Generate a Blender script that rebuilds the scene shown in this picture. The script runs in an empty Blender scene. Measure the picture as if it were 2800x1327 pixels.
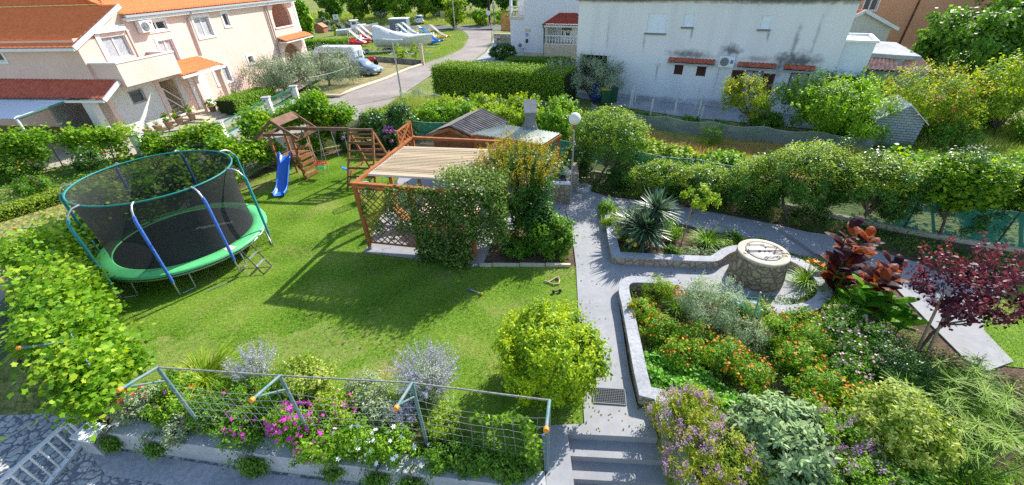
import bpy, math, random
import numpy as np
from mathutils import Vector, Matrix
random.seed(7); rng = np.random.default_rng(7)
S = bpy.context.scene; C = S.collection
# ---------------------------------------------------------------- camera
H = 7.8; F = 1130.0; CX, CY = 1400.0, 663.5; NAD = (1460.0, 2381.0)
_d = (NAD[0]-CX, NAD[1]-CY); _L = math.hypot(*_d)
TH = math.atan(F/_L); ROLL = math.atan2(_d[0], _d[1])
FW = np.array([0, math.cos(TH), -math.sin(TH)]); R0 = np.array([1., 0, 0]); U0 = np.array([0, math.sin(TH), math.cos(TH)])
RT = math.cos(ROLL)*R0 - math.sin(ROLL)*U0; UP = math.sin(ROLL)*R0 + math.cos(ROLL)*U0
cam = bpy.data.cameras.new('camera'); camo = bpy.data.objects.new('camera', cam); C.objects.link(camo)
cam.sensor_width = 36; cam.lens = 36*F/2800; cam.clip_start = 0.1; cam.clip_end = 2000
M = Matrix.Identity(4)
for i in range(3): M[i][0] = RT[i]; M[i][1] = UP[i]; M[i][2] = -FW[i]
M[2][3] = H; camo.matrix_world = M; S.camera = camo
# ---------------------------------------------------------------- light
SUNV = Vector((0.93, 1.04, 1.0)).normalized()       # towards the sun
EL = math.asin(SUNV.z); AZ = math.atan2(SUNV.x, SUNV.y)
w = bpy.data.worlds.new('World'); S.world = w; w.use_nodes = True
nt = w.node_tree; bg = nt.nodes['Background']; sky = nt.nodes.new('ShaderNodeTexSky')
sky.sky_type = 'NISHITA'; sky.sun_disc = False; sky.sun_elevation = EL; sky.sun_rotation = AZ
sky.air_density = 1.0; sky.dust_density = 0.6
nt.links.new(sky.outputs[0], bg.inputs[0]); bg.inputs[1].default_value = 0.145
sl = bpy.data.lights.new('sun', 'SUN'); sl.energy = 4.6; sl.angle = math.radians(0.5); sl.color = (1, .955, .88)
so = bpy.data.objects.new('sun', sl); C.objects.link(so); so.rotation_euler = (-SUNV).to_track_quat('-Z', 'Y').to_euler()
S.view_settings.view_transform = 'Standard'; S.view_settings.look = 'None'; S.view_settings.exposure = 0.8; S.view_settings.gamma = 1
S.cycles.max_bounces = 6; S.cycles.diffuse_bounces = 3; S.cycles.glossy_bounces = 3; S.cycles.transmission_bounces = 4
S.cycles.transparent_max_bounces = 24
S.cycles.use_denoising = False
# ---------------------------------------------------------------- where things stand
def ray(px, py): return FW*F + RT*(px-CX) - UP*(py-CY)
def at(px, py, z=0.0):
    v = ray(px, py); t = (z-H)/v[2]; return (float(v[0]*t), float(v[1]*t), float(z))
def gz(x, y):
    z = 0.0
    if y > 30: z = -0.045*(min(y, 75)-30)
    if y > 100: z += 0.03*(y-100)
    return z
def att(px, py):
    z = 0.0
    for _ in range(12):
        p = at(px, py, z); z = 0.5*z+0.5*gz(p[0], p[1])
    return (p[0], p[1], z)
class Frame:
    """upright wall plane: u along it, d out of it, z up"""
    def __init__(s, p, e):
        L = math.hypot(e[0], e[1]); s.p = (p[0], p[1]); s.e = (e[0]/L, e[1]/L); s.n = (s.e[1], -s.e[0])
    def __call__(s, u, d, z): return (s.p[0]+s.e[0]*u+s.n[0]*d, s.p[1]+s.e[1]*u+s.n[1]*d, z)
# ---------------------------------------------------------------- materials
MATS = {}
def mat(name, col, rough=0.7, spec=0.3, metal=0.0, noise=0.0, nscale=8, bump=0.0, bscale=40, trans=0.0, alpha=1.0, emit=None, col2=None):
    if name in MATS: return MATS[name]
    m = bpy.data.materials.new(name); m.use_nodes = True; t = m.node_tree; n = t.nodes; b = n['Principled BSDF']
    b.inputs['Roughness'].default_value = rough; b.inputs['Specular IOR Level'].default_value = spec
    b.inputs['Metallic'].default_value = metal; b.inputs['Base Color'].default_value = (*col, 1); b.inputs['Alpha'].default_value = alpha
    if noise or col2:
        tc = n.new('ShaderNodeTexCoord'); nz = n.new('ShaderNodeTexNoise'); nz.inputs['Scale'].default_value = nscale; nz.inputs['Detail'].default_value = 5
        nz.inputs['Roughness'].default_value = .65
        t.links.new(tc.outputs['Object'], nz.inputs['Vector'])
        cr = n.new('ShaderNodeValToRGB'); e = cr.color_ramp.elements; e[0].position = .35; e[1].position = .65
        c2 = col2 if col2 else tuple(min(1, c*(1+noise)) for c in col); c1 = col if col2 else tuple(c*(1-noise) for c in col)
        e[0].color = (*c1, 1); e[1].color = (*c2, 1)
        t.links.new(nz.outputs['Fac'], cr.inputs[0]); t.links.new(cr.outputs[0], b.inputs['Base Color'])
    if bump:
        tc = n.new('ShaderNodeTexCoord'); nz = n.new('ShaderNodeTexNoise'); nz.inputs['Scale'].default_value = bscale; nz.inputs['Detail'].default_value = 4
        t.links.new(tc.outputs['Object'], nz.inputs['Vector'])
        bp = n.new('ShaderNodeBump'); bp.inputs['Strength'].default_value = bump; bp.inputs['Distance'].default_value = .02
        t.links.new(nz.outputs['Fac'], bp.inputs['Height']); t.links.new(bp.outputs[0], b.inputs['Normal'])
    if emit: b.inputs['Emission Color'].default_value = (*emit, 1); b.inputs['Emission Strength'].default_value = 1
    MATS[name] = m; return m
def leafmat(name, c0, c1, c2, trans=0.35, rough=0.5, spec=0.22):
    """three tones of leaf mixed leaf by leaf"""
    if name in MATS: return MATS[name]
    m = bpy.data.materials.new(name); m.use_nodes = True; t = m.node_tree; n = t.nodes; b = n['Principled BSDF']
    at_ = n.new('ShaderNodeAttribute'); at_.attribute_name = 'tint'
    cr = n.new('ShaderNodeValToRGB'); e = cr.color_ramp.elements; e[0].color = (*c0, 1); e[1].color = (*c2, 1); e[0].position = .1; e[1].position = .95
    x = e.new(.5); x.color = (*c1, 1)
    t.links.new(at_.outputs['Fac'], cr.inputs[0]); t.links.new(cr.outputs[0], b.inputs['Base Color'])
    b.inputs['Roughness'].default_value = rough; b.inputs['Specular IOR Level'].default_value = spec
    tr = n.new('ShaderNodeBsdfTranslucent'); mx = n.new('ShaderNodeMixShader'); mx.inputs[0].default_value = trans
    hs = n.new('ShaderNodeHueSaturation'); hs.inputs['Value'].default_value = 1.5; hs.inputs['Saturation'].default_value = 1.1
    t.links.new(cr.outputs[0], hs.inputs['Color']); t.links.new(hs.outputs[0], tr.inputs[0])
    o = n['Material Output']; t.links.new(b.outputs[0], mx.inputs[1]); t.links.new(tr.outputs[0], mx.inputs[2]); t.links.new(mx.outputs[0], o.inputs[0])
    MATS[name] = m; return m
# ---------------------------------------------------------------- objects
ORG = {}
def tag(o, label=None, cat=None, group=None, kind=None):
    if label: o['label'] = label
    if cat: o['category'] = cat
    if group: o['group'] = group
    if kind: o['kind'] = kind
    return o
def thing(name, label, cat, loc=(0, 0, 0), group=None):
    o = bpy.data.objects.new(name, None); C.objects.link(o); o.location = loc; o.empty_display_size = .2
    ORG[o.name] = Vector(loc); return tag(o, label, cat, group)
def link(name, me, m, parent=None, origin=None):
    o = bpy.data.objects.new(name, me); C.objects.link(o)
    for q in (m if isinstance(m, (list, tuple)) else [m]): me.materials.append(q)
    if parent is not None:
        o.parent = parent; org = ORG[parent.name]
        ORG[o.name] = org
    else:
        org = Vector(origin) if origin is not None else Vector((0, 0, 0)); o.location = org; ORG[o.name] = org
    if org.length > 0: me.transform(Matrix.Translation(-org))
    return o
def children(o): return [c for c in bpy.data.objects if c.parent == o]
def copy_tree(o, parent=None):
    c = o.copy(); C.objects.link(c); c.parent = parent
    for ch in children(o): copy_tree(ch, c)
    return c
class MB:
    def __init__(s): s.v = []; s.f = []; s.mi = []; s.cur = 0; s.sm = []
    def add(s, vs, fs, smooth=False):
        o = len(s.v); s.v += [tuple(map(float, v)) for v in vs]; s.f += [tuple(i+o for i in f) for f in fs]
        s.mi += [s.cur]*len(fs); s.sm += [smooth]*len(fs); return s
    def box(s, c, sz, rz=0.0):
        cx, cy, cz = c; x, y, z = sz[0]/2, sz[1]/2, sz[2]/2; ca, sa = math.cos(rz), math.sin(rz); vs = []
        for dz in (-z, z):
            for dx, dy in ((-x, -y), (x, -y), (x, y), (-x, y)): vs.append((cx+dx*ca-dy*sa, cy+dx*sa+dy*ca, cz+dz))
        return s.add(vs, [(3, 2, 1, 0), (4, 5, 6, 7), (0, 1, 5, 4), (1, 2, 6, 5), (2, 3, 7, 6), (3, 0, 4, 7)])
    def fbox(s, fr, u0, u1, d0, d1, z0, z1):
        vs = [fr(u0, d0, z0), fr(u1, d0, z0), fr(u1, d1, z0), fr(u0, d1, z0), fr(u0, d0, z1), fr(u1, d0, z1), fr(u1, d1, z1), fr(u0, d1, z1)]
        return s.add(vs, [(3, 2, 1, 0), (4, 5, 6, 7), (0, 1, 5, 4), (1, 2, 6, 5), (2, 3, 7, 6), (3, 0, 4, 7)])
    def beam(s, p, q, w, h=None, upv=(0, 0, 1)):
        h = w if h is None else h; p = Vector(p); q = Vector(q); d = (q-p).normalized(); up = Vector(upv)
        if abs(d.dot(up)) > .98: up = Vector((1, 0, 0))
        x = d.cross(up).normalized(); y = x.cross(d).normalized(); vs = []
        for a in (p, q):
            for i, j in ((-1, -1), (1, -1), (1, 1), (-1, 1)): vs.append(a+x*i*w/2+y*j*h/2)
        return s.add(vs, [(0, 1, 2, 3), (7, 6, 5, 4), (0, 4, 5, 1), (1, 5, 6, 2), (2, 6, 7, 3), (3, 7, 4, 0)])
    def tube(s, path, r, seg=8, smooth=True, caps=True):
        n = len(path); P = [Vector(p) for p in path]; rr = r if isinstance(r, (list, tuple)) else [r]*n; vs = []; px = None
        for i in range(n):
            d = (P[min(i+1, n-1)]-P[max(i-1, 0)]).normalized()
            if px is None:
                a = Vector((0, 0, 1)) if abs(d.z) < .9 else Vector((1, 0, 0)); px = d.cross(a).normalized()
            else: px = (px-d*px.dot(d)).normalized()
            y = d.cross(px)
            for k in range(seg):
                t = 2*math.pi*k/seg; vs.append(P[i]+(px*math.cos(t)+y*math.sin(t))*rr[i])
        fs = [(i*seg+k, i*seg+(k+1) % seg, (i+1)*seg+(k+1) % seg, (i+1)*seg+k) for i in range(n-1) for k in range(seg)]
        s.add(vs, fs, smooth)
        if caps: s.add(vs[:seg], [tuple(range(seg-1, -1, -1))]); s.add(vs[-seg:], [tuple(range(seg))])
        return s
    def lathe(s, c, prof, seg=20, smooth=True):
        vs = []
        for r, z in prof:
            for k in range(seg): t = 2*math.pi*k/seg; vs.append((c[0]+r*math.cos(t), c[1]+r*math.sin(t), c[2]+z))
        fs = [(i*seg+k, i*seg+(k+1) % seg, (i+1)*seg+(k+1) % seg, (i+1)*seg+k) for i in range(len(prof)-1) for k in range(seg)]
        return s.add(vs, fs, smooth)
    def prism(s, poly, z0, z1):
        n = len(poly); a = sum(poly[i][0]*poly[(i+1) % n][1]-poly[(i+1) % n][0]*poly[i][1] for i in range(n))
        if a < 0: poly = poly[::-1]
        vs = [(p[0], p[1], z0) for p in poly]+[(p[0], p[1], z1) for p in poly]
        return s.add(vs, [tuple(range(n-1, -1, -1)), tuple(range(n, 2*n))]+[(i, (i+1) % n, n+(i+1) % n, n+i) for i in range(n)])
    def poly(s, pts): return s.add(pts, [tuple(range(len(pts)))])
    def ball(s, c, r, seg=16, rings=10):
        pr = [(max(1e-4, r*math.sin(math.pi*i/rings)), -r*math.cos(math.pi*i/rings)) for i in range(rings+1)]
        return s.lathe(c, pr, seg)
    def build(s, name, m, parent=None, origin=None):
        me = bpy.data.meshes.new(name); me.from_pydata(s.v, [], s.f)
        me.polygons.foreach_set('material_index', s.mi); me.polygons.foreach_set('use_smooth', s.sm); me.update()
        return link(name, me, m, parent, origin)
def struct(name, mb, m, kind='structure'):
    o = mb.build(name, m); o['kind'] = kind; return o
def rot2(p, a): return (p[0]*math.cos(a)-p[1]*math.sin(a), p[0]*math.sin(a)+p[1]*math.cos(a))
# ---------------------------------------------------------------- leaves: many small faces gathered in arrays
SH = {'dia': np.array([(0, 0), (.5, .45), (0, 1), (-.5, .45)]),
      'tri': np.array([(-.5, 0), (.5, 0), (0, 1)]),
      'oval': np.array([(0, 0), (.42, .25), (.5, .55), (0, 1), (-.5, .55), (-.42, .25)]),
      'lobe': np.array([(0, .08), (.3, 0), (.42, .3), (.58, .5), (.3, .62), (0, 1), (-.3, .62), (-.58, .5), (-.42, .3), (-.3, 0)]),
      'star': np.array([((.5 if i % 2 == 0 else .24)*math.cos(i*math.pi/6), .5+(.5 if i % 2 == 0 else .24)*math.sin(i*math.pi/6)) for i in range(12)])}
def unit(a): return a/np.maximum(np.linalg.norm(a, axis=1, keepdims=True), 1e-9)
class LB:
    """leaf builder"""
    def __init__(s): s.V = []; s.n = []; s.T = []; s.mi = []
    def add(s, P, N, L, W=None, shape='dia', tint=None, D=None, mi=0, bend=.15):
        P = np.asarray(P, float); k = len(P)
        if k == 0: return s
        N = unit(np.asarray(N, float)); L = np.broadcast_to(L, (k,)).astype(float)*rng.uniform(.75, 1.25, k); W = L*.6 if W is None else L*W
        if D is None: D = rng.normal(size=(k, 3))
        D = np.asarray(D, float)+rng.normal(size=(k, 3))*.15
        D = unit(D-N*np.sum(D*N, 1, keepdims=True)); X = np.cross(N, D)
        t = SH[shape]; q = len(t)
        V = P[:, None, :]+D[:, None, :]*(t[None, :, 1:2]*L[:, None, None])+X[:, None, :]*(t[None, :, 0:1]*W[:, None, None])-N[:, None, :]*(bend*(t[None, :, 1:2]**2)*L[:, None, None])
        s.V.append(V.reshape(-1, 3)); s.n.append(np.full(k, q)); s.T.append(rng.uniform(0, 1, k) if tint is None else np.broadcast_to(tint, (k,)).astype(float)); s.mi.append(np.full(k, mi))
        return s
    def raw(s, V, q, T, mi=0):
        """V: k*q vertices, faces of q"""
        k = len(V)//q; s.V.append(V); s.n.append(np.full(k, q)); s.T.append(np.broadcast_to(T, (k,)).astype(float)); s.mi.append(np.full(k, mi)); return s
    def build(s, name, m, parent=None, origin=None):
        V = np.concatenate(s.V); n = np.concatenate(s.n).astype(np.int32); T = np.clip(np.concatenate(s.T), 0, 1); mi = np.concatenate(s.mi).astype(np.int32)
        me = bpy.data.meshes.new(name); me.vertices.add(len(V)); me.vertices.foreach_set('co', V.astype(np.float32).ravel())
        me.loops.add(int(n.sum())); me.loops.foreach_set('vertex_index', np.arange(len(V), dtype=np.int32))
        me.polygons.add(len(n)); st = np.concatenate([[0], np.cumsum(n)[:-1]]).astype(np.int32)
        me.polygons.foreach_set('loop_start', st); me.polygons.foreach_set('loop_total', n); me.polygons.foreach_set('material_index', mi)
        a = me.attributes.new('tint', 'FLOAT', 'FACE'); a.data.foreach_set('value', T.astype(np.float32))
        me.update(calc_edges=True); me.validate()
        return link(name, me, m, parent, origin)
def crown(lb, c, R, n, size, shape='dia', W=None, clumps=40, cr=.25, shell=.65, up=.5, out=.8, zmin=None, lump=.25, tbias=0., mi=0, D=None, bend=.15):
    """leaves in clumps spread through an uneven ellipsoid"""
    c = np.array(c, float); R = np.array(R if hasattr(R, '__len__') else (R, R, R), float)
    d = unit(rng.normal(size=(clumps, 3))); ph = rng.uniform(0, 6.28, 6)
    lf = 1+lump*(np.sin(3.1*d[:, 0]+ph[0]+2*d[:, 2])*.5+np.sin(4.3*d[:, 1]+ph[1])*.5)+rng.normal(size=clumps)*lump*.35
    r = (shell+(1-shell)*rng.uniform(0, 1, clumps))*lf
    cc = c+d*R*r[:, None]; ct = rng.uniform(0, 1, clumps)
    w = rng.uniform(.4, 1.6, clumps); k = rng.choice(clumps, n, p=w/w.sum())
    P = cc[k]+rng.normal(size=(n, 3))*cr*np.mean(R)*.6*(.6+.8*ct[k][:, None]*0+.4*rng.uniform(0, 1, (n, 1)))
    if zmin is not None: ok = P[:, 2] > zmin; P = P[ok]; k = k[ok]
    m = len(P); N = unit((P-c)/R)*out+rng.normal(size=(m, 3))*.55+np.array([0, 0, up])
    T = .5*ct[k]+.5*rng.uniform(0, 1, m)+tbias
    lb.add(P, N, size, W, shape, T, D=None if D is None else np.broadcast_to(D, (m, 3)), mi=mi, bend=bend)
    return P
def blades(lb, base, n, L, w, arch=1.0, spread=.1, seg=4, lean=.5, tint=None, up=1.0, mi=0):
    """strap leaves that rise and arch over"""
    base = np.array(base, float); a = rng.uniform(0, 2*np.pi, n); Ls = L*rng.uniform(.65, 1.1, n)
    o = np.stack([np.cos(a), np.sin(a), np.zeros(n)], 1); b = base+o*rng.uniform(0, spread, (n, 1))
    el = np.arctan2(up, rng.uniform(.1, 1, n)*lean*2); X = np.stack([-np.sin(a), np.cos(a), np.zeros(n)], 1)
    T = rng.uniform(0, 1, n) if tint is None else np.clip(tint+rng.normal(size=n)*.15, 0, 1)
    p = b.copy(); prev = None
    for i in range(seg+1):
        t = i/seg; wd = w*(1-.95*t**1.6)*.5*(1 if i else .6)
        l, r = p-X*wd, p+X*wd
        if prev is not None: lb.raw(np.stack([prev[0], prev[1], r, l], 1).reshape(-1, 3), 4, T, mi)
        prev = (l, r)
        e = el-arch*t*1.6
        p = p+(o*np.cos(e)[:, None]+np.array([0, 0, 1.])*np.sin(e)[:, None])*(Ls/seg)[:, None]
def limb(mb, p0, p1, r0, r1, bow=.1, n=5, seg=7):
    p0 = Vector(p0); p1 = Vector(p1); L = (p1-p0).length; o = Vector((random.uniform(-1, 1), random.uniform(-1, 1), random.uniform(-.3, .3)))*bow*L
    mb.tube([p0.lerp(p1, i/n)+o*math.sin(math.pi*i/n)*(1+.3*math.sin(i*2.3)) for i in range(n+1)], [r0+(r1-r0)*i/n for i in range(n+1)], seg)
# ================================================================ ground
import bmesh
def nodes(m): return m.node_tree.nodes, m.node_tree.links
def ramp_mix(name, scales, cols, rough=.9, bump=.4, bdist=.03, bscale=60, pos=None):
    """noise-driven colours: scales[i] noise picks through cols[i], multiplied over one another"""
    m = bpy.data.materials.new(name); m.use_nodes = True; n, l = nodes(m); b = n['Principled BSDF']; b.inputs['Roughness'].default_value = rough
    b.inputs['Specular IOR Level'].default_value = .2
    tc = n.new('ShaderNodeTexCoord'); prev = None
    for i, (s, cs) in enumerate(zip(scales, cols)):
        nz = n.new('ShaderNodeTexNoise'); nz.inputs['Scale'].default_value = s; nz.inputs['Detail'].default_value = 6; nz.inputs['Roughness'].default_value = .6
        l.new(tc.outputs['Object'], nz.inputs['Vector']); cr = n.new('ShaderNodeValToRGB'); e = cr.color_ramp.elements
        e[0].position, e[1].position = (pos[i] if pos else (.38, .62)); e[0].color = (*cs[0], 1); e[1].color = (*cs[1], 1); l.new(nz.outputs['Fac'], cr.inputs[0])
        if prev is None: prev = cr.outputs[0]
        else:
            mx = n.new('ShaderNodeMix'); mx.data_type = 'RGBA'; mx.blend_type = 'MULTIPLY'; mx.inputs[0].default_value = 1
            l.new(prev, mx.inputs[6]); l.new(cr.outputs[0], mx.inputs[7]); prev = mx.outputs[2]
    l.new(prev, b.inputs['Base Color'])
    nz = n.new('ShaderNodeTexNoise'); nz.inputs['Scale'].default_value = bscale; nz.inputs['Detail'].default_value = 4; l.new(tc.outputs['Object'], nz.inputs['Vector'])
    bp = n.new('ShaderNodeBump'); bp.inputs['Strength'].default_value = bump; bp.inputs['Distance'].default_value = bdist
    l.new(nz.outputs['Fac'], bp.inputs['Height']); l.new(bp.outputs[0], b.inputs['Normal']); MATS[name] = m; return m
def stone_mat(name, cs, mortar, scale=3.0, gap=.05, rough=.85, bump=.8, stretch=(1, 1, 1), bd=.03):
    """irregular stones set in mortar"""
    m = bpy.data.materials.new(name); m.use_nodes = True; n, l = nodes(m); b = n['Principled BSDF']; b.inputs['Roughness'].default_value = rough; b.inputs['Specular IOR Level'].default_value = .2
    tc = n.new('ShaderNodeTexCoord'); mp = n.new('ShaderNodeMapping'); mp.inputs['Scale'].default_value = stretch; l.new(tc.outputs['Object'], mp.inputs[0])
    wn = n.new('ShaderNodeTexNoise'); wn.inputs['Scale'].default_value = scale*1.5; wn.inputs['Detail'].default_value = 2; l.new(mp.outputs[0], wn.inputs['Vector'])
    vm = n.new('ShaderNodeVectorMath'); vm.operation = 'MULTIPLY_ADD'; vm.inputs[1].default_value = (.18, .18, .18); l.new(wn.outputs['Color'], vm.inputs[0]); l.new(mp.outputs[0], vm.inputs[2])
    v = n.new('ShaderNodeTexVoronoi'); v.inputs['Scale'].default_value = scale; l.new(vm.outputs[0], v.inputs['Vector'])
    e = n.new('ShaderNodeTexVoronoi'); e.feature = 'DISTANCE_TO_EDGE'; e.inputs['Scale'].default_value = scale; l.new(vm.outputs[0], e.inputs['Vector'])
    cr = n.new('ShaderNodeValToRGB'); q = cr.color_ramp.elements; q[0].color = (*cs[0], 1); q[1].color = (*cs[-1], 1)
    for i, c in enumerate(cs[1:-1]): z = q.new((i+1)/(len(cs)-1)); z.color = (*c, 1)
    sp = n.new('ShaderNodeSeparateColor'); l.new(v.outputs['Color'], sp.inputs[0]); l.new(sp.outputs[0], cr.inputs[0])
    st = n.new('ShaderNodeMapRange'); st.inputs[1].default_value = gap*.6; st.inputs[2].default_value = gap*1.4; l.new(e.outputs['Distance'], st.inputs[0])
    nz = n.new('ShaderNodeTexNoise'); nz.inputs['Scale'].default_value = 14; nz.inputs['Detail'].default_value = 5; l.new(tc.outputs['Object'], nz.inputs['Vector'])
    c2 = n.new('ShaderNodeValToRGB'); c2.color_ramp.elements[0].color = (.6, .6, .6, 1); c2.color_ramp.elements[0].position = .3; c2.color_ramp.elements[1].position = .65; l.new(nz.outputs['Fac'], c2.inputs[0])
    mu = n.new('ShaderNodeMix'); mu.data_type = 'RGBA'; mu.blend_type = 'MULTIPLY'; mu.inputs[0].default_value = 1; l.new(cr.outputs[0], mu.inputs[6]); l.new(c2.outputs[0], mu.inputs[7])
    mx = n.new('ShaderNodeMix'); mx.data_type = 'RGBA'; l.new(st.outputs[0], mx.inputs[0]); mx.inputs[6].default_value = (*mortar, 1); l.new(mu.outputs[2], mx.inputs[7])
    l.new(mx.outputs[2], b.inputs['Base Color'])
    sm = n.new('ShaderNodeMapRange'); sm.inputs[2].default_value = gap*3; l.new(e.outputs['Distance'], sm.inputs[0])
    bp = n.new('ShaderNodeBump'); bp.inputs['Strength'].default_value = bump; bp.inputs['Distance'].default_value = bd; l.new(sm.outputs[0], bp.inputs['Height']); l.new(bp.outputs[0], b.inputs['Normal'])
    MATS[name] = m; return m
m_field = ramp_mix('field grass', [.12, 3], [((.20, .27, .055), (.34, .33, .10)), ((.55, .6, .5), (1, 1, 1))], bscale=6, bump=.8, bdist=.2)
m_lawn = ramp_mix('lawn soil and thatch', [.55, 9], [((.18, .30, .04), (.38, .33, .13)), ((.6, .6, .6), (1, 1, 1))], bscale=40, pos=[(.50, .72), (.3, .6)])
m_soil = ramp_mix('garden soil', [1.2, 22], [((.13, .085, .05), (.24, .17, .11)), ((.5, .5, .5), (1, 1, 1))], bscale=30, bump=1, bdist=.05)
m_path = ramp_mix('grey painted concrete', [.45, 5, 60], [((.335, .34, .36), (.395, .40, .41)), ((.90, .89, .88), (1, 1, 1)), ((.94, .94, .94), (1, 1, 1))], rough=.75, bump=.12, bdist=.01, bscale=50)
m_cap = ramp_mix('grey concrete coping', [1.3, 14], [((.37, .385, .42), (.50, .50, .52)), ((.75, .75, .75), (1, 1, 1))], rough=.85, bump=.3, bdist=.02, bscale=30)
m_asph = ramp_mix('worn asphalt', [.25, 4], [((.29, .25, .22), (.38, .335, .30)), ((.85, .85, .85), (1, 1, 1))], rough=.95, bump=.2, bdist=.01)
m_asph2 = ramp_mix('dark asphalt', [.3, 4], [((.13, .13, .14), (.19, .19, .2)), ((.85, .85, .85), (1, 1, 1))], rough=.9, bump=.2, bdist=.01)
m_pave = stone_mat('crazy paving', [(.60, .58, .55), (.74, .71, .66), (.80, .77, .72), (.50, .50, .50)], (.20, .215, .25), scale=4.6, gap=.08, bump=.35)
m_stone = stone_mat('rough beige stone', [(.58, .46, .31), (.68, .55, .39), (.50, .42, .30), (.60, .53, .42)], (.30, .25, .20), scale=4.2, gap=.06, bump=1)
m_wall = ramp_mix('grey garden wall', [1.0, 12], [((.42, .43, .44), (.54, .54, .54)), ((.85, .85, .85), (1, 1, 1))], rough=.85, bump=.2, bdist=.01, bscale=40)
m_yard = ramp_mix('old yard concrete', [.6, 6], [((.36, .38, .40), (.50, .50, .50)), ((.8, .8, .8), (1, 1, 1))], rough=.9, bump=.2)
# --- one sheet of ground out to the horizon, with the drop to the courtyard
WL = [(-9.3, 5.28), (-8.64, 5.17), (-5.17, 4.58), (-2.92, 4.23), (-.49, 3.86), (.45, 3.7)]
def wline(x):
    for (a, ya), (b, yb) in zip(WL, WL[1:]):
        if a <= x <= b: return ya+(yb-ya)*(x-a)/(b-a)
xs = [-400, -200, -120, -80, -60, -45, -35, -28, -22, -17, -13, -11, -10, -9.3, -9.25, -8.6, -7.5, -6, -5.2, -4, -2.9, -1.5, -.5, .45, .46, .95, .96, 2.74, 2.76, 4, 6, 8, 10, 12, 15, 20, 26, 35, 50, 80, 130, 220, 400]
def front(x):
    if x < -9.28: return 5.4
    if x <= .455: return wline(x)+.14
    if x <= .955: return 3.2
    if x <= 2.75: return 4.95
    return 2.2
ys = [6.2, 8, 10, 12, 15, 20, 25, 30, 35, 40, 46, 52, 60, 68, 75, 85, 100, 120, 150, 200, 280, 400, 600]
V = []; rows = []
for j in range(len(ys)+3):
    r = []
    for x in xs:
        f = front(x)
        if j == 0: p = (x, -20, -1.3)
        elif j == 1: p = (x, f, -1.3 if x > -9.28 else -1.1)
        elif j == 2: p = (x, f+.01, -.04 if x > -9.28 else -1.095)
        else:
            y = max(ys[j-3], f+.3); z = gz(x, y)-.04
            if x < -9.28 and y < 11: z = -1.1+(1.06)*max(0, (y-5.5))/5.5
            p = (x, y, z)
        r.append(len(V)); V.append(p)
    rows.append(r)
g = MB(); g.add(V, [(rows[j][i], rows[j][i+1], rows[j+1][i+1], rows[j+1][i]) for j in range(len(rows)-1) for i in range(len(xs)-1)], True)
struct('ground', g, m_field)
def sheet(name, pts, z, m, th=.0):
    """a flat sheet; pts are x,y (z follows the terrain when z is None)"""
    b = MB()
    if z is None:
        bm = bmesh.new(); vs = [bm.verts.new((p[0], p[1], 0)) for p in pts]; bm.faces.new(vs)
        bmesh.ops.triangulate(bm, faces=bm.faces[:])
        for yc in (30, 75, 100): bmesh.ops.bisect_plane(bm, geom=bm.verts[:]+bm.edges[:]+bm.faces[:], plane_co=(0, yc, 0), plane_no=(0, 1, 0))
        for f in bm.faces:
            if f.normal.z < 0: f.normal_flip()
        for v in bm.verts: v.co.z = gz(v.co.x, v.co.y)+th
        me = bpy.data.meshes.new(name); bm.to_mesh(me); bm.free(); o = link(name, me, m); o['kind'] = 'structure'; return o
    else: b.prism(pts, z-th, z) if th else b.poly([(p[0], p[1], z) for p in pts])
    return struct(name, b, m)
# soil under every bed of the garden
sheet('garden_soil', [(-9.2, 5.4), (-5.2, 4.8), (-.4, 4.05), (.44, 3.95), (.44, 5), (2.9, 5.5), (2.9, 2.3), (16, 2.3), (18, 9.5), (12.5, 12), (4.5, 17.5), (0, 21.5), (-7, 23.5), (-12, 20.3), (-13.6, 10.7), (-12.5, 7.2)], -.022, m_soil)
LAWN = [(1.45, 5.0), (1.42, 5.65), (1.98, 10.35), (-.95, 10.58), (-4.85, 11.72), (-5.0, 14.5), (-5.2, 17.5), (-4.6, 18.6), (-8, 21.2), (-10.4, 20.6), (-11.8, 18.5), (-12.2, 15.5), (-13.1, 11.2), (-12.2, 7.6), (-10.2, 6.4), (-8, 6.25), (-5, 6.1), (-2, 5.3), (0, 4.25), (.44, 4.0), (.47, 5.0)]
sheet('lawn', LAWN, -.008, m_lawn)
LAWN2 = [(11.75, 5.6), (13.5, 7.2), (13.6, 9.3), (12.9, 8.9), (12.1, 7.6)]
LAWN2 = [at(2660, 860)[:2], at(2700, 935)[:2], at(2745, 1000)[:2], (15, 5.2), (18, 9), at(2780, 780)[:2]]
sheet('side_lawn', LAWN2, -.006, m_lawn)
# --- the grey painted paths
sheet('garden_path', [(1.35, 5.0), (1.98, 10.37), (2.16, 12.78), (2.1, 14.0), (1.9, 16.6), (2.6, 16.3), (3.9, 15.0), (6.5, 14.0), (9.45, 12.35), (10.9, 11.3), (12.3, 9.95), (12.9, 8.6), at(2690, 905)[:2], at(2770, 990)[:2], at(2700, 1015)[:2], at(2640, 985)[:2], at(2560, 905)[:2], at(2450, 790)[:2], at(2330, 745)[:2], at(2200, 705)[:2], (7.96, 11.5), (6.0, 12.75), (3.75, 13.9), (3.62, 13.2), (3.2, 10.46), (6.2, 10.1), (6.9, 10.6), (8.1, 10.4), (8.75, 9.6), (8.3, 8.75), (7.2, 8.15), (6.3, 8.6), (5.7, 9.1), (3.45, 9.45), (2.97, 9.0), (2.86, 8.3), (2.58, 6.2), (2.53, 5.3), (2.8, 5.3), (2.74, 4.66), (.5, 4.83), (.5, 4.99)], .02, m_path, .05)
sheet('stair_landing_edge', [(.46, 3.2), (.96, 3.2), (.98, 4.795), (.46, 4.83)], .016, m_path, .9)
st = MB()
yL = [4.80, 4.45, 4.10, 3.75, 3.40, 3.05]
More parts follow.
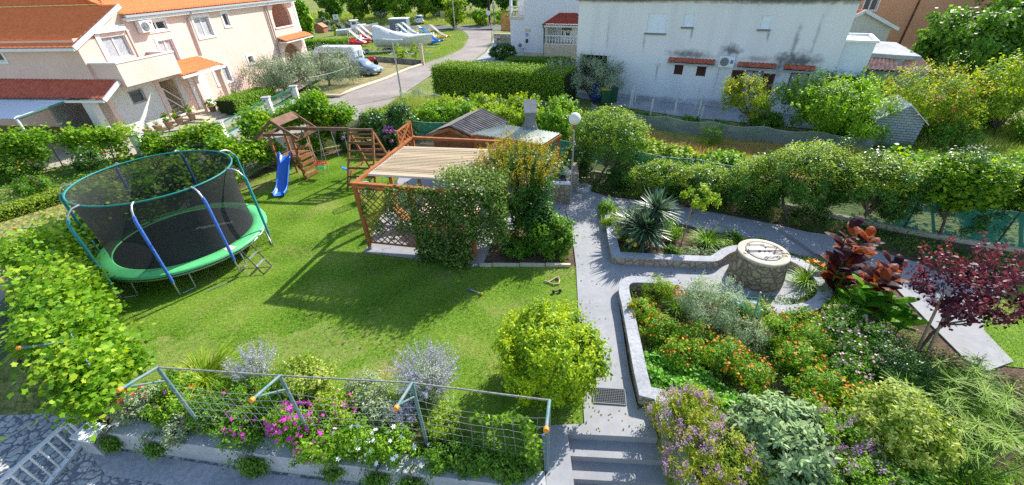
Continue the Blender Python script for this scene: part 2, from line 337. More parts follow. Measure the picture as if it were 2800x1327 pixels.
for k in range(5):
    za = -.17*k; a, bb = yL[max(0,k-1)], yL[k]
    if k == 0: continue
    st.prism([(.965, a-.0), (2.75, a-.16), (2.75, bb-.16-.0), (.965, bb)], -1.0, za)
st.prism([(.965, 4.84), (2.745, 4.665), (2.745, 4.64), (.965, 4.80)], -1.0, .0195)
struct('garden_steps', st, m_path)
sheet('patio', [(-4.98, 11.55), (-1.2, 10.55), (-.95, 10.62), (-.55, 12.6), (2.1, 13.0), (2.0, 17.6), (-1, 18.4), (-5.1, 18.6)], .026, m_path, .05)
sheet('raised_slab', [at(2130, 632)[:2], at(2178, 665)[:2], at(2225, 700)[:2], at(2330, 735)[:2], at(2300, 655)[:2]], .11, m_path, .12)
# --- courtyard below the wall
sheet('courtyard_paving', [(-9.28, 3), (-9.28, 5.35), (-8.6, 5.25), (-5.1, 4.65), (-2.8, 4.3), (.9, 3.7), (.9, -4), (-9.28, -4)], -.55, m_pave)
sheet('driveway_paving', [(-9.3, 3), (-9.3, 6.4), (-10.3, 7.6), (-12.6, 9.5), (-15.5, 10.5), (-20, 5), (-16, 1)], -.93, m_pave)
sheet('gutter_strip', [(-9.2, 5.2), (-8.55, 5.1), (-5.1, 4.5), (-2.8, 4.15), (.96, 3.6), (.96, 3.02), (-2.9, 3.62), (-5, 4.0), (-8.4, 4.57), (-9.2, 5.1)], -.52, m_cap)
# --- lanes, roads and yards around
sheet('lane', [att(*p)[:2] for p in [(930, 263), (958, 248), (1054, 215), (1110, 190), (1157, 176), (1185, 165), (1212, 158), (1245, 144), (1264, 133), (1276, 118), (1282, 102), (1276, 92), (1262, 82)]]+[att(*p)[:2] for p in [(1347, 80), (1347, 90), (1343, 112), (1325, 142), (1290, 168), (1240, 185), (1180, 205), (1135, 236), (1100, 258)]]+[(-8.9, 27), (-12.6, 20.5), (-13.2, 15.5), (-14.2, 11), (-14.5, 9), (-20, 6), (-18.5, 12), (-16.9, 17), (-16.6, 21), (-15.9, 26)], None, m_asph)
sheet('lane_verge', [att(*p)[:2] for p in [(1352, 92), (1347, 115), (1330, 143), (1296, 168), (1420, 172), (1385, 150), (1360, 128)]], None, m_yard)
sheet('crossing_road', [att(*p)[:2] for p in [(860, 86), (1000, 81), (1130, 78), (1262, 83), (1350, 84), (1450, 82), (1600, 80), (1600, 70), (1450, 70), (1350, 70.5), (1200, 71), (1080, 72), (960, 70), (800, 75)]], None, m_asph2)
sheet('house_yard_paving', [(-22.6, 24.5), (-19.2, 44), (-17.5, 44), (-17.2, 32), (-17.9, 26), (-20.6, 21.8), (-30, 17), (-34, 24)], -.006, mat('pale yard paving', (.42, .37, .31), .85, noise=.15, nscale=3, bump=.2))
sheet('neighbour_yard_paving', [(3.6, 32.6), (6.3, 29.2), (7.44, 28.0), (10.7, 25.3), (14.1, 23.6), (16.9, 22.2), (19, 23), (19, 30)], -.004, m_yard)
m_dry = ramp_mix('dry grass', [.3, 5], [((.50, .31, .13), (.42, .38, .13)), ((.6, .6, .6), (1, 1, 1))], bscale=20, bump=1, bdist=.08)
sheet('dry_field', [(5.5, 24.5), (9.5, 21.3), (14.5, 20), (19, 18.8), (26, 17), (24, 13.5), (17, 12), (12.2, 15), (8, 18.6), (3, 22)], -.015, m_dry)
sheet('parking_grass', [att(*p)[:2] for p in [(940, 258), (1050, 212), (1150, 176), (1040, 170), (950, 175), (880, 215), (860, 262)]], None, mat('worn parking grass', (.26, .22, .09), .95, noise=.35, nscale=1.5, bump=.6, bscale=10))
# ================================================================ buildings
m_pink = ramp_mix('pale pink render', [.35, 6], [((.78, .56, .47), (.84, .63, .54)), ((.93, .93, .93), (1, 1, 1))], rough=.9, bump=.15, bdist=.01, bscale=80)
m_white = mat('white paint', (.80, .80, .79), .6, noise=.05, nscale=3)
m_whiteplas = mat('white plastic', (.82, .82, .82), .35, .5)
m_pinkw = ramp_mix('off white render', [.4, 6], [((.68, .66, .64), (.78, .75, .71)), ((.93, .93, .93), (1, 1, 1))], rough=.9, bump=.1)
m_cream = mat('cream stone trim', (.62, .52, .38), .8, noise=.15, nscale=5)
m_glass = mat('window glass', (.05, .06, .07), .06, .9)
m_curt = mat('pale curtain behind glass', (.42, .42, .44), .5, .5, noise=.25, nscale=9)
m_tile = mat('orange clay tile', (.82, .21, .065), .75, .25, noise=.15, nscale=5)
m_tiler = mat('dark red clay tile', (.50, .11, .06), .7, .3, noise=.25, nscale=5)
m_gut = mat('grey gutter', (.42, .42, .44), .5)
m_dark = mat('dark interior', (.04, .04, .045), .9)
m_pipe = mat('pale downpipe', (.5, .45, .42), .5)
def corr(mb, p00, p10, p11, p01, waves, amp, rows=1, step=.0, per=6):
    """ribbed roof sheet: p00-p10 eave, p01-p11 ridge; rows of tiles overlap down the slope"""
    a, b, c, d = map(Vector, (p00, p10, p11, p01)); nrm = (b-a).cross(d-a).normalized()
    if nrm.z < 0: nrm = -nrm
    nu = waves*per; tt = []
    for r in range(rows): tt += [(r/rows, step), ((r+.98)/rows, 0)]
    if rows == 1: tt = [(0, 0), (1, 0)]
    vs = []
    for t, lift in tt:
        for i in range(nu+1):
            s = i/nu; ph = (i % per)/per
            h = amp*(abs(math.sin(math.pi*s*waves))**.7 if step else .5+.5*math.cos(2*math.pi*s*waves))
            p = (a.lerp(b, s)).lerp(d.lerp(c, s), t)+nrm*(h+lift); vs.append(p)
    W = nu+1
    return mb.add(vs, [(j*W+i, j*W+i+1, (j+1)*W+i+1, (j+1)*W+i) for j in range(len(tt)-1) for i in range(nu)], True)
def wall(mb, fr, u0, u1, z0, z1, holes=(), d=0, th=.25):
    """wall face with real openings: holes are (u0,u1,z0,z1)"""
    us = sorted({u0, u1, *[h[0] for h in holes], *[h[1] for h in holes]}); zs = sorted({z0, z1, *[h[2] for h in holes], *[h[3] for h in holes]})
    for a, b in zip(us, us[1:]):
        for c, e in zip(zs, zs[1:]):
            um, zm = (a+b)/2, (c+e)/2
            if any(h[0] < um < h[1] and h[2] < zm < h[3] for h in holes): continue
            mb.add([fr(a, d, c), fr(b, d, c), fr(b, d, e), fr(a, d, e)], [(0, 1, 2, 3)])
    for a, b, c, e in holes:
        for q in ([(a, c), (a, e)], [(a, e), (b, e)], [(b, e), (b, c)], [(b, c), (a, c)]):
            (ua, za), (ub, zb) = q; mb.add([fr(ua, d, za), fr(ub, d, zb), fr(ub, d-th, zb), fr(ua, d-th, za)], [(0, 1, 2, 3)])
def window(fr, root, u0, u1, z0, z1, d=0, n=2, trim=.16, name='window', glass=None, rec=.14, sill=True, fm=None, tm=None):
    b = MB(); f = .055
    if trim:
        t = trim; d1 = d+.03
        b.fbox(fr, u0-t, u1+t, d+.002, d1, z1, z1+t); b.fbox(fr, u0-t, u1+t, d+.002, d1+.02, z0-t*.8, z0)
        b.fbox(fr, u0-t, u0, d+.002, d1, z0, z1); b.fbox(fr, u1, u1+t, d+.002, d1, z0, z1)
    dd = d-rec
    b.fbox(fr, u0, u1, dd, dd+.05, z0, z0+f); b.fbox(fr, u0, u1, dd, dd+.05, z1-f, z1)
    for k in range(n+1):
        u = u0+(u1-u0-f)*k/n; b.fbox(fr, u-(.02 if 0 < k < n else 0), u+f+(.02 if 0 < k < n else 0), dd, dd+.052, z0+f, z1-f)
    w_ = b.build(name, fm or m_whiteplas, root)
    p = MB(); p.add([fr(u0, dd+.02, z0), fr(u1, dd+.02, z0), fr(u1, dd+.02, z1), fr(u0, dd+.02, z1)], [(0, 1, 2, 3)])
    p.build('pane', glass or m_glass, w_); return w_
def pipe(root, pts, r=.06, m=None, name='downpipe'):
    b = MB(); b.tube(pts, r, 8); return b.build(name, m or m_pipe, root)
def aircon(label, c, rz, logo='blue'):
    t = thing('air_conditioner', label, 'air conditioner', c, 'outdoor air conditioners on the houses')
    c0 = (0, 0, 0)
    b = MB(); b.box((0, 0, 0), (.86, .32, .62))
    for s in (-.3, .3): b.box((s, .1, -.34), (.04, .3, .05))
    o = b.build('case', m_whiteplas); _par(o, t)
    b = MB(); b.lathe((0, 0, 0), [(.25, 0), (.25, .02), (.23, .025), (.2, .01), (.05, .015), (.04, .03), (.001, .03)], 24)
    for k in range(9):
        r = .03+.023*k; b.tube([(r*math.cos(q/16*6.2832), r*math.sin(q/16*6.2832), .03) for q in range(17)], .004, 4, caps=False)
    o = b.build('fan_grille', mat('grey fan grille', (.30, .31, .32), .5)); o.data.transform(Matrix.Translation((-.12, -.165, 0)) @ Matrix.Rotation(math.pi/2, 4, 'X')); _par(o, t)
    b = MB()
    if logo == 'blue':
        b.box((.29, -.166, .07), (.15, .012, .07)); b.box((.29, -.166, -.03), (.15, .012, .09)); o = b.build('label_plate', mat('blue label', (.02, .08, .45), .4)); _par(o, t)
    elif logo == 'red':
        b.lathe((0, 0, 0), [(.001, .012), (.06, .012), (.06, 0)], 14); o = b.build('badge', mat('red badge', (.6, .03, .05), .4)); o.data.transform(Matrix.Translation((.30, -.16, .17)) @ Matrix.Rotation(math.pi/2, 4, 'X')); _par(o, t)
    t.rotation_euler = (0, 0, rz); return t
def _par(o, t): o.parent = t; ORG[o.name] = Vector((0, 0, 0)); o.location = (0, 0, 0)
# ---- pink house -------------------------------------------------
p0 = at(349, 382, 0); PF = Frame(p0, (.16, .987)); GF = Frame(p0, (-.987, .16))
# GF: u runs left along the gable wall, d>0 points away from the camera, so use negative d outward
class Flip(Frame):
    def __call__(s, u, d, z): return Frame.__call__(s, u, -d, z)
GF = Flip(p0, (-.987, .16))
ph = thing('pink_house', 'long pale pink two-storey house with orange tiled roofs and white trimmed windows', 'house', (p0[0], p0[1], 0))
b = MB()
UPH = [(1.45, 2.95, 4.2, 5.48), (4.68, 6.05, 5.3, 5.78), (4.85, 6.0, 3.3, 4.72), (8.3, 9.7, 4.48, 5.7), (11.1, 11.65, 4.92, 5.75)]
LOW = [(1.45, 2.35, 1.7, 2.42), (3.65, 4.9, .25, 2.5), (8.3, 9.75, 1.3, 2.38), (12.2, 12.8, 2.08, 2.6)]
wall(b, PF, 0, 3.15, 2.8, 5.3, UPH[:1]); wall(b, PF, 3.15, 16.3, 2.8, 6.35, UPH[1:])
wall(b, PF, 5.3, 16.3, -.6, 2.8, [h for h in LOW if h[0] > 5.3])
b.add([PF(0, 0, 5.3), PF(3.15, 0, 5.3), PF(3.15, 0, 6.8)], [(0, 1, 2)])
# terrace end with arches
def arch_wall(mb, fr, u0, u1, z0, z1, a0, a1, sill, spring, d=0, th=.25, seg=10, pointed=1.0):
    c = (a0+a1)/2; r = (a1-a0)/2; pts = [(c-r*math.cos(math.pi*i/seg), spring+r*pointed*math.sin(math.pi*i/seg)) for i in range(seg+1)]
    mb.add([fr(u0, d, z0), fr(a0, d, z0), fr(a0, d, z1), fr(u0, d, z1)], [(0, 1, 2, 3)]); mb.add([fr(a1, d, z0), fr(u1, d, z0), fr(u1, d, z1), fr(a1, d, z1)], [(0, 1, 2, 3)])
    if sill > z0: mb.add([fr(a0, d, z0), fr(a1, d, z0), fr(a1, d, sill), fr(a0, d, sill)], [(0, 1, 2, 3)])
    for (ua, za), (ub, zb) in zip(pts, pts[1:]):
        mb.add([fr(ua, d, za), fr(ub, d, zb), fr(ub, d, z1), fr(ua, d, z1)], [(0, 1, 2, 3)]); mb.add([fr(ua, d, za), fr(ua, d-th, za), fr(ub, d-th, zb), fr(ub, d, zb)], [(0, 1, 2, 3)])
    for a in (a0, a1): mb.add([fr(a, d, sill), fr(a, d-th, sill), fr(a, d-th, spring), fr(a, d, spring)], [(0, 1, 2, 3)])
arch_wall(b, PF, 16.3, 20.1, 3.2, 6.35, 16.9, 19.5, 4.1, 4.9)
arch_wall(b, PF, 16.3, 20.1, -.9, 3.2, 16.9, 19.5, -.8, 1.6, pointed=.9)
b.add([PF(20.1, 0, -.9), PF(20.1, -3.2, -.9), PF(20.1, -3.2, 6.35), PF(20.1, 0, 6.35)], [(0, 1, 2, 3)])
b.add([PF(16.3, -3.2, -.9), PF(20.1, -3.2, -.9), PF(20.1, -3.2, 6.35), PF(16.3, -3.2, 6.35)], [(0, 1, 2, 3)])
b.add([PF(16.3, 0, 3.9), PF(20.1, 0, 3.9), PF(20.1, -3.2, 3.9), PF(16.3, -3.2, 3.9)], [(0, 1, 2, 3)])
b.build('wall', m_pink, ph)
b = MB(); b.fbox(PF, 16.8, 19.6, -.05, .08, 4.1, 4.2); b.build('terrace_sill', m_white, ph)
b = MB(); wall(b, GF, 0, 14, 2.8, 5.4, [(5.1, 6.3, 4.4, 5.1)]); wall(b, GF, 0, 1.0, -.6, 2.8); wall(b, GF, 1.0, 14, -.6, 2.9, d=-2.2)
b.add([GF(1.0, 0, -.6), GF(1.0, -2.2, -.6), GF(1.0, -2.2, 2.9), GF(1, 0, 2.9)], [(0, 1, 2, 3)])
b.build('end_wall', m_pink, ph)
window(GF, ph, 5.1, 6.3, 4.4, 5.1, n=2)
b = MB(); wall(b, PF, 0.0, 5.3, -.6, 2.8, LOW[:2]); b.build('ground_floor_wall', m_pinkw, ph)
b = MB(); b.fbox(PF, -.02, .28, .003, .05, -.6, 2.8); b.build('corner_trim', m_pink, ph); b = MB(); b.fbox(PF, 3.3, 3.6, .003, .06, -.6, 2.8); b.build('arch_trim', m_pink, ph); b = MB(); b.fbox(PF, 3.15, 3.25, -.02, .05, 2.8, 6.3); b.build('wall_step', m_pink, ph)
# entrance recess and stairs seen in the arch
b = MB(); b.fbox(PF, 3.65, 4.9, -1.6, -1.5, .0, 2.6); b.fbox(PF, 3.6, 3.65, -1.6, -.2, 0, 2.6); b.fbox(PF, 4.9, 4.95, -1.6, -.2, 0, 2.6); b.build('entrance_recess', m_cream, ph)
b = MB()
for k in range(6): b.fbox(PF, 3.66, 4.89, -1.49+.0, -.2-.21*k, .2*k, .2*k+.19)
b.build('entrance_stairs', m_cream, ph)
b = MB()
for z in (.9, 1.5): b.beam(PF(3.8, -.15, z+.6), PF(4.8, -.15, z-.4), .05)
b.beam(PF(3.8, -.15, .2), PF(3.8, -.15, 2.1), .05); b.beam(PF(4.8, -.15, .2), PF(4.8, -.15, 1.1), .05); b.build('stair_rail', m_white, ph)
window(PF, ph, *UPH[0][:4], n=2, trim=.0, glass=m_curt); b = MB(); b.fbox(PF, 1.2, 3.1, .01, .16, 5.55, 5.85); b.build('shutter_box', m_white, ph)
b = MB(); b.fbox(PF, 1.2, 1.45, .004, .04, 4.15, 5.5); b.fbox(PF, 1.2, 2.5, .004, .06, 4.05, 4.18); b.build('window_surround', m_white, ph)
for h in UPH[1:]: window(PF, ph, *h, n=1 if h[1]-h[0] < .8 else 2, glass=m_curt if h[2] < 4.6 else m_glass)
window(PF, ph, *LOW[0], n=1, trim=.02, glass=m_glass, fm=m_gut); window(PF, ph, *LOW[2], n=2, glass=m_curt); window(PF, ph, *LOW[3], n=1)
# balcony
b = MB(); B0, B1 = .15, 3.95; b.fbox(PF, B0, B1, 0, 1.7, 3.0, 3.18); b.fbox(PF, B0, B1, 1.58, 1.7, 3.18, 4.2); b.fbox(PF, B0, B0+.12, 0, 1.58, 3.18, 4.2); b.fbox(PF, B1-.12, B1, 0, 1.58, 3.18, 4.2)
bal = b.build('balcony', m_pink, ph)
b = MB(); b.fbox(PF, B0-.04, B1+.04, 1.54, 1.74, 4.2, 4.27); b.fbox(PF, B0-.04, B0+.16, 0, 1.54, 4.2, 4.27); b.fbox(PF, B1-.16, B1+.04, 0, 1.54, 4.2, 4.27); b.build('coping', m_white, bal)
# porch with its own tiled roof
b = MB(); corr(b, PF(4.1, 1.55, 2.78), PF(7.75, 1.55, 2.82), PF(7.45, 0, 3.4), PF(4.1, 0, 3.45), 16, .05, 5, .03); pr = b.build('porch_roof', m_tile, ph)
b = MB(); b.fbox(PF, 4.0, 7.8, 1.45, 1.6, 2.62, 2.76); b.beam(PF(7.8, 1.55, 2.74), PF(7.5, 0, 3.34), .08, .14); b.build('fascia', m_white, pr)
b = MB(); b.fbox(PF, 5.3, 7.6, .9, 1.1, -.3, .02); b.fbox(PF, 5.25, 5.5, .9, 1.15, 0, 2.65); b.fbox(PF, 7.45, 7.7, .9, 1.3, 0, 2.65); b.build('porch_post', m_pink, ph)
b = MB(); b.fbox(PF, 5.8, 7.3, .02, .08, .15, 2.4); b.build('entrance_door', m_whiteplas, ph)
b = MB(); b.fbox(PF, 3.3, 8.3, .02, 2.6, -.2, .1); b.fbox(PF, 3.6, 7.9, .02, 2.2, .1, .2); b.build('doorstep', m_cream, ph)
# roofs
b = MB()
def gr(u, d, z): return PF(u, d, z)
sl_ = .48
corr(b, PF(-.35, -13.5, 5.1), PF(-.35, .3, 5.1), PF(3.3, .3, 6.85), PF(3.3, -13.5, 6.85), 38, .012, 11, .03)
corr(b, PF(3.3, -13.5, 6.85), PF(3.3, -.8, 6.85), PF(10, -9, 10.07), PF(10, -13.5, 10.07), 26, .012, 17, .03)
rf = b.build('front_roof', m_tile, ph)
b = MB(); b.beam(PF(-.4, .34, 5.06), PF(3.2, .34, 6.78), .07, .22); b.beam(PF(-.42, .34, 5.0), PF(-.42, -13, 5.0), .1, .12); b.build('bargeboard', m_white, rf)
b = MB(); corr(b, PF(3.2, .38, 6.3), PF(20.6, .38, 6.3), PF(20.6, -8, 9.6), PF(3.2, -8, 9.6), 76, .045, 18, .02); rf = b.build('main_roof', m_tile, ph)
b = MB(); b.fbox(PF, 3.15, 20.5, .32, .46, 6.16, 6.28); b.build('gutter', m_gut, rf)
b = MB(); b.fbox(PF, 3.2, 20.4, 0, .34, 5.98, 6.14); b.build('eave_board', m_white, rf)
b = MB(); corr(b, GF(14, 1.25, 2.62), GF(-1.45, 1.25, 2.72), GF(-1.45, 0, 3.4), GF(14, 0, 3.5), 60, .055, 4, .03); lr = b.build('lean_to_roof', m_tiler, ph)
b = MB(); b.beam(GF(-1.5, 1.25, 2.62), GF(-1.5, 0, 3.3), .08, .2); b.beam(GF(-1.5, 1.28, 2.58), GF(14, 1.28, 2.46), .1, .12); b.build('gutter', m_white, lr)
b = MB(); b.fbox(GF, -.25, .25, .7, 1.1, -.3, 2.62); b.build('carport_post', m_pinkw, ph)
b = MB(); b.fbox(PF, 16.5, 20.9, .05, .9, 3.0, 3.1); b.build('side_roof_ledge', m_white, ph)
b = MB(); corr(b, PF(16.5, .95, 3.12), PF(20.9, .95, 3.12), PF(20.9, 0, 3.45), PF(16.5, 0, 3.45), 20, .05, 3, .03); b.build('side_roof', m_tile, ph)
pipe(ph, [PF(8.0, .42, 6.2), PF(8.0, .3, 5.95), PF(7.85, .08, 5.7), PF(7.75, .08, 3.4)]); pipe(ph, [PF(16.35, .4, 6.15), PF(16.35, .1, 5.9), PF(16.32, .08, -.3)]); pipe(ph, [PF(16.12, .1, 5.9), PF(16.1, .08, -.3)], .045)
# the columns and balcony of the seaward side
b = MB(); b.fbox(PF, 20.1, 21.6, -2.2, -.6, 3.5, 3.65); b.fbox(PF, 21.4, 21.6, -.85, -.65, 3.65, 7); b.fbox(PF, 20.3, 21.5, -.75, -.68, 3.65, 4.4); b.fbox(PF, 21.4, 21.6, -.85, -.65, .2, 3.5); b.build('side_balcony', m_white, ph)
aircon('white air conditioner on the pink house wall beside the balcony', PF(4.3, .22, 5.62), math.atan2(.987, .16), 'red')
# white corrugated carport roof
q = [at(45, 326, 2.2), at(205, 269, 2.62), at(0, 266, 2.72), at(-300, 330, 2.3)]
cp = thing('carport', 'white corrugated metal carport roof in front of the pink house', 'carport', (q[0][0], q[0][1], 0))
b = MB(); corr(b, q[3], q[0], q[1], at(-200, 262, 2.72), 44, .05, 1, 0, 4); b.build('roof', mat('white corrugated metal', (.72, .74, .78), .5, .4), cp)
b = MB(); b.tube([q[0], (q[0][0], q[0][1], 0)], .06); b.build('post', m_white, cp)
b = MB(); b.tube([q[0], q[1]], .06); b.build('edge_gutter', mat('green grey gutter', (.10, .22, .17), .5), cp)
# the dim store under the lean-to
tag(MB().fbox(GF, 3.2, 3.4, -2.1, .6, -.5, 2.5).build('partition_wall', m_yard), 'grey concrete dividing wall under the carport of the pink house', 'wall')
# stone sink against the wall
sk = thing('outdoor_sink', 'white ceramic sink against the wall under the lean-to roof', 'sink', GF(1.6, -1.6, 0))
b = MB(); z = .75
b.fbox(GF, 1.3, 2.3, -2.15, -1.6, z, z+.06); b.fbox(GF, 1.3, 1.36, -2.15, -1.6, z+.06, z+.2); b.fbox(GF, 2.24, 2.3, -2.15, -1.6, z+.06, z+.2); b.fbox(GF, 1.36, 2.24, -1.66, -1.6, z+.06, z+.2); b.fbox(GF, 1.4, 2.2, -2.18, -2.1, z, z+.6); b.build('basin', m_whiteplas, sk)
b = MB(); b.fbox(GF, 1.4, 1.5, -2.1, -1.7, 0, z); b.build('leg', m_white, sk); b = MB(); b.fbox(GF, 2.1, 2.2, -2.1, -1.7, 0, z); b.build('leg', m_white, sk)
b = MB(); b.tube([GF(1.8, -2.1, 1.5), GF(1.8, -1.9, 1.52), GF(1.8, -1.85, 1.42)], .02, 6); b.build('tap', m_gut, sk)
tb = thing('plastic_tub', 'round green plastic tub beside the carport pillar', 'tub', GF(.65, .1, 0)); b = MB(); b.lathe(GF(.65, .1, .0), [(.001, 0), (.28, 0), (.36, .55), (.40, .57), (.40, .62), (.34, .6), (.3, .4), (.001, .35)], 20); b.build('body', mat('dark green plastic', (.01, .16, .10), .4), tb)
b = MB(); b.lathe(GF(.65, .1, .0), [(.40, .622), (.43, .60), (.43, .56), (.41, .54)], 20); b.build('rim', mat('dark green plastic', (.01, .16, .10), .4), tb)
# ---- white house with weather stains ----------------------------
a = at(1684, 263.6, 0); WF = Frame(a, (.8625, -.506))
m = bpy.data.materials.new('stained white render'); m.use_nodes = True; n, l = nodes(m); bs = n['Principled BSDF']; bs.inputs['Roughness'].default_value = .9
tc = n.new('ShaderNodeTexCoord'); mp = n.new('ShaderNodeMapping'); mp.inputs['Scale'].default_value = (1, 1, .12); l.new(tc.outputs['Object'], mp.inputs[0])
nz = n.new('ShaderNodeTexNoise'); nz.inputs['Scale'].default_value = 1.3; nz.inputs['Detail'].default_value = 7; l.new(mp.outputs[0], nz.inputs['Vector'])
cr = n.new('ShaderNodeValToRGB'); cr.color_ramp.elements[0].position = .33; cr.color_ramp.elements[0].color = (.745, .75, .76, 1); cr.color_ramp.elements[1].position = .56; cr.color_ramp.elements[1].color = (.82, .82, .82, 1); l.new(nz.outputs['Fac'], cr.inputs[0])
prev = cr.outputs[0]
# soot above the little roofs, run-off below the sills, grime along the foot and the eave: blotches fixed to the wall
def blot(c, rad, strength, prev, col=(.12, .125, .13)):
    v = n.new('ShaderNodeVectorMath'); v.operation = 'SUBTRACT'; v.inputs[1].default_value = [c[i]-a[i] if i < 2 else c[i] for i in range(3)]; l.new(tc.outputs['Object'], v.inputs[0])
    r = n.new('ShaderNodeVectorMath'); r.operation = 'MULTIPLY'; r.inputs[1].default_value = (1/rad[0], 1/rad[0], 1/rad[1]); l.new(v.outputs[0], r.inputs[0])
    ln = n.new('ShaderNodeVectorMath'); ln.operation = 'LENGTH'; l.new(r.outputs[0], ln.inputs[0])
    nn = n.new('ShaderNodeTexNoise'); nn.inputs['Scale'].default_value = 3.5; nn.inputs['Detail'].default_value = 6; l.new(tc.outputs['Object'], nn.inputs['Vector'])
    ad = n.new('ShaderNodeMath'); ad.operation = 'MULTIPLY_ADD'; ad.inputs[1].default_value = -1.6; l.new(nn.outputs['Fac'], ad.inputs[0]); ad.inputs[2].default_value = .8
    sm = n.new('ShaderNodeMath'); sm.operation = 'ADD'; l.new(ln.outputs['Value'], sm.inputs[0]); l.new(ad.outputs[0], sm.inputs[1])
    mr = n.new('ShaderNodeMapRange'); mr.inputs[1].default_value = 1.1; mr.inputs[2].default_value = .2; mr.inputs[3].default_value = 0; mr.inputs[4].default_value = strength; l.new(sm.outputs[0], mr.inputs[0])
    mx = n.new('ShaderNodeMix'); mx.data_type = 'RGBA'; l.new(mr.outputs[0], mx.inputs[0]); l.new(prev, mx.inputs[6]); mx.inputs[7].default_value = (*col, 1); return mx.outputs[2]
for c, r_, s_ in [((4.5, 3.0), (1.5, .32), .8), ((6.8, 3.35), (.7, .38), .9), ((8.5, 2.95), (1.1, .2), .5), ((10.4, 3.0), (1.3, .5), .95), ((9.6, 2.7), (.3, .8), .7), ((10.0, 3.9), (.16, 1.1), .6), ((4.35, 4.2), (.1, .5), .6), ((8.55, 4.2), (.1, .4), .6), ((1.5, 3.6), (.08, .8), .4), ((2.6, 1.9), (.08, .9), .5), ((2.5, .1), (3.0, .22), .6), ((6.5, .15), (2.2, .3), .6), ((9, 5.95), (5, .18), .8), ((0, 5.95), (4, .12), .7), ((10.9, 4.2), (.1, 1.2), .35), ((-1, 4.0), (.1, 1.2), .25)]:
    prev = blot(WF(c[0], 0, c[1]), r_, s_, prev)
l.new(prev, bs.inputs['Base Color']); m_stain = m
wh = thing('white_house', 'large plain white house with black weather stains and closed shutters', 'house', a)
Wd = MB(); WH = [(1.56, 2.76, 4.17, 5.27), (3.77, 4.34, 4.57, 5.28), (8.0, 8.52, 4.55, 5.24), (3.69, 4.24, 1.77, 2.36), (5.07, 5.63, 1.77, 2.35), (7.8, 8.85, .9, 2.3), (10.25, 11.2, .5, 2.32)]
wall(Wd, WF, -3.2, 12.3, -.4, 6.0, WH+[(-2.9, -.9, .2, 2.65)]); Wd.fbox(WF, -3.2, -3.19, -12, 0, -.4, 6.0)
Wd.add([WF(12.3, 0, -.4), WF(12.3, -12, -.4), WF(12.3, -12, 6), WF(12.3, 0, 6)], [(0, 1, 2, 3)]); Wd.add([WF(-3.2, -12, -.4), WF(12.3, -12, -.4), WF(12.3, -12, 6), WF(-3.2, -12, 6)], [(0, 1, 2, 3)])
Wd.build('wall', m_stain, wh)
b = MB(); b.fbox(WF, -3.35, 12.45, -12.2, .22, 6.0, 6.22); b.build('roof_slab', ramp_mix('weathered concrete slab', [1.5, 8], [((.10, .10, .10), (.26, .25, .24)), ((.6, .6, .6), (1, 1, 1))]), wh)
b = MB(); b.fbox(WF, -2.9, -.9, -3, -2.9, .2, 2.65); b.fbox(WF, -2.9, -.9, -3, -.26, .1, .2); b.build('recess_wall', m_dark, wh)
for (u0, u1, z0, z1) in WH[:3]:
    b = MB(); b.fbox(WF, u0, u1, -.1, -.06, z0, z1)
    for k in range(int((z1-z0)/.06)): b.fbox(WF, u0+.03, u1-.03, -.06, -.05, z0+.06*k+.01, z0+.06*k+.05)
    sh_ = b.build('roller_shutter', mat('pale blue shutter', (.80, .86, .93), .5), wh); b = MB(); b.fbox(WF, u0-.1, u1+.05, .002, .12, z0-.09, z0-.003); b.build('sill', mat('dirty sill', (.22, .22, .22), .9), sh_)
m_brown = mat('dark brown shutter', (.09, .035, .025), .6)
def louvre(u0, u1, z0, z1, d, root):
    b = MB(); f = .06; b.fbox(WF, u0, u1, d, d+.05, z0, z0+f); b.fbox(WF, u0, u1, d, d+.05, z1-f, z1); b.fbox(WF, u0, u0+f, d, d+.05, z0+f, z1-f); b.fbox(WF, u1-f, u1, d, d+.05, z0+f, z1-f)
    k = z0+f
    while k < z1-f-.03: b.add([WF(u0+f, d+.045, k), WF(u1-f, d+.045, k), WF(u1-f, d+.01, k+.05), WF(u0+f, d+.01, k+.05)], [(0, 1, 2, 3)]); k += .055
    return b.build('shutter', m_brown, root)
for h in WH[3:5]: louvre(*h, -.1, wh)
window(WF, wh, *WH[5], n=2, trim=0, glass=m_curt, fm=m_brown); window(WF, wh, *WH[6], n=2, trim=0, glass=m_curt, fm=m_brown)
louvre(7.15, 7.78, .95, 2.28, .01, wh); louvre(8.88, 9.5, .95, 2.2, .01, wh)
for u0, u1, z0 in ((3.25, 6.05, 2.55), (7.35, 9.4, 2.52), (9.8, 11.35, 2.52)):
    b = MB(); corr(b, WF(u0, .38, z0), WF(u1, .38, z0), WF(u1, 0, z0+.22), WF(u0, 0, z0+.22), int((u1-u0)/.2), .055, 2, .02); cn = b.build('tiled_canopy', mat('weathered red tile', (.42, .11, .06), .85, noise=.4, nscale=4), wh)
    b = MB(); b.fbox(WF, u0, u1, .0, .36, z0-.1, z0-.02); b.build('canopy_slab', m_yard, cn)
aircon('white air conditioner with blue label between the tiled canopies of the white house', WF(6.72, .2, 2.76), math.atan2(-.506, .8625), 'blue')
b = MB(); b.lathe(WF(2.62, .14, 2.28), [(.001, 0), (.08, .02), (.11, .1), (.02, .14), (.001, .14)], 12); b.tube([WF(2.62, 0, 2.25), WF(2.62, .14, 2.25), WF(2.62, .14, 2.3)], .015, 5); b.build('wall_lamp', m_white, wh)
b = MB(); b.tube([WF(6.35, .05, 2.4), WF(6.3, .03, 1.2), WF(6.3, .03, .1)], .018, 5); b.build('drain_hose', m_whiteplas, wh)
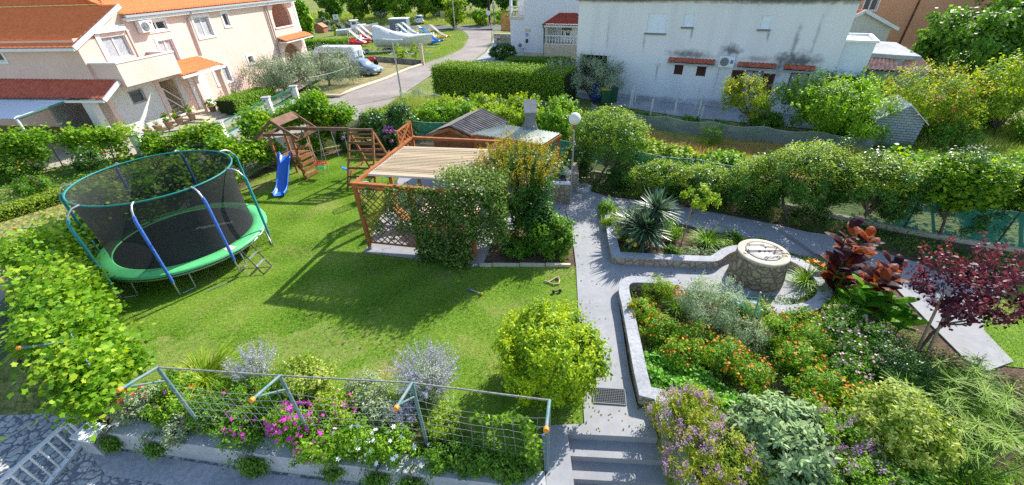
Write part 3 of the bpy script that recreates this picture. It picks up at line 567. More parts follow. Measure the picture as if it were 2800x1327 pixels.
# roof terrace block and porch at the right end
an = thing('white_annex', 'small flat roofed white block against the right end of the white house', 'annex', WF(12.4, 0, 0))
b = MB(); b.fbox(WF, 12.32, 13.7, -3.2, -.3, -.4, 4.0); b.build('wall', mat('bright white render', (.72, .76, .8), .8, noise=.04), an)
b = MB(); b.fbox(WF, 12.32, 13.8, -.36, -.2, 4.0, 4.12); b.fbox(WF, 13.64, 13.8, -3.3, -.36, 4.0, 4.12); b.fbox(WF, 12.32, 13.8, -3.3, -3.2, 4.0, 4.12); b.build('parapet', m_white, an)
b = MB(); b.fbox(WF, 12.3, 13.3, -.2, .5, 2.4, 2.5); b.build('porch_roof', m_white, an)
# low pink tiled outbuilding behind
ob = thing('tiled_outbuilding', 'low outbuilding with pale pink pantile roof behind the trees on the right', 'outbuilding', at(2370, 190, 0))
A_, B_, C_, D_ = at(2350, 192, 2.5), at(2560, 203, 2.5), at(2522, 163, 3.05), at(2372, 155, 3.1)
b = MB(); corr(b, A_, B_, C_, D_, 15, .12, 3, .03); b.build('roof', mat('pale pink tile', (.82, .44, .37), .85, noise=.3, nscale=3), ob)
b = MB(); q = [A_, B_, C_, D_]; b.prism([(p[0], p[1]) for p in [(A_[0]+.3, A_[1]+.3), (B_[0]-.2, B_[1]+.3), C_, D_]], 0, 2.45); b.build('wall', m_yard, ob)
E_, F_, G_ = at(2520, 156, 3.3), at(2450, 117, 3.3), at(2385, 113, 3.3)
b = MB(); b.prism([at(2372, 146, 3.3)[:2], E_[:2], F_[:2], G_[:2]], 3.12, 3.32); b.build('flat_roof', m_yard, ob)
b = MB(); b.prism([(at(2385, 140, 3.3)[0], at(2385, 140, 3.3)[1]+.4), (E_[0]-.5, E_[1]+.4), (F_[0]-.3, F_[1]-.3), (G_[0]+.2, G_[1]-.3)], 0, 3.115); b.build('back_wall', m_yard, ob)
# ---- white house with porch and red hipped roof -----------------
bz = -1.0; bc = at(1434, 153, bz); BF = Frame(bc, (.9, -.43))
bh = thing('porch_house', 'white house with a red hipped porch roof and arched white door behind the hedge', 'house', bc)
def bu(px, py, off=0.0):
    v = ray(px, py); o = np.array([0, 0, H]); p = np.array(BF(0, off, 0)); nn = np.array([BF.n[0], BF.n[1], 0]); t = ((p-o) @ nn)/(v @ nn); q_ = o+v*t
    return float((q_[0]-BF.p[0])*BF.e[0]+(q_[1]-BF.p[1])*BF.e[1]), float(q_[2])
m_bw = mat('cool white render', (.72, .73, .76), .85, noise=.03)
ua, zt = bu(1492, 72); ub = bu(1590, 72)[0]; zg = bz-.3
b = MB(); wall(b, BF, 0, ua, zg, 8); wall(b, BF, ub+1, ub+12, zg, 8); zh = bu(1500, 60)[1]; wall(b, BF, ua, ub+1, zh, 8); b.fbox(BF, ua, ub+1, -1.6, -1.55, zg, zh); b.fbox(BF, 0, .02, -10, -.01, zg, 8); b.fbox(BF, ua-.02, ua, -1.6, -.01, zg, zh)
b.build('wall', m_bw, bh)
b = MB(); b.fbox(BF, 0, ua, .004, .06, zg, bu(1434, 143)[1]); b.build('plinth', m_cream, bh)
fz = bu(1545, 117)[1]; b = MB(); b.fbox(BF, ua, ub+1, -1.55, .5, zg, fz-.15); b.build('porch_floor', m_cream, bh)
ez = bu(1483, 66, .6)[1]; e0 = bu(1483, 64, .6)[0]; e1 = bu(1640, 64, .6)[0]; rm, rz_ = bu(1551, 22, -.5)
b = MB(); A2, B2 = BF(e0, .6, ez), BF(e1, .6, ez); R2 = BF(rm, -.3, rz_)
corr(b, A2, B2, R2, R2, 22, .03, 12, .03); b.add([A2, R2, BF(e0, -.02, ez)], [(0, 1, 2)]); pr = b.build('porch_roof', mat('deep red tile', (.36, .07, .055), .7, noise=.2, nscale=4), bh)
b = MB(); b.fbox(BF, e0+.1, e1, -1.5, .55, ez-.32, ez-.1); b.build('soffit', m_white, pr); b = MB(); b.fbox(BF, e0-.02, e1, .55, .68, ez-.1, ez+.0); b.build('gutter', mat('brown gutter', (.12, .05, .05), .5), pr)
pipe(bh, [BF(e0+.1, .6, ez-.1), BF(e0+.1, .6, ez-.35), BF(ua-.15, .1, ez-.5), BF(ua-.15, .1, zg)], .07, mat('green downpipe', (.12, .2, .19), .5))
for k, uu in enumerate((ua+.1, ub+.9)): b = MB(); b.fbox(BF, uu, uu+.25, -.0, .25, fz-.15, ez-.3); b.build('porch_pillar', m_cream, bh)
d0, dz0 = bu(1535, 117, -1.5); d1, dz1 = bu(1566, 84, -1.5)
b = MB(); r = (d1-d0)/2; c0 = (d0+d1)/2; b.fbox(BF, d0-.1, d0, -1.54, -1.44, fz, dz1); b.fbox(BF, d1, d1+.1, -1.54, -1.44, fz, dz1); b.fbox(BF, d0, d1, -1.54, -1.48, fz, dz1)
for i in range(10):
    t0, t1 = math.pi*i/10, math.pi*(i+1)/10; R1 = r+.1
    b.add([BF(c0+R1*math.cos(t0), -1.44, dz1+R1*math.sin(t0)), BF(c0+R1*math.cos(t1), -1.44, dz1+R1*math.sin(t1)), BF(c0+r*math.cos(t1), -1.44, dz1+r*math.sin(t1)), BF(c0+r*math.cos(t0), -1.44, dz1+r*math.sin(t0))], [(0, 1, 2, 3)])
dr = b.build('front_door', m_whiteplas, bh)
b = MB(); b.add([BF(c0, -1.46, dz1)]+[BF(c0+r*.92*math.cos(math.pi*i/10), -1.46, dz1+.05+r*.85*math.sin(math.pi*i/10)) for i in range(11)], [tuple(range(12))]); b.fbox(BF, d0+.05, d0+.2, -1.475, -1.46, fz+.5, dz1-.1)
b.add([BF(c0+.1, -1.47, dz1-.5)]+[BF(c0+.1+.25*math.cos(math.pi*i/8), -1.47, dz1-.5+.22*math.sin(math.pi*i/8)) for i in range(9)], [tuple(range(10))]); b.fbox(BF, c0-.1, c0, -1.475, -1.46, fz+.4, fz+1); b.fbox(BF, c0+.22, c0+.32, -1.475, -1.46, fz+.4, fz+1); b.build('door_glass', m_glass, dr)
def balusters(fr, root, u0, u1, d, z0, n, h=.95, name='balustrade', mm=None):
    b = MB(); b.fbox(fr, u0, u1, d-.07, d+.07, z0+h-.1, z0+h); b.fbox(fr, u0, u1, d-.07, d+.07, z0, z0+.08)
    rl = b.build(name, mm or m_white, root)
    for k in range(n):
        b = MB(); b.lathe(fr(u0+(u1-u0)*(k+.5)/n, d, z0+.08), [(.045, 0), (.03, .08), (.075, .28), (.03, .55), (.045, h-.18)], 8); b.build('baluster', mm or m_white, rl)
    return rl
balusters(BF, bh, ua+.1, ub+.9, .42, fz-.15, 14)
b = MB(); y0 = bu(1443, 84); b.fbox(BF, y0[0]-.35, y0[0]+.35, .004, .04, y0[1]-.15, y0[1]+.15); b.build('name_plate', m_cream, bh)
y0 = bu(1441, 95); b = MB(); b.fbox(BF, y0[0]-.15, y0[0]+.15, .004, .05, y0[1]-.17, y0[1]+.17); b.build('house_number_plate', mat('blue and white plate', (.3, .3, .55), .5), bh)
y0 = bu(1441, 112); b = MB(); b.fbox(BF, y0[0]-.13, y0[0]+.13, .004, .12, y0[1]-.2, y0[1]+.2); b.build('mailbox', mat('black mailbox', (.02, .02, .03), .4), bh)
# rear wing with upper balcony
s0 = bu(1397, 130, -1.5)[0]
b = MB(); zb = bu(1400, 50, -1.5)[1]; wall(b, BF, s0, -.0, zg-.5, zb-.12, d=-1.5); wall(b, BF, s0, 0, zb+1.9, zb+5, d=-1.5); wall(b, BF, s0, .0, zb-.12, zb+2.4, d=-4.0); b.fbox(BF, s0, s0+.02, -10, -1.51, zg-.5, zb-.12); b.build('wing_wall', m_bw, bh)
b = MB(); b.fbox(BF, s0-.1, 0, -4, -1.4, zb-.12, zb+.12); b.build('balcony_slab', m_cream, bh)
balusters(BF, bh, s0, -.02, -1.5, zb+.12, 7, 1.15)
b = MB(); b.fbox(BF, s0, s0+.25, -1.75, -1.4, zb+.12, zb+1.9); b.build('balcony_pillar', m_bw, bh); window(BF, bh, s0+.5, s0+2, zb+1.0, zb+2.1, d=-3.95, n=1, trim=0)
y0 = bu(1428, 124, -1.1); tt = aircon('air conditioner low on the wall beside the round bush', BF(y0[0]-.1, -1.1, y0[1]), math.atan2(-.43, .9), None)
# ---- orange house far right --------------------------------------
oh = thing('orange_house', 'terracotta orange two-storey house beyond the trees at top right', 'house', (31, 38, -.3))
OF = Frame((28.0, 38.6), (.97, -.12)); m_or = mat('terracotta orange render', (.78, .38, .20), .9, noise=.06, nscale=2)
b = MB(); wall(b, OF, -2.5, 22, -.5, 8, [(1.5, 2.55, 4.2, 5.8), (13.6, 15.0, 4.1, 5.9)]); b.fbox(OF, -2.5, -2.48, -8, -.01, -.5, 8); b.build('wall', m_or, oh)
window(OF, oh, 1.5, 2.55, 4.2, 5.8, n=2, trim=.1); window(OF, oh, 13.6, 15.0, 4.1, 5.9, n=1, trim=.08)
pipe(oh, [OF(5.6, .08, 8), OF(5.4, .08, 0)], .06, mat('dark red downpipe', (.10, .03, .03), .5))
b = MB(); b.fbox(OF, 18, 23, .0, 1.2, 4.6, 4.8); b.fbox(OF, 18, 23, 1.1, 1.2, 4.8, 5.8); b.build('balcony', m_pink, oh)
gh = thing('gabled_shed', 'small white gabled building with a red roof edge below the orange house', 'shed', at(2370, 60, 0))
k0 = [at(2343, 42, 3.0), at(2362, 27, 3.6), at(2430, 66, 2.4)]; q0 = Vector(k0[0]); 
yy = 33.0
def aty(px, py, y): v = ray(px, py); t = y/v[1]; return (float(v[0]*t), y, float(H+v[2]*t))
P1, P2, P3 = aty(2320, 48, yy), aty(2362, 28, yy), aty(2440, 70, yy)
b = MB(); b.add([(P1[0], yy, -.3), (P3[0], yy, -.3), P3, P2, P1, (P1[0], yy+4, -.3), (P3[0], yy+4, -.3), (P3[0], yy+4, P3[2]), (P2[0], yy+4, P2[2]), (P1[0], yy+4, P1[2])], [(0, 1, 2, 3, 4), (9, 8, 7, 6, 5), (1, 6, 7, 2), (0, 4, 9, 5)]); b.build('wall', mat('cream render', (.62, .6, .52), .9), gh)
b = MB(); corr(b, (P3[0]+.4, yy-.2, P3[2]-.2), (P3[0]+.4, yy+4, P3[2]-.2), (P2[0], yy+4, P2[2]), (P2[0], yy-.2, P2[2]), 18, .05, 5, .03); corr(b, (P1[0]-.3, yy+4, P1[2]-.15), (P1[0]-.3, yy-.2, P1[2]-.15), (P2[0], yy-.2, P2[2]), (P2[0], yy+4, P2[2]), 18, .05, 3, .03); b.build('roof', m_tile, gh)
b = MB(); b.beam((P2[0], yy-.22, P2[2]-.04), (P3[0]+.4, yy-.22, P3[2]-.24), .06, .2); b.beam((P2[0], yy-.22, P2[2]-.04), (P1[0]-.3, yy-.22, P1[2]-.19), .06, .2); b.build('bargeboard', m_white, gh)
# ================================================================ garden built things
m_wood = mat('stained pine', (.33, .145, .055), .65, noise=.3, nscale=6, bump=.2, bscale=25)
m_wood2 = mat('weathered brown wood', (.20, .105, .06), .75, noise=.3, nscale=5, bump=.2, bscale=25)
m_woodr = mat('red brown stained wood', (.40, .135, .04), .6, noise=.25, nscale=5)
m_galv = mat('galvanised steel', (.45, .47, .48), .4, .5, .6, noise=.15)
m_gpipe = mat('weathered green painted pipe', (.07, .20, .20), .55, noise=.35, nscale=9, col2=(.20, .24, .23))
# --- retaining wall
rw = thing('retaining_wall', 'long grey concrete retaining wall with flat top below the front flower bed', 'wall', (WL[1][0], WL[1][1], 0))
def strip_poly(line, wdt, off=0.0):
    """offset a polyline sideways (left of travel is +) into a band"""
    P = [Vector((p[0], p[1])) for p in line]; A, B = [], []
    for i in range(len(P)):
        d1 = (P[i]-P[i-1]).normalized() if i else None; d2 = (P[i+1]-P[i]).normalized() if i < len(P)-1 else None
        if d1 is None: nn = Vector((-d2.y, d2.x)); k = 1
        elif d2 is None: nn = Vector((-d1.y, d1.x)); k = 1
        else:
            nn = Vector((-d1.y, d1.x))+Vector((-d2.y, d2.x)); nn.normalize(); k = min(1.6, 1/max(.5, nn.dot(Vector((-d1.y, d1.x)))))
        A.append(P[i]+nn*off*k); B.append(P[i]+nn*(off+wdt)*k)
    return A, B
def band(mb, line, wdt, z0, z1, off=0.0):
    A, B = strip_poly(line, wdt, off); n = len(A)
    vs = [(*A[i], z0) for i in range(n)]+[(*B[i], z0) for i in range(n)]+[(*A[i], z1) for i in range(n)]+[(*B[i], z1) for i in range(n)]
    fs = []
    for i in range(n-1): fs += [(2*n+i, 2*n+i+1, 3*n+i+1, 3*n+i), (i, i+1, 2*n+i+1, 2*n+i), (n+i+1, n+i, 3*n+i, 3*n+i+1)]
    fs += [(0, 2*n, 3*n, n), (n-1, 2*n-1, 4*n-1, 3*n-1)]
    return mb.add(vs, fs)
b = MB(); band(b, WL[1:]+[(.46, 3.7)], .34, -1.1, .06); b.build('wall_body', m_wall, rw)
# --- kerbed beds
def smooth(pts, it=2):
    for _ in range(it):
        q = [pts[0]]
        for a_, b_ in zip(pts, pts[1:]): q += [(.75*a_[0]+.25*b_[0], .75*a_[1]+.25*b_[1]), (.25*a_[0]+.75*b_[0], .25*a_[1]+.75*b_[1])]
        pts = q+[pts[-1]]
    return pts
def kerb(label, line, wdt, h, side=1):
    k = thing('stone_kerb', label, 'kerb wall', (line[0][0], line[0][1], 0), 'stone kerbs round the raised beds')
    line = line if side > 0 else line[::-1]
    b = MB(); band(b, line, wdt, -.1, h-.045, .02); b.build('stone_face', m_stone, k)
    b = MB(); A, B = strip_poly(line, wdt+.0, 0)
    band(b, line, wdt+.03, h-.045, h, 0); b.build('coping', m_cap, k)
kerb('stone kerb with grey coping round the yucca bed up to the well', [(3.6, 14.35), (3.43, 13.2), (3.2, 11.6), (3.09, 10.44)]+smooth([(3.4, 10.36), (5.9, 9.98), (6.25, 10.0), (6.6, 10.3), (6.95, 10.5), (7.5, 10.55)], 2), .26, .3, 1)
kerb('long stone kerb with grey coping running down beside the path and stairs', smooth([(4.7, 9.22), (3.6, 9.42), (3.25, 9.4), (2.98, 9.15), (2.9, 8.7)], 2)+[(2.86, 8.2), (2.6, 6.0), (2.55, 5.42), (2.84, 5.32), (2.79, 4.7), (2.79, 3.0)], .26, .3, 1)
kerb('low kerb between the well path and the flower bed', [(5.95, 9.02), (4.71, 9.215)], .24, .12, 1)
ring = [(7.15+1.42*math.cos(t), 9.28+1.25*math.sin(t)) for t in [math.radians(x_) for x_ in range(55, -150, -10)]]
kerb('curved kerb ring around the right side of the well', ring, .3, .26, 1)
# --- well
wl_ = thing('stone_well', 'round stone well with concrete lid and black iron scrollwork', 'well', (7.15, 9.55, 0))
b = MB(); b.lathe((7.15, 9.55, 0), [(.74, 0), (.735, .2), (.70, .5), (.665, .85)], 40); o = b.build('stone_ring', stone_mat('rough well stone', [(.44, .33, .19), (.54, .42, .26), (.38, .29, .18), (.48, .39, .26)], (.20, .16, .12), scale=4.4, gap=.05, bump=1, stretch=(1, 1, 1.15)), wl_)
b = MB(); b.lathe((7.15, 9.55, 0), [(.665, .85), (.675, .86), (.675, .90), (.66, .915), (.47, .915), (.47, .90)], 40); b.build('rim', m_cream, wl_)
b = MB(); b.lathe((7.15, 9.55, 0), [(.46, .90), (.46, .93), (.44, .94), (.001, .945)], 36); b.build('lid', mat('pale metal lid', (.50, .46, .40), .6, noise=.1), wl_)
m_iron = mat('black wrought iron', (.015, .015, .015), .5)
def scroll(mb, c, L, ang, z, r=.009):
    for s in (-1, 1):
        pts = []
        for i in range(15):
            t = i/14; x_ = s*(L*.5*t); y_ = .035*math.sin(t*math.pi*1.5)
            if t > .75: k = (t-.75)/.25*4.5; x_ = s*(L*.375+.05*math.sin(k)); y_ = .035*math.sin(.75*math.pi*1.5)+.05*(1-math.cos(k))*.7
            q = rot2((x_, y_), ang); pts.append((c[0]+q[0], c[1]+q[1], z))
        mb.tube(pts, r, 5)
b = MB(); cx_, cy_, zz = 7.15, 9.55, .965
scroll(b, (cx_-.1, cy_+.27), .5, -.15, zz); b.tube([(cx_-.55, cy_+.0, zz), (cx_+.5, cy_-.05, zz)], .013, 5); scroll(b, (cx_+.0, cy_-.06), .36, -.1, zz); scroll(b, (cx_+.06, cy_-.36), .46, .05, zz)
b.tube([(cx_+.12, cy_+.17, zz), (cx_+.45, cy_+.12, zz)], .012, 5); b.tube([(cx_+.2, cy_-.14, zz), (cx_+.55, cy_-.22, zz)], .012, 5); b.tube([(cx_+.45, cy_+.12, zz), (cx_+.3, cy_-.02, zz), (cx_+.24, cy_-.16, zz)], .009, 5)
for p in ((.12, .17), (.2, -.14), (.55, -.22), (-.52, 0), (-.42, .02)): b.tube([(cx_+p[0], cy_+p[1]-.05, zz), (cx_+p[0], cy_+p[1]+.05, zz)], .012, 5)
b.build('iron_scrollwork', m_iron, wl_)
# --- floor grate
gt = thing('drain_grate', 'rectangular galvanised drain grate set in the grey path', 'grate', at(1665, 1083, .02)); c = [at(1618, 1061, .026), at(1708, 1066, .026), at(1712, 1108, .026), at(1624, 1102, .026)]
g0, g1, g2, g3 = map(Vector, c); b = MB(); b.add([tuple(p) for p in (g3, g2, g1, g0)], [(0, 1, 2, 3)]); b.build('pit', m_dark, gt)
b = MB(); up3 = Vector((0, 0, .012))
for i in range(19): t = i/18; b.beam(g0.lerp(g1, t)+up3, g3.lerp(g2, t)+up3, .005, .012)
for i in range(10): t = i/9; b.beam(g0.lerp(g3, t)+up3, g1.lerp(g2, t)+up3, .006, .012)
for p, q in ((g0, g1), (g1, g2), (g2, g3), (g3, g0)): b.beam(p+up3, q+up3, .02, .018)
b.build('bars', mat('dull grate steel', (.20, .21, .22), .6), gt)
# --- pipe trellis with wire mesh
m_cap_o = mat('orange cap', (.75, .28, .03), .5); ARM = Vector((-.1646, -.9467, .277)); PB = [(-6.43, 5.08, 2.05), (-4.10, 4.79, 2.06), (-1.8, 4.63, 1.95), (.5, 4.07, 2.12)]
tr = thing('pipe_trellis', 'weathered green pipe frame with orange end caps and wire mesh above the front bed', 'trellis', (PB[0][0], PB[0][1], 0)); wn = mat('thin grey wire', (.30, .32, .32), .6)
for x_, y_, h in PB:
    b = MB(); b.tube([(x_, y_, -.05), (x_, y_, h)], .032, 10); po = b.build('post', m_gpipe, tr); T_ = Vector((x_, y_, h)); E_ = T_+ARM*.62
    b = MB(); b.tube([T_, E_], .028, 10); b.tube([E_-ARM*.05, (x_, y_, h-.36)], .018, 8); b.build('arm', m_gpipe, po)
    b = MB(); b.tube([E_-ARM*.01, E_+ARM*.05], .042, 10); b.build('end_cap', m_cap_o, po)
b = MB(); b.tube([(p[0], p[1], p[2]+.0) for p in PB], .016, 8); b.build('top_rail', mat('rusty rail', (.26, .25, .23), .6, noise=.4, nscale=20), tr)
b = MB(); L_ = [Vector(p[:2]) for p in PB]
def along(t):
    k = min(2, int(t*3)); f = t*3-k; a_ = L_[k].lerp(L_[k+1], f); zt = PB[k][2]*(1-f)+PB[k+1][2]*f; return a_, zt
for r_ in range(7):
    pts = []
    for i in range(49):
        t = i/48; a_, zt = along(t); s = abs(math.sin(t*3*math.pi)); top = zt-.42-.16*s; z = .2+(top-.2)*r_/6; pts.append((a_.x+.015*math.sin(i*1.7+r_), a_.y-.03+.05*s*math.sin(r_*.5), z+.01*math.sin(i*2.1+r_*1.3)))
    b.tube(pts, .0032, 3, caps=False)
for i in range(37):
    t = i/36; a_, zt = along(t); s = abs(math.sin(t*3*math.pi)); pts = []
    for r_ in range(6): f = r_/5; pts.append((a_.x+.02*math.sin(i+r_*.7), a_.y-.03+.05*s*math.sin(f*5), .1+(zt-.42-.16*s-.1)*f))
    b.tube(pts, .0042, 3, caps=False)
b.build('wire_mesh', wn, tr)
# the same kind of frame carrying the grape vine at the left
tv = thing('vine_frame', 'green pipe frame under the grape vine at the left edge, one orange cap showing', 'trellis', (-8.6, 5.6, 0))
def vpost(P, h):
    b = MB(); b.tube([(P[0], P[1], -.2), (P[0], P[1], h)], .032, 8); po = b.build('post', m_gpipe, tv); T_ = Vector((P[0], P[1], h)); E_ = T_+Vector((-.62, -.32, .2))
    b = MB(); b.tube([T_, E_], .028, 8); b.build('arm', m_gpipe, po); b = MB(); b.tube([E_, E_+Vector((-.05, -.025, .015))], .042, 8); b.build('end_cap', m_cap_o, po)
vpost((-9.0, 6.1), 1.75); vpost((-11.3, 8.2), 1.9); vpost((-13.4, 10.6), 1.9)
b = MB(); b.tube([(-8.2, 5.5, 1.7), (-9.0, 6.1, 1.75), (-11.3, 8.2, 1.9), (-13.4, 10.6, 1.9)], .016, 6); b.build('top_rail', m_gpipe, tv)
# --- white gate
gate = thing('garden_gate', 'white metal railing gate with round bars at the bottom left', 'gate', (-9.15, 5.2, -.5)); m_gate = mat('white gate paint', (.78, .78, .78), .4, .5)
g0, g1 = Vector(at(187, 1151, .12)), Vector(at(-30, 1345, .12)); gd = (g1-g0)
b = MB(); b.beam(g0, g1, .07, .05); b.build('top_rail', m_gate, gate)
b = MB(); b.beam(g0-Vector((0, 0, .62)), g1-Vector((0, 0, .92)), .12, .06); b.build('bottom_rail', m_gate, gate)
for i in range(9): p = g0+gd*(i+.6)/8.5; b = MB(); b.tube([p-Vector((0, 0, .9)), p-Vector((0, 0, .02))], .022, 8); b.build('bar', m_gate, gate)
for p in (g0+gd*-.02,): b = MB(); b.box((p.x, p.y, -.38), (.1, .1, 1.0)); b.build('post', m_gate, gate)
gp = thing('gate_pillar', 'white rendered pillar between the gate and the retaining wall', 'pillar', (-8.95, 5.15, -.5)); b = MB(); b.box((-8.95, 5.2, -.5), (.42, .34, 1.02), -.2); b.build('shaft', m_wall, gp); b = MB(); b.box((-8.95, 5.2, .04), (.48, .40, .05), -.2); b.build('cap', m_white, gp)
# --- trampoline
TC = Vector((-10.88, 11.92)); ty = thing('trampoline', 'large trampoline with green edge padding, black mesh enclosure and blue sleeved poles', 'trampoline', (TC.x, TC.y, 0))
def el(r, t, z, k=.97): return (TC.x+r*math.cos(t), TC.y+r*k*math.sin(t), z)
NA = 72
def ringf(mb, prof):
    vs = [el(r, 2*math.pi*i/NA, z) for r, z in prof for i in range(NA)]
    return mb.add(vs, [(j*NA+i, j*NA+(i+1) % NA, (j+1)*NA+(i+1) % NA, (j+1)*NA+i) for j in range(len(prof)-1) for i in range(NA)], True)
b = MB(); ringf(b, [(2.42, .655), (2.42, .71), (2.38, .735), (2.2, .745), (2.0, .735), (1.98, .71)]); b.build('edge_pad', mat('green vinyl padding', (.12, .56, .20), .45, .5, noise=.12, nscale=3, bump=.3, bscale=6), ty)
b = MB(); b.add([el(2.0, 2*math.pi*i/NA, .70) for i in range(NA)], [tuple(range(NA))]); mt = b.build('jump_mat', mat('black jumping mat', (.016, .018, .022), .7, .3, noise=.2, nscale=3), ty)
b = MB(); ringf(b, [(2.40, .60), (2.40, .56), (2.34, .56), (2.34, .60)]); b.build('frame_ring', m_galv, ty)
# wording on the mat
def text_mesh(body, size, m_, parent, loc, rz, name='lettering', italic=0.0, extr=.001, rx=0.0):
    cu = bpy.data.curves.new(name, 'FONT'); cu.body = body; cu.size = size; cu.extrude = extr; cu.shear = italic; cu.align_x = 'CENTER'; cu.align_y = 'CENTER'
    o = bpy.data.objects.new(name, cu); C.objects.link(o); dg = bpy.context.evaluated_depsgraph_get(); me = bpy.data.meshes.new_from_object(o.evaluated_get(dg)); bpy.data.objects.remove(o); bpy.data.curves.remove(cu)
    me.materials.clear(); me.transform(Matrix.Translation(loc) @ Matrix.Rotation(rz, 4, 'Z') @ Matrix.Rotation(rx, 4, 'X')); return link(name, me, m_, parent)
text_mesh('insportline', .26, mat('white lettering', (.8, .8, .8), .5), mt, (-10.35, 12.55, .704), .33, italic=.4)
sp_ = Vector(at(675, 640, .75)); b = MB()
q = [el(2.05+.32*a_, t_, .7475) for a_, t_ in ((0, -.52), (1, -.52), (1, -.40), (0, -.40))]; b.add(q, [(0, 1, 2, 3)]); b.build('warning_sticker', mat('pale sticker', (.6, .5, .5), .5, noise=.4, nscale=40), ty)
m_net = bpy.data.materials.new('black safety net'); m_net.use_nodes = True; n, l = nodes(m_net); bs = n['Principled BSDF']; bs.inputs['Base Color'].default_value = (.02, .022, .025, 1); bs.inputs['Roughness'].default_value = .8
nz = n.new('ShaderNodeTexNoise'); nz.inputs['Scale'].default_value = .8; mr = n.new('ShaderNodeMapRange'); mr.inputs[3].default_value = .62; mr.inputs[4].default_value = .82; l.new(nz.outputs['Fac'], mr.inputs[0]); l.new(mr.outputs[0], bs.inputs['Alpha'])
nb = MB(); k_ = []
for j in range(9):
    t = j/8; k_.append((2.0+.1*t-.06*math.sin(math.pi*t), .74+t*2.14))
NR = 120; vs = []
for j, (r, z) in enumerate(k_):
    for i in range(NR): th = 2*math.pi*i/NR; vs.append(el(r+.02*math.sin(th*8)*math.sin(math.pi*j/8), th, z))
nb.add(vs, [(j*NR+i, j*NR+(i+1) % NR, (j+1)*NR+(i+1) % NR, (j+1)*NR+i) for j in range(8) for i in range(NR)], True); nb.build('safety_net', m_net, ty)
m_teal = mat('teal foam ring', (.02, .24, .22), .5); m_blue = mat('blue foam sleeve', (.02, .09, .50), .5, noise=.5, nscale=22, col2=(.10, .22, .62)); m_teal2 = mat('teal foam sleeve', (.015, .20, .22), .5, col2=(.06, .34, .34), nscale=22)
b = MB(); b.tube([el(2.1, 2*math.pi*i/60, 2.9) for i in range(61)], .024, 8, caps=False); b.build('top_hoop', m_teal, ty)
for i_, deg in enumerate((-107, -68, -31, 6, 62, 108, 151, 196)):
    t = math.radians(deg); b = MB(); b.tube([el(2.56, t, .02), el(2.56, t, .62)], .024, 8); lg = b.build('leg', m_galv, ty)
    t2 = t+math.radians(9); b = MB(); b.tube([el(2.3, t2, .6), el(2.35, t2, .03), el(2.5, t+.02, .03)], .022, 8); b.build('leg_brace', m_galv, lg)
    b = MB(); b.tube([el(2.56, t, .5), el(2.56, t, 1.5), el(2.56, t, 2.55), el(2.5, t, 2.68)], .042, 10); ps = b.build('pole_sleeve', m_blue if deg in (-68, -31, 108, 151) else m_teal2, ty)
    b = MB(); b.tube([el(2.52, t, 2.64), el(2.42, t, 2.82), el(2.28, t, 2.91), el(2.1, t, 2.92)], .026, 8); b.build('pole_end', m_galv, ps)
ld = thing('trampoline_ladder', 'small black two-step ladder leaning on the trampoline edge', 'ladder', (-8.1, 10.65, 0)); mb_ = mat('black painted steel', (.03, .032, .035), .5)
f0, f1 = Vector(at(722, 752, .0)), Vector(at(744, 729, .0)); tq = Vector(at(657, 684, .62))-f0
b = MB(); b.tube([f0+tq, f0+tq*.1+Vector((0, 0, .0)), f0+Vector((.0, 0, .03)), f1+Vector((0, 0, .03)), f1+tq*.1, f1+tq], .017, 8); b.build('frame', mb_, ld)
for k in (.32, .64): b = MB(); b.beam(f0+tq*k, f1+tq*k, .07, .025); b.build('tread', m_galv, ld)
rd = thing('metal_rod', 'thin grey metal rod lying on the lawn beside the trampoline', 'rod', at(600, 785, .02)); b = MB(); b.tube([at(566, 796, .03), at(622, 772, .03)], .012, 6); b.build('shaft', m_galv, rd); b = MB(); b.tube([at(622, 772, .03), at(650, 758, .02)], .02, 6); b.build('grip', mb_, rd)
# --- play tower with slide, swing beam and climbing frame
pt = thing('play_tower', 'brown wooden climbing tower with open roof frame, platform, swing beam and ladder frame', 'playset', (-10, 17.6, 0))
A0, A1, A2, A3 = Vector((-10.47, 17.85, 0)), Vector((-9.45, 17.8, 0)), Vector((-9.15, 18.55, 0)), Vector((-10.2, 18.7, 0))   # near left, near right, far right, far left
Z = lambda p, z: (p.x, p.y, z)
for p in (A0, A1, A2, A3): b = MB(); b.beam(Z(p, 0), Z(p, 2.15), .09); b.build('post', m_wood, pt)
b = MB(); e = .06
for i in range(7): t = (i+.5)/7; q0, q1 = A0.lerp(A3, t), A1.lerp(A2, t); b.beam(Z(q0, 1.08), Z(q1, 1.08), .155, .03)
b.beam(Z(A0, 1.0), Z(A1, 1.0), .04, .12); b.beam(Z(A3, 1.0), Z(A2, 1.0), .04, .12); b.build('platform', m_wood, pt)
dx = (A1-A0).normalized(); dy = (A3-A0).normalized(); mid0 = (A0+A1)/2; mid1 = (A2+A3)/2; rz0 = 2.78
r0, r1 = mid0-dy*.25, mid1+dy*.2
b = MB()
for m_ in (r0, r1):
    for s in (-1, 1): b.beam(Z(m_, rz0), Z(m_+dx*s*.95, 2.0), .045, .12)
for p, q in ((A0, A1), (A3, A2)): b.beam(Z(p-dx*.25, 2.12), Z(q+dx*.25, 2.12), .04, .10)
for s in (-1, 1):
    b.add([Z(r0, rz0+.07), Z(r1, rz0+.07), Z(r1+dx*s*.28, rz0-.20), Z(r0+dx*s*.28, rz0-.20)], [(0, 1, 2, 3)]); b.beam(Z(r0+dx*s*.93, 2.03), Z(r1+dx*s*.93, 2.03), .04, .14)
b.build('roof_frame', m_wood2, pt)
for k, z in enumerate((.12, .42, .72, 1.0)): b = MB(); b.beam(Z(A1+dx*.06, z), Z(A2+dx*.06, z), .03, .17); b.build('climbing_board', m_wood, pt)
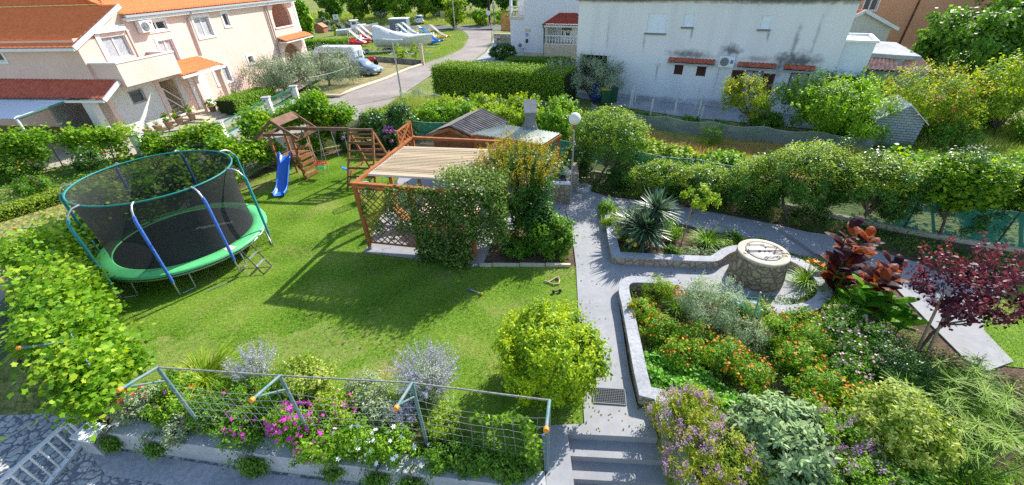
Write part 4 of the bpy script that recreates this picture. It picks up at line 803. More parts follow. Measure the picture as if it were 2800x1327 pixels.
for z in (1.45, 1.85): b = MB(); b.beam(Z(A1+dx*.06, z), Z(A2+dx*.06, z), .03, .11); b.build('rung', m_wood, pt)
b = MB(); b.beam(Z(A0, .55), Z(A0.lerp(A1, .35), 1.0), .05, .08); b.beam(Z(A1, .4), Z(A1.lerp(A0, .35), 1.0), .05, .08); b.build('bracket', m_wood2, pt)
for p in (A0, A3, A1):
    b = MB(); b.tube([Z(p+dx*.06, 1.45), Z(p+dx*.14, 1.5), Z(p+dx*.14, 1.65), Z(p+dx*.06, 1.7)], .014, 6); b.build('hand_grip', mat('red plastic', (.6, .02, .03), .4), pt)
S0 = (A1+A2)/2; S1 = Vector((-6.85, 17.75, 0)); sw_z = 2.28; S2 = Vector((-5.85, 17.62, 0))
b = MB(); b.beam(Z(S0-dx*.4, sw_z), Z(S1, sw_z), .09, .14); b.build('swing_beam', m_wood2, pt)
# climbing frame: near and far ladders leaning together, joined at the top
N0, N1, F0_, F1_ = Vector((-7.15, 16.75, 0)), Vector((-5.92, 16.6, 0)), Vector((-6.8, 19.0, 0)), Vector((-5.55, 18.85, 0)); T0, T1 = Vector((-6.88, 17.72, 0)), Vector((-5.83, 17.6, 0))
for p, q in ((N0, T0), (N1, T1), (F0_, T0), (F1_, T1)): b = MB(); b.beam(Z(p, 0), Z(q, 2.2), .085); b.build('frame_leg', m_wood, pt)
b = MB(); b.beam(Z(T0, 2.27), Z(T1, 2.27), .09, .09); b.build('top_bar', m_wood2, pt)
for k in range(7):
    t = .06+.15*k; b = MB(); off = Vector((0, -.06, 0)); b.beam(Z(N0.lerp(T0, t)+off, 2.2*t), Z(N1.lerp(T1, t)+off, 2.2*t), .035, .09); b.build('rung', m_wood2, pt)
    if k < 6: b = MB(); b.beam(Z(F0_.lerp(T0, t)-off, 2.2*t), Z(F1_.lerp(T1, t)-off, 2.2*t), .035, .08); b.build('rung', m_wood, pt)
b = MB(); b.beam(Z(N1+Vector((.1, 0, 0)), .5), Z(F1_.lerp(T1, .3)+Vector((.1, 0, 0)), .95), .03, .16); b.build('side_board', m_wood, pt); b = MB(); b.beam(Z(N0.lerp(T0, .25), .5), Z(F0_.lerp(T0, .25), .5), .03, .14); b.build('side_board', m_wood, pt)
sd = thing('play_slide', 'blue plastic slide running down from the wooden tower', 'slide', (-9.9, 16.5, 0)); m_sl = mat('blue plastic', (.03, .17, .62), .3, .5)
b = MB(); prof = [(-.27, .13), (-.24, .16), (-.21, .13), (-.19, .0), (.19, .0), (.21, .13), (.24, .16), (.27, .13), (.22, -.03), (-.22, -.03)]; path = [(17.9, 1.14), (17.75, 1.12), (17.4, .88), (16.95, .5), (16.6, .19), (16.3, .08), (16.0, .07)]
xs0 = (-10.18, -10.18); vs = []
for i, (y_, z_) in enumerate(path):
    xc = -10.03+.16*(i/6)
    for px_, pz_ in prof: vs.append((xc+px_, y_, z_+pz_))
k = len(prof); b.add(vs, [(i*k+j, i*k+(j+1) % k, (i+1)*k+(j+1) % k, (i+1)*k+j) for i in range(len(path)-1) for j in range(k)], True); b.build('chute', m_sl, sd)
b = MB()
for s in (-1, 1): b.tube([(-10.03+s*.25, 17.95, 1.1), (-10.03+s*.26, 17.9, 1.32), (-10.03+s*.26, 17.75, 1.3), (-10.02+s*.25, 17.55, 1.12)], .035, 8)
b.build('handhold', m_sl, sd)
m_rope = mat('grey rope', (.5, .5, .5), .8)
def swing(name, label, u0, u1, zs): 
    t = thing(name, label, 'swing', Z(S0.lerp(S1, (u0+u1)/2), zs)); pa, pb = S0.lerp(S1, u0), S0.lerp(S1, u1); return t, pa, pb
t, pa, pb = swing('baby_swing', 'small red, green and yellow child seat hanging from the swing beam', .10, .40, .5)
pc = pa.lerp(pb, .5); du = (pb-pa).normalized(); dv = Vector((-du.y, du.x, 0))
for s, p in ((-1, pa), (1, pb)):
    b = MB()
    for q in (-1, 1): b.tube([Z(p, 2.2), Z(pc+du*s*.27, 1.15) if 0 else Z(p.lerp(pc+du*s*.2, .3), 1.8), Z(pc+du*s*.2+dv*q*.16, .62)], .009, 5)
    b.build('rope', m_rope, t)
b = MB(); b.beam(Z(pc-du*.22, .45), Z(pc+du*.22, .45), .32, .03); b.build('seat', mat('green plastic', (.03, .45, .16), .4), t)
b = MB(); 
for z in (.60, .68): b.tube([Z(pc-du*.24-dv*.16, z), Z(pc+du*.24-dv*.16, z), Z(pc+du*.24+dv*.16, z), Z(pc-du*.24+dv*.16, z), Z(pc-du*.24-dv*.16, z)], .022, 6)
b.build('guard_rail', mat('red plastic', (.6, .02, .03), .4), t)
for i, (s, q) in enumerate(((-1, -1), (1, -1), (1, 1), (-1, 1))): b = MB(); b.tube([Z(pc+du*s*.24+dv*q*.16, .44), Z(pc+du*s*.24+dv*q*.16, .58)], .02, 6); b.build('corner_tube', mat('yellow plastic', (.75, .5, .03), .4), t)
for i, (s, q) in enumerate(((-1, -1), (1, -1), (1, 1), (-1, 1))): b = MB(); b.tube([Z(pc+du*s*.2+dv*q*.14, .44), Z(pc+du*s*.27+dv*q*.2, .08)], .008, 5); b.build('leg_rod', m_rope, t)
t, pa, pb = swing('swing_seat', 'blue curved plastic swing seat hanging next to the climbing frame', .64, .88, .45)
pc = pa.lerp(pb, .5)
for s, p in ((-1, pa), (1, pb)): b = MB(); b.tube([Z(p, 2.2), Z(p.lerp(pc+du*s*.22, .6), 1.2), Z(pc+du*s*.22, .52)], .010, 5); b.build('rope', m_rope, t)
b = MB(); vs = []
for i in range(9):
    a_ = -1+2*i/8; q = pc+du*a_*.24; z = .40+.1*a_*a_
    for d_, zz_ in ((-.09, 0), (.09, 0), (.09, -.02), (-.09, -.02)): vs.append((q.x+dv.x*d_, q.y+dv.y*d_, z+zz_))
b.add(vs, [(i*4+j, i*4+(j+1) % 4, (i+1)*4+(j+1) % 4, (i+1)*4+j) for i in range(8) for j in range(4)], True); b.build('seat', m_sl, t)
# --- plastic garden chairs beyond the climbing frame
def garden_chair(label, c, rz):
    t = thing('garden_chair', label, 'chair', (0, 0, 0), 'white chairs behind the climbing frame'); m_ = mat('white chair metal', (.72, .72, .72), .4)
    b = MB(); b.box((0, 0, .43), (.46, .44, .03)); b.build('seat', mat('green seat cushion', (.12, .42, .25), .8), t)
    b = MB()
    for i in range(7): b.box((-.2+i*.066, .23, .7), (.02, .02, .5))
    b.tube([(-.23, .23, .42), (-.23, .25, .9), (-.15, .26, .97), (.15, .26, .97), (.23, .25, .9), (.23, .23, .42)], .015, 6); b.build('backrest', m_, t)
    for s in (-1, 1):
        for q in (-1, 1): b = MB(); b.tube([(s*.21, q*.2, .43), (s*.24, q*.24, 0)], .014, 6); b.build('leg', m_, t)
        b = MB(); b.tube([(s*.25, .22, .68), (s*.27, 0, .66), (s*.26, -.18, .63), (s*.24, -.2, .43)], .015, 6); b.build('armrest', m_, t)
    t.location = c; t.rotation_euler = (0, 0, rz)
garden_chair('white chair with green cushion nearest the pergola, seen through the climbing frame', (-5.9, 15.6, .0), 2.2); garden_chair('white chair standing farther back behind the climbing frame', (-5.35, 17.0, 0), 2.6)
# --- pergola
PG = Frame((-4.83, 11.78), (.972, -.235)); pgv = lambda u, v, z: PG(u, -v, z)
pg = thing('pergola', 'red brown timber pergola with diagonal lattice panels', 'pergola', (-4.83, 11.78, 0))
W_, D_ = 3.75, 4.35
for u, v in ((0, 0), (1.85, 0), (W_, 0), (0, D_), (W_, D_), (W_+1.0, 2.0), (0, D_/2)):
    b = MB(); b.beam(pgv(u, v, .12), pgv(u, v, 2.45), .12); po = b.build('post', m_woodr, pg); b = MB(); b.beam(pgv(u, v, .03), pgv(u, v, .13), .13); b.build('post_shoe', m_galv, po)
b = MB()
for z, o in ((2.40, 0), (2.47, .03)): b.beam(pgv(-.08, -.02, z), pgv(W_+.2, -.02, z), .13, .055)
b.beam(pgv(0, -.05, 2.43), pgv(0, D_+.1, 2.43), .12, .08); b.beam(pgv(W_, -.05, 2.36), pgv(W_, D_+.1, 2.36), .12, .08); b.beam(pgv(-.05, D_, 2.4), pgv(W_+.1, D_, 2.4), .12, .1); b.build('top_beam', m_woodr, pg)
def lattice(f0, f1, z0, z1, name='lattice_panel'):
    """diagonal slats clipped to the panel"""
    f0, f1 = Vector(f0), Vector(f1); Wd_ = (f1-f0).length; dd = (f1-f0)/Wd_; Hh = z1-z0; b = MB(); s = .24
    def P_(a_, h): q = f0+dd*a_; return (q.x, q.y, z0+h)
    for sgn in (1, -1):
        k = -Hh
        while k < Wd_+Hh:
            if sgn > 0: a0, h0, a1, h1 = k, 0, k+Hh, Hh
            else: a0, h0, a1, h1 = k, Hh, k+Hh, 0
            ta, tb = max(0, (0-a0)/(a1-a0)), min(1, (Wd_-a0)/(a1-a0))
            if tb > ta+.01:
                p = P_(a0+(a1-a0)*ta, h0+(h1-h0)*ta); q = P_(a0+(a1-a0)*tb, h0+(h1-h0)*tb); nn = Vector((-dd.y, dd.x, 0))*(.011 if sgn > 0 else -.011)
                b.beam(Vector(p)+nn, Vector(q)+nn, .028, .012, tuple(dd)) if 0 else b.beam(Vector(p)+nn, Vector(q)+nn, .02, .034)
            k += s
    for p, q in (((0, 0), (Wd_, 0)), ((0, Hh), (Wd_, Hh)), ((0, 0), (0, Hh)), ((Wd_, 0), (Wd_, Hh))): b.beam(P_(*p), P_(*q), .05)
    return b.build(name, m_woodr, pg)
v3 = lambda p: (p[0], p[1], 0)
lattice(v3(pgv(.07, 0, 0)), v3(pgv(1.78, 0, 0)), .28, 2.3); lattice(v3(pgv(1.92, 0, 0)), v3(pgv(W_-.07, 0, 0)), .28, 2.3)
lattice(v3(pgv(0, D_-1.1, 0)), v3(pgv(0, D_-.07, 0)), 1.2, 3.0)
b = MB(); b.beam(pgv(0, D_-1.2, 2.45), pgv(0, D_, 3.05), .08, .08); b.beam(pgv(0, D_, 2.4), pgv(0, D_, 3.05), .1); b.build('gable_beam', m_woodr, pg)
# shade blind: a ribbed wooden roller sheet over the beams
sb = thing('shade_blind', 'pale ribbed wooden blind laid over the pergola as a roof', 'blind', at(1100, 460, 2.55))
m_bl = bpy.data.materials.new('pale wooden slats'); m_bl.use_nodes = True; n, l = nodes(m_bl); bs = n['Principled BSDF']; bs.inputs['Roughness'].default_value = .7
nz = n.new('ShaderNodeTexNoise'); nz.inputs['Scale'].default_value = 6; nz.inputs['Detail'].default_value = 4; cr = n.new('ShaderNodeValToRGB'); cr.color_ramp.elements[0].color = (.58, .45, .28, 1); cr.color_ramp.elements[1].color = (.68, .54, .35, 1); l.new(nz.outputs['Fac'], cr.inputs[0]); l.new(cr.outputs[0], bs.inputs['Base Color'])
q = [Vector(at(1008, 476, 2.55)), Vector(pgv(W_+.25, .7, 2.5)), Vector(pgv(W_+.35, 3.1, 2.58)), Vector(at(1105, 401, 2.6))]
b = MB(); K = 20
for i in range(K):
    t0, t1 = i/K, (i+.93)/K; sg = -.05*math.sin(math.pi*(i+.5)/K); a_, b_ = q[0].lerp(q[3], t0), q[1].lerp(q[2], t0); c_, d_ = q[0].lerp(q[3], t1), q[1].lerp(q[2], t1); dz = Vector((0, 0, sg)); up_ = Vector((0, 0, .022))
    b.add([a_+dz, b_+dz, d_+dz, c_+dz, a_+dz+up_*.4, b_+dz+up_*.4, d_+dz+up_, c_+dz+up_], [(3, 2, 1, 0), (4, 5, 6, 7), (0, 1, 5, 4), (1, 2, 6, 5), (2, 3, 7, 6), (3, 0, 4, 7)])
b.build('slats', m_bl, sb); b = MB()
for i in range(1, K): b.beam(q[0].lerp(q[3], (i-.14)/K)+Vector((0, 0, .012)), q[1].lerp(q[2], (i-.14)/K)+Vector((0, 0, .012)), .012, .010)
b.build('seams', mat('dark seam cord', (.42, .31, .19), .9), sb); b = MB(); b.beam(q[0]-Vector((0, 0, .03)), q[1]-Vector((0, 0, .03)), .03, .05); b.beam(q[0]-Vector((0, 0, .02)), q[3]-Vector((0, 0, .02)), .03, .05); b.build('edge_rail', mat('pale aluminium', (.6, .58, .56), .5), sb)
# dining table and benches
tb = thing('dining_table', 'long wooden table under a pale pink cloth inside the pergola', 'table', pgv(2.3, 1.9, 0))
b = MB(); b.fbox(PG, 1.3, 3.3, -2.3, -1.5, .70, .74); b.build('tabletop', m_wood, tb)
for u in (1.4, 3.2):
    for v in (-2.2, -1.6): b = MB(); b.beam(PG(u, v, 0), PG(u, v, .7), .07); b.build('leg', m_wood, tb)
tag(MB().fbox(PG, 1.25, 3.35, -2.35, -1.45, .742, .75).build('tablecloth', mat('pale pink cloth', (.72, .52, .47), .9, noise=.1)), 'pale pink tablecloth spread over the pergola table', 'tablecloth')
for k, (v, lab) in enumerate(((-1.1, 'wooden bench on the lattice side of the pergola table'), (-2.75, 'wooden bench behind the pergola table'))):
    bn = thing('wooden_bench', lab, 'bench', PG(2.3, v, 0)); b = MB(); b.fbox(PG, 1.4, 3.2, v-.16, v+.16, .42, .46); b.build('seat', m_wood, bn)
    for u in (1.5, 3.1): b = MB(); b.fbox(PG, u-.03, u+.03, v-.14, v+.14, .0, .42); b.build('leg', m_wood, bn)
ch_ = thing('wooden_lounger', 'tan wooden deck chair inside the left corner of the pergola', 'chair', PG(.9, -1.6, 0)); b = MB(); b.beam(PG(.5, -1.6, .45), PG(1.1, -1.6, .35), .5, .03); b.build('seat', m_wood, ch_); b = MB(); b.beam(PG(.5, -1.6, .45), PG(.2, -1.6, 1.1), .5, .03); b.build('backrest', m_wood, ch_)
for u in (.5, 1.05):
    for v in (-1.82, -1.38): b = MB(); b.beam(PG(u, v, 0), PG(u, v, .4), .05); b.build('leg', m_wood, ch_)
# --- barbecue shelter with chimney
bb = thing('barbecue_shelter', 'barbecue shelter with grey corrugated roof on brown posts', 'shelter', (.6, 16.6, 0)); m_corr = mat('weathered grey green corrugated sheet', (.52, .55, .47), .75, noise=.15, nscale=2)
q = [Vector(at(1288, 368, 2.25)), Vector(at(1487, 397, 2.25)), Vector(at(1535, 367, 2.3)), Vector(at(1383, 343, 2.5))]
b = MB(); corr(b, q[0], q[1], q[2], q[3], 20, .06, 1, 0, 6); b.build('roof', m_corr, bb)
for p in (q[0]+Vector((.15, .15, 0)), q[1]+Vector((-.1, .1, 0)), q[2]+Vector((-.12, -.1, 0)), q[3]+Vector((.1, -.15, 0))):
    b = MB(); b.beam((p.x, p.y, 0), (p.x, p.y, p.z-.06), .11); b.build('post', m_woodr, bb)
b = MB(); dz = Vector((0, 0, -.06)); b.beam(q[0]+dz, q[1]+dz, .06, .1); b.beam(q[1]+dz, q[2]+dz, .06, .1); b.build('beam', m_woodr, bb)
cm = thing('brick_barbecue', 'grey rendered barbecue hearth with chimney and slanted cap rising through the shelter roof', 'barbecue', (1.0, 16.5, 0)); m_ch = mat('grey chimney render', (.19, .205, .225), .85, noise=.15)
cx0, cy0 = at(1450, 352, 2.4)[:2]
b = MB(); b.box((cx0, cy0+.1, .45), (1.3, .8, .9)); b.build('hearth', m_stone, cm)
b = MB(); b.box((cx0, cy0, 1.4), (.9, .6, 1.0))
b.add([(cx0-.45, cy0-.3, 1.9), (cx0+.45, cy0-.3, 1.9), (cx0+.45, cy0+.3, 1.9), (cx0-.45, cy0+.3, 1.9), (cx0-.2, cy0-.18, 2.7), (cx0+.2, cy0-.18, 2.7), (cx0+.2, cy0+.18, 2.7), (cx0-.2, cy0+.18, 2.7)], [(0, 1, 5, 4), (1, 2, 6, 5), (2, 3, 7, 6), (3, 0, 4, 7)]); b.box((cx0, cy0, 2.86), (.4, .36, .5)); b.build('hood', m_ch, cm)
b = MB(); b.beam((cx0-.0, cy0-.34, 3.12), (cx0+.0, cy0+.3, 3.45), .5, .05, (0, 0, 1)); b.box((cx0-.17, cy0, 3.15), (.05, .3, .16)); b.box((cx0+.17, cy0, 3.15), (.05, .3, .16)); b.build('chimney_cap', m_ch, cm)
# stone counter with sink
ct = thing('stone_counter', 'stone faced counter with a white sink beside the lamp post', 'counter', (2.0, 15.1, 0))
cq = [(1.66, 14.62), (2.30, 14.48), (2.50, 15.75), (1.80, 15.9)]; b = MB(); b.prism(cq, 0, .84); b.build('base', m_stone, ct)
b = MB(); b.prism([(1.62, 14.57), (2.34, 14.43), (2.38, 14.68), (1.64, 14.8)], .842, .89); b.prism([(1.75, 15.5), (2.52, 15.4), (2.55, 15.8), (1.8, 15.94)], .842, .89); b.build('worktop', m_white, ct)
b = MB(); b.prism([(1.72, 14.82), (2.2, 14.75), (2.3, 15.4), (1.85, 15.48)], .845, .852); b.build('sink_bowl', m_dark, ct)
b = MB(); b.tube([(2.3, 14.8, .89), (2.3, 14.8, 1.2), (2.1, 15.0, 1.25), (2.0, 15.05, 1.15)], .015, 6); b.build('tap', m_galv, ct)
s_ = thing('stone_side_wall', 'low beige stone wall behind the lamp post', 'wall', (2.8, 16, 0)); b = MB(); b.prism([(2.6, 15.6), (2.85, 15.7), (2.95, 16.9), (2.7, 16.9)], 0, .75); b.build('wall_body', m_stone, s_)
rt = thing('round_table', 'small round pale folding table standing by the counter', 'table', (2.1, 15.9, 0)); b = MB(); b.lathe((2.05, 15.55, 1.02), [(.001, 0), (.36, 0), (.37, .02), (.36, .035), (.001, .035)], 24); b.build('tabletop', m_cream, rt); b = MB(); b.tube([(1.8, 15.55, 0.9), (2.3, 15.55, 1.02)], .015, 6); b.tube([(2.3, 15.55, 0.9), (1.8, 15.55, 1.02)], .015, 6); b.build('folding_frame', m_galv, rt)
dc = thing('manhole_cover', 'round concrete cover lying on the soil beside the stone wall', 'cover', (3.0, 15.75, 0)); b = MB(); b.lathe((3.05, 15.75, 0), [(.40, 0), (.40, .10), (.38, .12), (.001, .12)], 30); b.build('disc', m_yard, dc); b = MB(); b.tube([(2.95, 15.7, .12), (3.05, 15.75, .17), (3.15, 15.8, .12)], .02, 6); b.build('handle', m_dark, dc)
# --- lamp post
lp = thing('globe_lamp', 'tall thin lamp post with a white globe beside the path', 'lamp', (2.3, 14.35, 0)); lx, ly = at(1559, 560)[:2]
b = MB(); b.tube([(lx, ly, 0), (lx, ly, 3.05)], [.035, .028], 10); b.build('pole', m_galv, lp); b = MB(); b.lathe((lx, ly, 3.02), [(.03, 0), (.045, .02), (.06, .16), (.07, .2)], 12); b.build('collar', mat('rusty collar', (.28, .13, .06), .8), lp)
b = MB(); b.ball((lx, ly, 3.40), .215, 24, 16); b.build('globe', mat('milky globe', (.78, .74, .66), .3, .5), lp)
# --- garden shed
sh = thing('garden_shed', 'brown wooden garden cabin with a shallow corrugated gable roof', 'shed', (-2.4, 18, 0))
EL_, AP, ER = Vector(at(1164, 369, 1.95)), Vector(at(1229, 349, 2.45)), Vector(at(1310, 388, 1.9)); back = Vector((.95, 2.55, 0)); back = Vector(at(1318, 301, 2.45))-AP; back.z = 0
b = MB(); I = back.normalized(); ins = I*.25; fx = (ER-EL_); fx.z = 0; fx.normalize()
c0, c1 = EL_+fx*.18+ins, ER-fx*.2+ins; c2, c3 = c1+back*.85, c0+back*.85; ap0 = Vector(((c0.x+c1.x)/2, (c0.y+c1.y)/2, 0))
apf = AP+ins; pts = [(c0.x, c0.y, 0), (c1.x, c1.y, 0), (c1.x, c1.y, 1.85), (apf.x, apf.y, 2.36), (c0.x, c0.y, 1.88)]; bk = back*.85
vs = pts+[(p[0]+bk.x, p[1]+bk.y, p[2]) for p in pts]; b.add(vs, [(0, 1, 2, 3, 4), (9, 8, 7, 6, 5), (1, 6, 7, 2), (5, 0, 4, 9)])
for k in range(13): z = .12+k*.14; b.beam((c0.x, c0.y, z), (c1.x, c1.y, z), .03, .012)
b.build('wall', m_wood2 if 0 else mat('warm brown planks', (.24, .10, .045), .7, noise=.25, nscale=4), sh)
ff = Frame((c0.x, c0.y), (c1.x-c0.x, c1.y-c0.y)); Lw = (c1-c0).length
for u0 in (.45, 1.2):
    b = MB(); b.fbox(ff, u0, u0+.72, .02, .05, .1, 1.75)
    for zz0, zz1 in ((.25, .8), (.95, 1.6)):
        for uu in (u0+.08, u0+.4): b.fbox(ff, uu, uu+.24, .052, .065, zz0, zz1)
    dr = b.build('door', mat('door brown', (.22, .085, .035), .6, noise=.2), sh); b = MB(); b.box(ff(u0+(.66 if u0 < 1 else .06), .09, 1.0), (.03, .05, .12)); b.build('handle', m_dark, dr)
m_sr = mat('dark corrugated roof sheet', (.22, .20, .18), .8, noise=.35, nscale=3); m_sr2 = mat('faded brown roof sheet', (.42, .33, .26), .85, noise=.2, nscale=3)
ELb, ERb = EL_+back, ER+back
b = MB(); corr(b, EL_+Vector((0, 0, .0)), ELb, AP+back, AP, 20, .02, 1, 0, 6); r_ = b.build('roof', mat('dark shingles', (.17, .15, .14), .85, noise=.3, nscale=6), sh)
b = MB(); u3 = Vector((0, 0, .05)); corr(b, EL_.lerp(AP, .42)+u3, ELb.lerp(AP+back, .42)+u3, AP+back+u3, AP+u3, 22, .03, 1, 0, 6); b.build('ridge_sheet', mat('faded brown sheet', (.50, .40, .32), .85, noise=.15, nscale=3), r_)
b = MB(); corr(b, ERb, ER, AP, AP+back, 15, .09, 1, 0, 6); b.build('roof', m_sr, sh)
b = MB(); b.beam(EL_-Vector((0, 0, .06)), AP-Vector((0, 0, .06)), .04, .13); b.beam(AP-Vector((0, 0, .06)), ER-Vector((0, 0, .06)), .04, .13); b.build('bargeboard', m_wood, r_)
# --- bed edging, rope toy, dumbbell toy, raffia rope
for k, (a_, b_, lab) in enumerate(((1312, 1345, 'short pale edging stone at the left end of the row along the lawn'), (1347, 1420, 'second pale edging stone of the row along the lawn'), (1422, 1490, 'third pale edging stone of the row along the lawn'), (1492, 1560, 'pale edging stone at the path end of the row along the lawn'))):
    p, q = Vector(at(a_, 727, 0)), Vector(at(b_, 728.5, 0)); o = MB().beam(p+Vector((0, 0, .04)), q+Vector((0, 0, .04)), .09, .10).build('edging_stone', m_cream, origin=tuple(p)); tag(o, lab, 'edging stone', 'pale edging stones between lawn and bed')
rp = thing('rope_toy', 'knotted pale rope toy lying on the lawn beside the path', 'toy', at(1515, 770, 0)); b = MB(); cpt = [at(x_, y_, .03) for x_, y_ in ((1488, 768), (1500, 772), (1515, 778), (1528, 776), (1530, 766), (1524, 758), (1512, 764), (1498, 772))]; b.tube(cpt, .022, 7); b.build('rope', mat('beige rope', (.52, .40, .26), .9), rp); b = MB(); b.ball(at(1526, 760, .045), .045, 10, 6); b.build('knot', mat('beige rope', (.52, .4, .26), .9), rp)
db = thing('dumbbell_toy', 'small black dumbbell shaped toy on the grass by the path', 'toy', at(1523, 796, 0)); b = MB(); b.tube([at(1515, 798, .05), at(1531, 795, .05)], .018, 6); b.build('bar', m_dark, db)
for p in ((1514, 798), (1532, 795)): b = MB(); b.ball(at(*p, .05), .05, 10, 6); b.build('ball', m_dark, db)
bt = thing('tug_toy', 'short blue and yellow knotted tug toy in the middle of the lawn', 'toy', at(1300, 797, 0)); b = MB(); b.tube([at(1286, 792, .03), at(1300, 797, .05), at(1315, 803, .03)], .02, 6); b.build('rope', mat('beige rope', (.52, .4, .26), .9), bt)
b = MB(); b.ball(at(1284, 791, .04), .045, 8, 6); b.build('knot', m_blue, bt); b = MB(); b.ball(at(1317, 804, .04), .04, 8, 6); b.build('knot', mat('yellow plastic', (.75, .5, .03), .4), bt)
# stakes
def stake(label, p, q, r=.022, m_=None, grp='wooden stakes in the beds'):
    t = thing('wooden_stake', label, 'stake', (p[0], p[1], 0), grp); b = MB(); b.tube([p, q], [r, r*.9], 8); b.build('shaft', m_ or mat('pale stake wood', (.40, .28, .17), .85, noise=.2), t); b = MB(); b.tube([q, (q[0], q[1], q[2]+.004)], r*.85, 8); b.build('cut_end', m_cream, t); return t
stake('stake at the left of the tied trio in the flower bed', (5.35, 7.6, 0), (5.3, 7.75, 1.0)); stake('middle stake of the tied trio, topmost in the picture', (5.9, 7.35, 0), (5.95, 7.55, 1.15)); stake('stake at the right of the tied trio in the flower bed', (5.75, 6.9, 0), (5.75, 7.05, 1.05))
tw = thing('garden_twine', 'turquoise twine wound round the trio of stakes', 'twine', (5.6, 7.3, .8)); b = MB()
for dz in (0, .06, .13): b.tube([(5.31, 7.72, .80+dz), (5.93, 7.5, .82+dz*1.5), (5.75, 7.02, .80+dz), (5.31, 7.72, .80+dz)], .007, 5)
b.build('loop', mat('turquoise twine', (.03, .42, .40), .6), tw); b = MB(); b.tube([(5.93, 7.5, .8), (6.0, 7.3, .55)], .006, 5); b.build('loose_end', mat('turquoise twine', (.03, .42, .40), .6), tw)
stake('tall stake beside the shrub in the bed next to the pergola', (.55, 12.3, 0), (.6, 12.3, 1.3), .03); stake('lower stake at the front of the bed next to the pergola', (.65, 11.6, 0), (.72, 11.6, 1.05), .03)
stake('thin stake tied to the young tree in the yucca bed', (5.55, 11.25, 0), (5.75, 11.45, 1.3), .018)
stake('left stake under the purple smoke bush', (9.45, 6.55, 0), (9.75, 7.0, 1.3), .03); stake('right stake under the purple smoke bush', (9.6, 6.45, 0), (9.95, 6.95, 1.3), .03)
stake('leaning brown pole at the bottom right corner', at(2700, 1290, .1), at(2790, 1225, .9), .03)
# ================================================================ plants
L_lime = leafmat('lime leaves', (.12, .23, .015), (.28, .42, .03), (.52, .58, .06))
L_gold = leafmat('golden leaves', (.06, .14, .008), (.24, .40, .010), (.60, .66, .03), trans=.3)
L_mid = leafmat('mid green leaves', (.05, .14, .012), (.12, .26, .022), (.24, .40, .05))
L_fresh = leafmat('fresh green leaves', (.08, .19, .01), (.18, .36, .02), (.36, .52, .05))
L_dark = leafmat('dark glossy leaves', (.018, .065, .008), (.05, .145, .015), (.14, .29, .035), trans=.25, rough=.4, spec=.4)
L_vine = leafmat('grape leaves', (.07, .18, .012), (.19, .38, .022), (.46, .56, .05), trans=.4)
L_olive = leafmat('olive leaves', (.13, .18, .08), (.27, .34, .18), (.46, .52, .34), trans=.1, rough=.5)
L_grey = leafmat('grey green leaves', (.20, .27, .11), (.36, .45, .22), (.54, .62, .38), trans=.15, rough=.7, spec=.1)
L_sage = leafmat('sage leaves', (.15, .23, .08), (.28, .40, .16), (.44, .55, .28), trans=.15, rough=.7, spec=.1)
L_red = leafmat('purple smoke leaves', (.05, .012, .025), (.085, .018, .035), (.22, .045, .055), trans=.25, rough=.5, spec=.25)
L_canna = leafmat('bronze canna leaves', (.035, .008, .014), (.09, .018, .018), (.55, .12, .02), trans=.5, rough=.45, spec=.3)
L_orange = leafmat('orange tipped leaves', (.07, .15, .01), (.27, .28, .02), (.58, .32, .04), trans=.35)
L_peach = leafmat('peach tree leaves', (.10, .21, .015), (.28, .38, .03), (.56, .48, .08), trans=.4)
L_yucca = leafmat('yucca leaves', (.03, .08, .03), (.08, .16, .07), (.24, .33, .18), trans=.1, rough=.4, spec=.5)
L_far = leafmat('far tree leaves', (.05, .14, .01), (.14, .28, .02), (.30, .46, .05), trans=.35)
L_vari = leafmat('variegated leaves', (.09, .19, .02), (.28, .38, .04), (.60, .62, .18), trans=.3)
L_straw = leafmat('dry stalks', (.20, .16, .06), (.36, .29, .12), (.50, .42, .22), trans=.2, rough=.8, spec=.1)
L_box = leafmat('clipped hedge leaves', (.06, .15, .008), (.18, .33, .015), (.42, .54, .05), trans=.3)
m_bark = mat('grey brown bark', (.16, .12, .09), .9, noise=.35, nscale=8, bump=.6, bscale=20)
m_bark2 = mat('smooth pale bark', (.34, .25, .17), .8, noise=.25, nscale=6, bump=.3)
FL = {k: mat(k+' petals', c, .6) for k, c in dict(orange=(.85, .25, .01), magenta=(.62, .05, .42), pink=(.70, .32, .42), white=(.85, .85, .86), lilac=(.42, .38, .66), violet=(.34, .16, .40), red=(.75, .06, .02), yellow=(.80, .58, .04), palepink=(.74, .45, .50), salmon=(.80, .36, .14), mauve=(.42, .20, .42)).items()}
def flowers(lb, P, size, mi, up=1.0, shape='star'):
    P = np.asarray(P, float); n = len(P); N = rng.normal(size=(n, 3))*.5+np.array([-.1, -.4, up]); D = rng.normal(size=(n, 3)); Nn = unit(N); D = unit(D-Nn*np.sum(D*Nn, 1, keepdims=True))
    lb.add(P-D*size*.5, N, size, 1.0, shape, .5, D=D, mi=mi, bend=0)
def top_points(c, R, n, zmin=.15, out=1.02):
    d = unit(rng.normal(size=(n*4+40, 3))); d = d[d[:, 2] > zmin][:n]; return np.array(c)+d*np.array(R)*out*rng.uniform(.92, 1.08, (len(d), 1))
def stems(mb, c, R, n=5, r=.012, base=None):
    base = base or (c[0], c[1], 0)
    for _ in range(n):
        a_ = random.uniform(0, 6.28); e = random.uniform(.2, .6); limb(mb, base, (c[0]+math.cos(a_)*R[0]*e, c[1]+math.sin(a_)*R[1]*e, c[2]+R[2]*random.uniform(0, .5)), r, r*.4, .15, 4, 5)
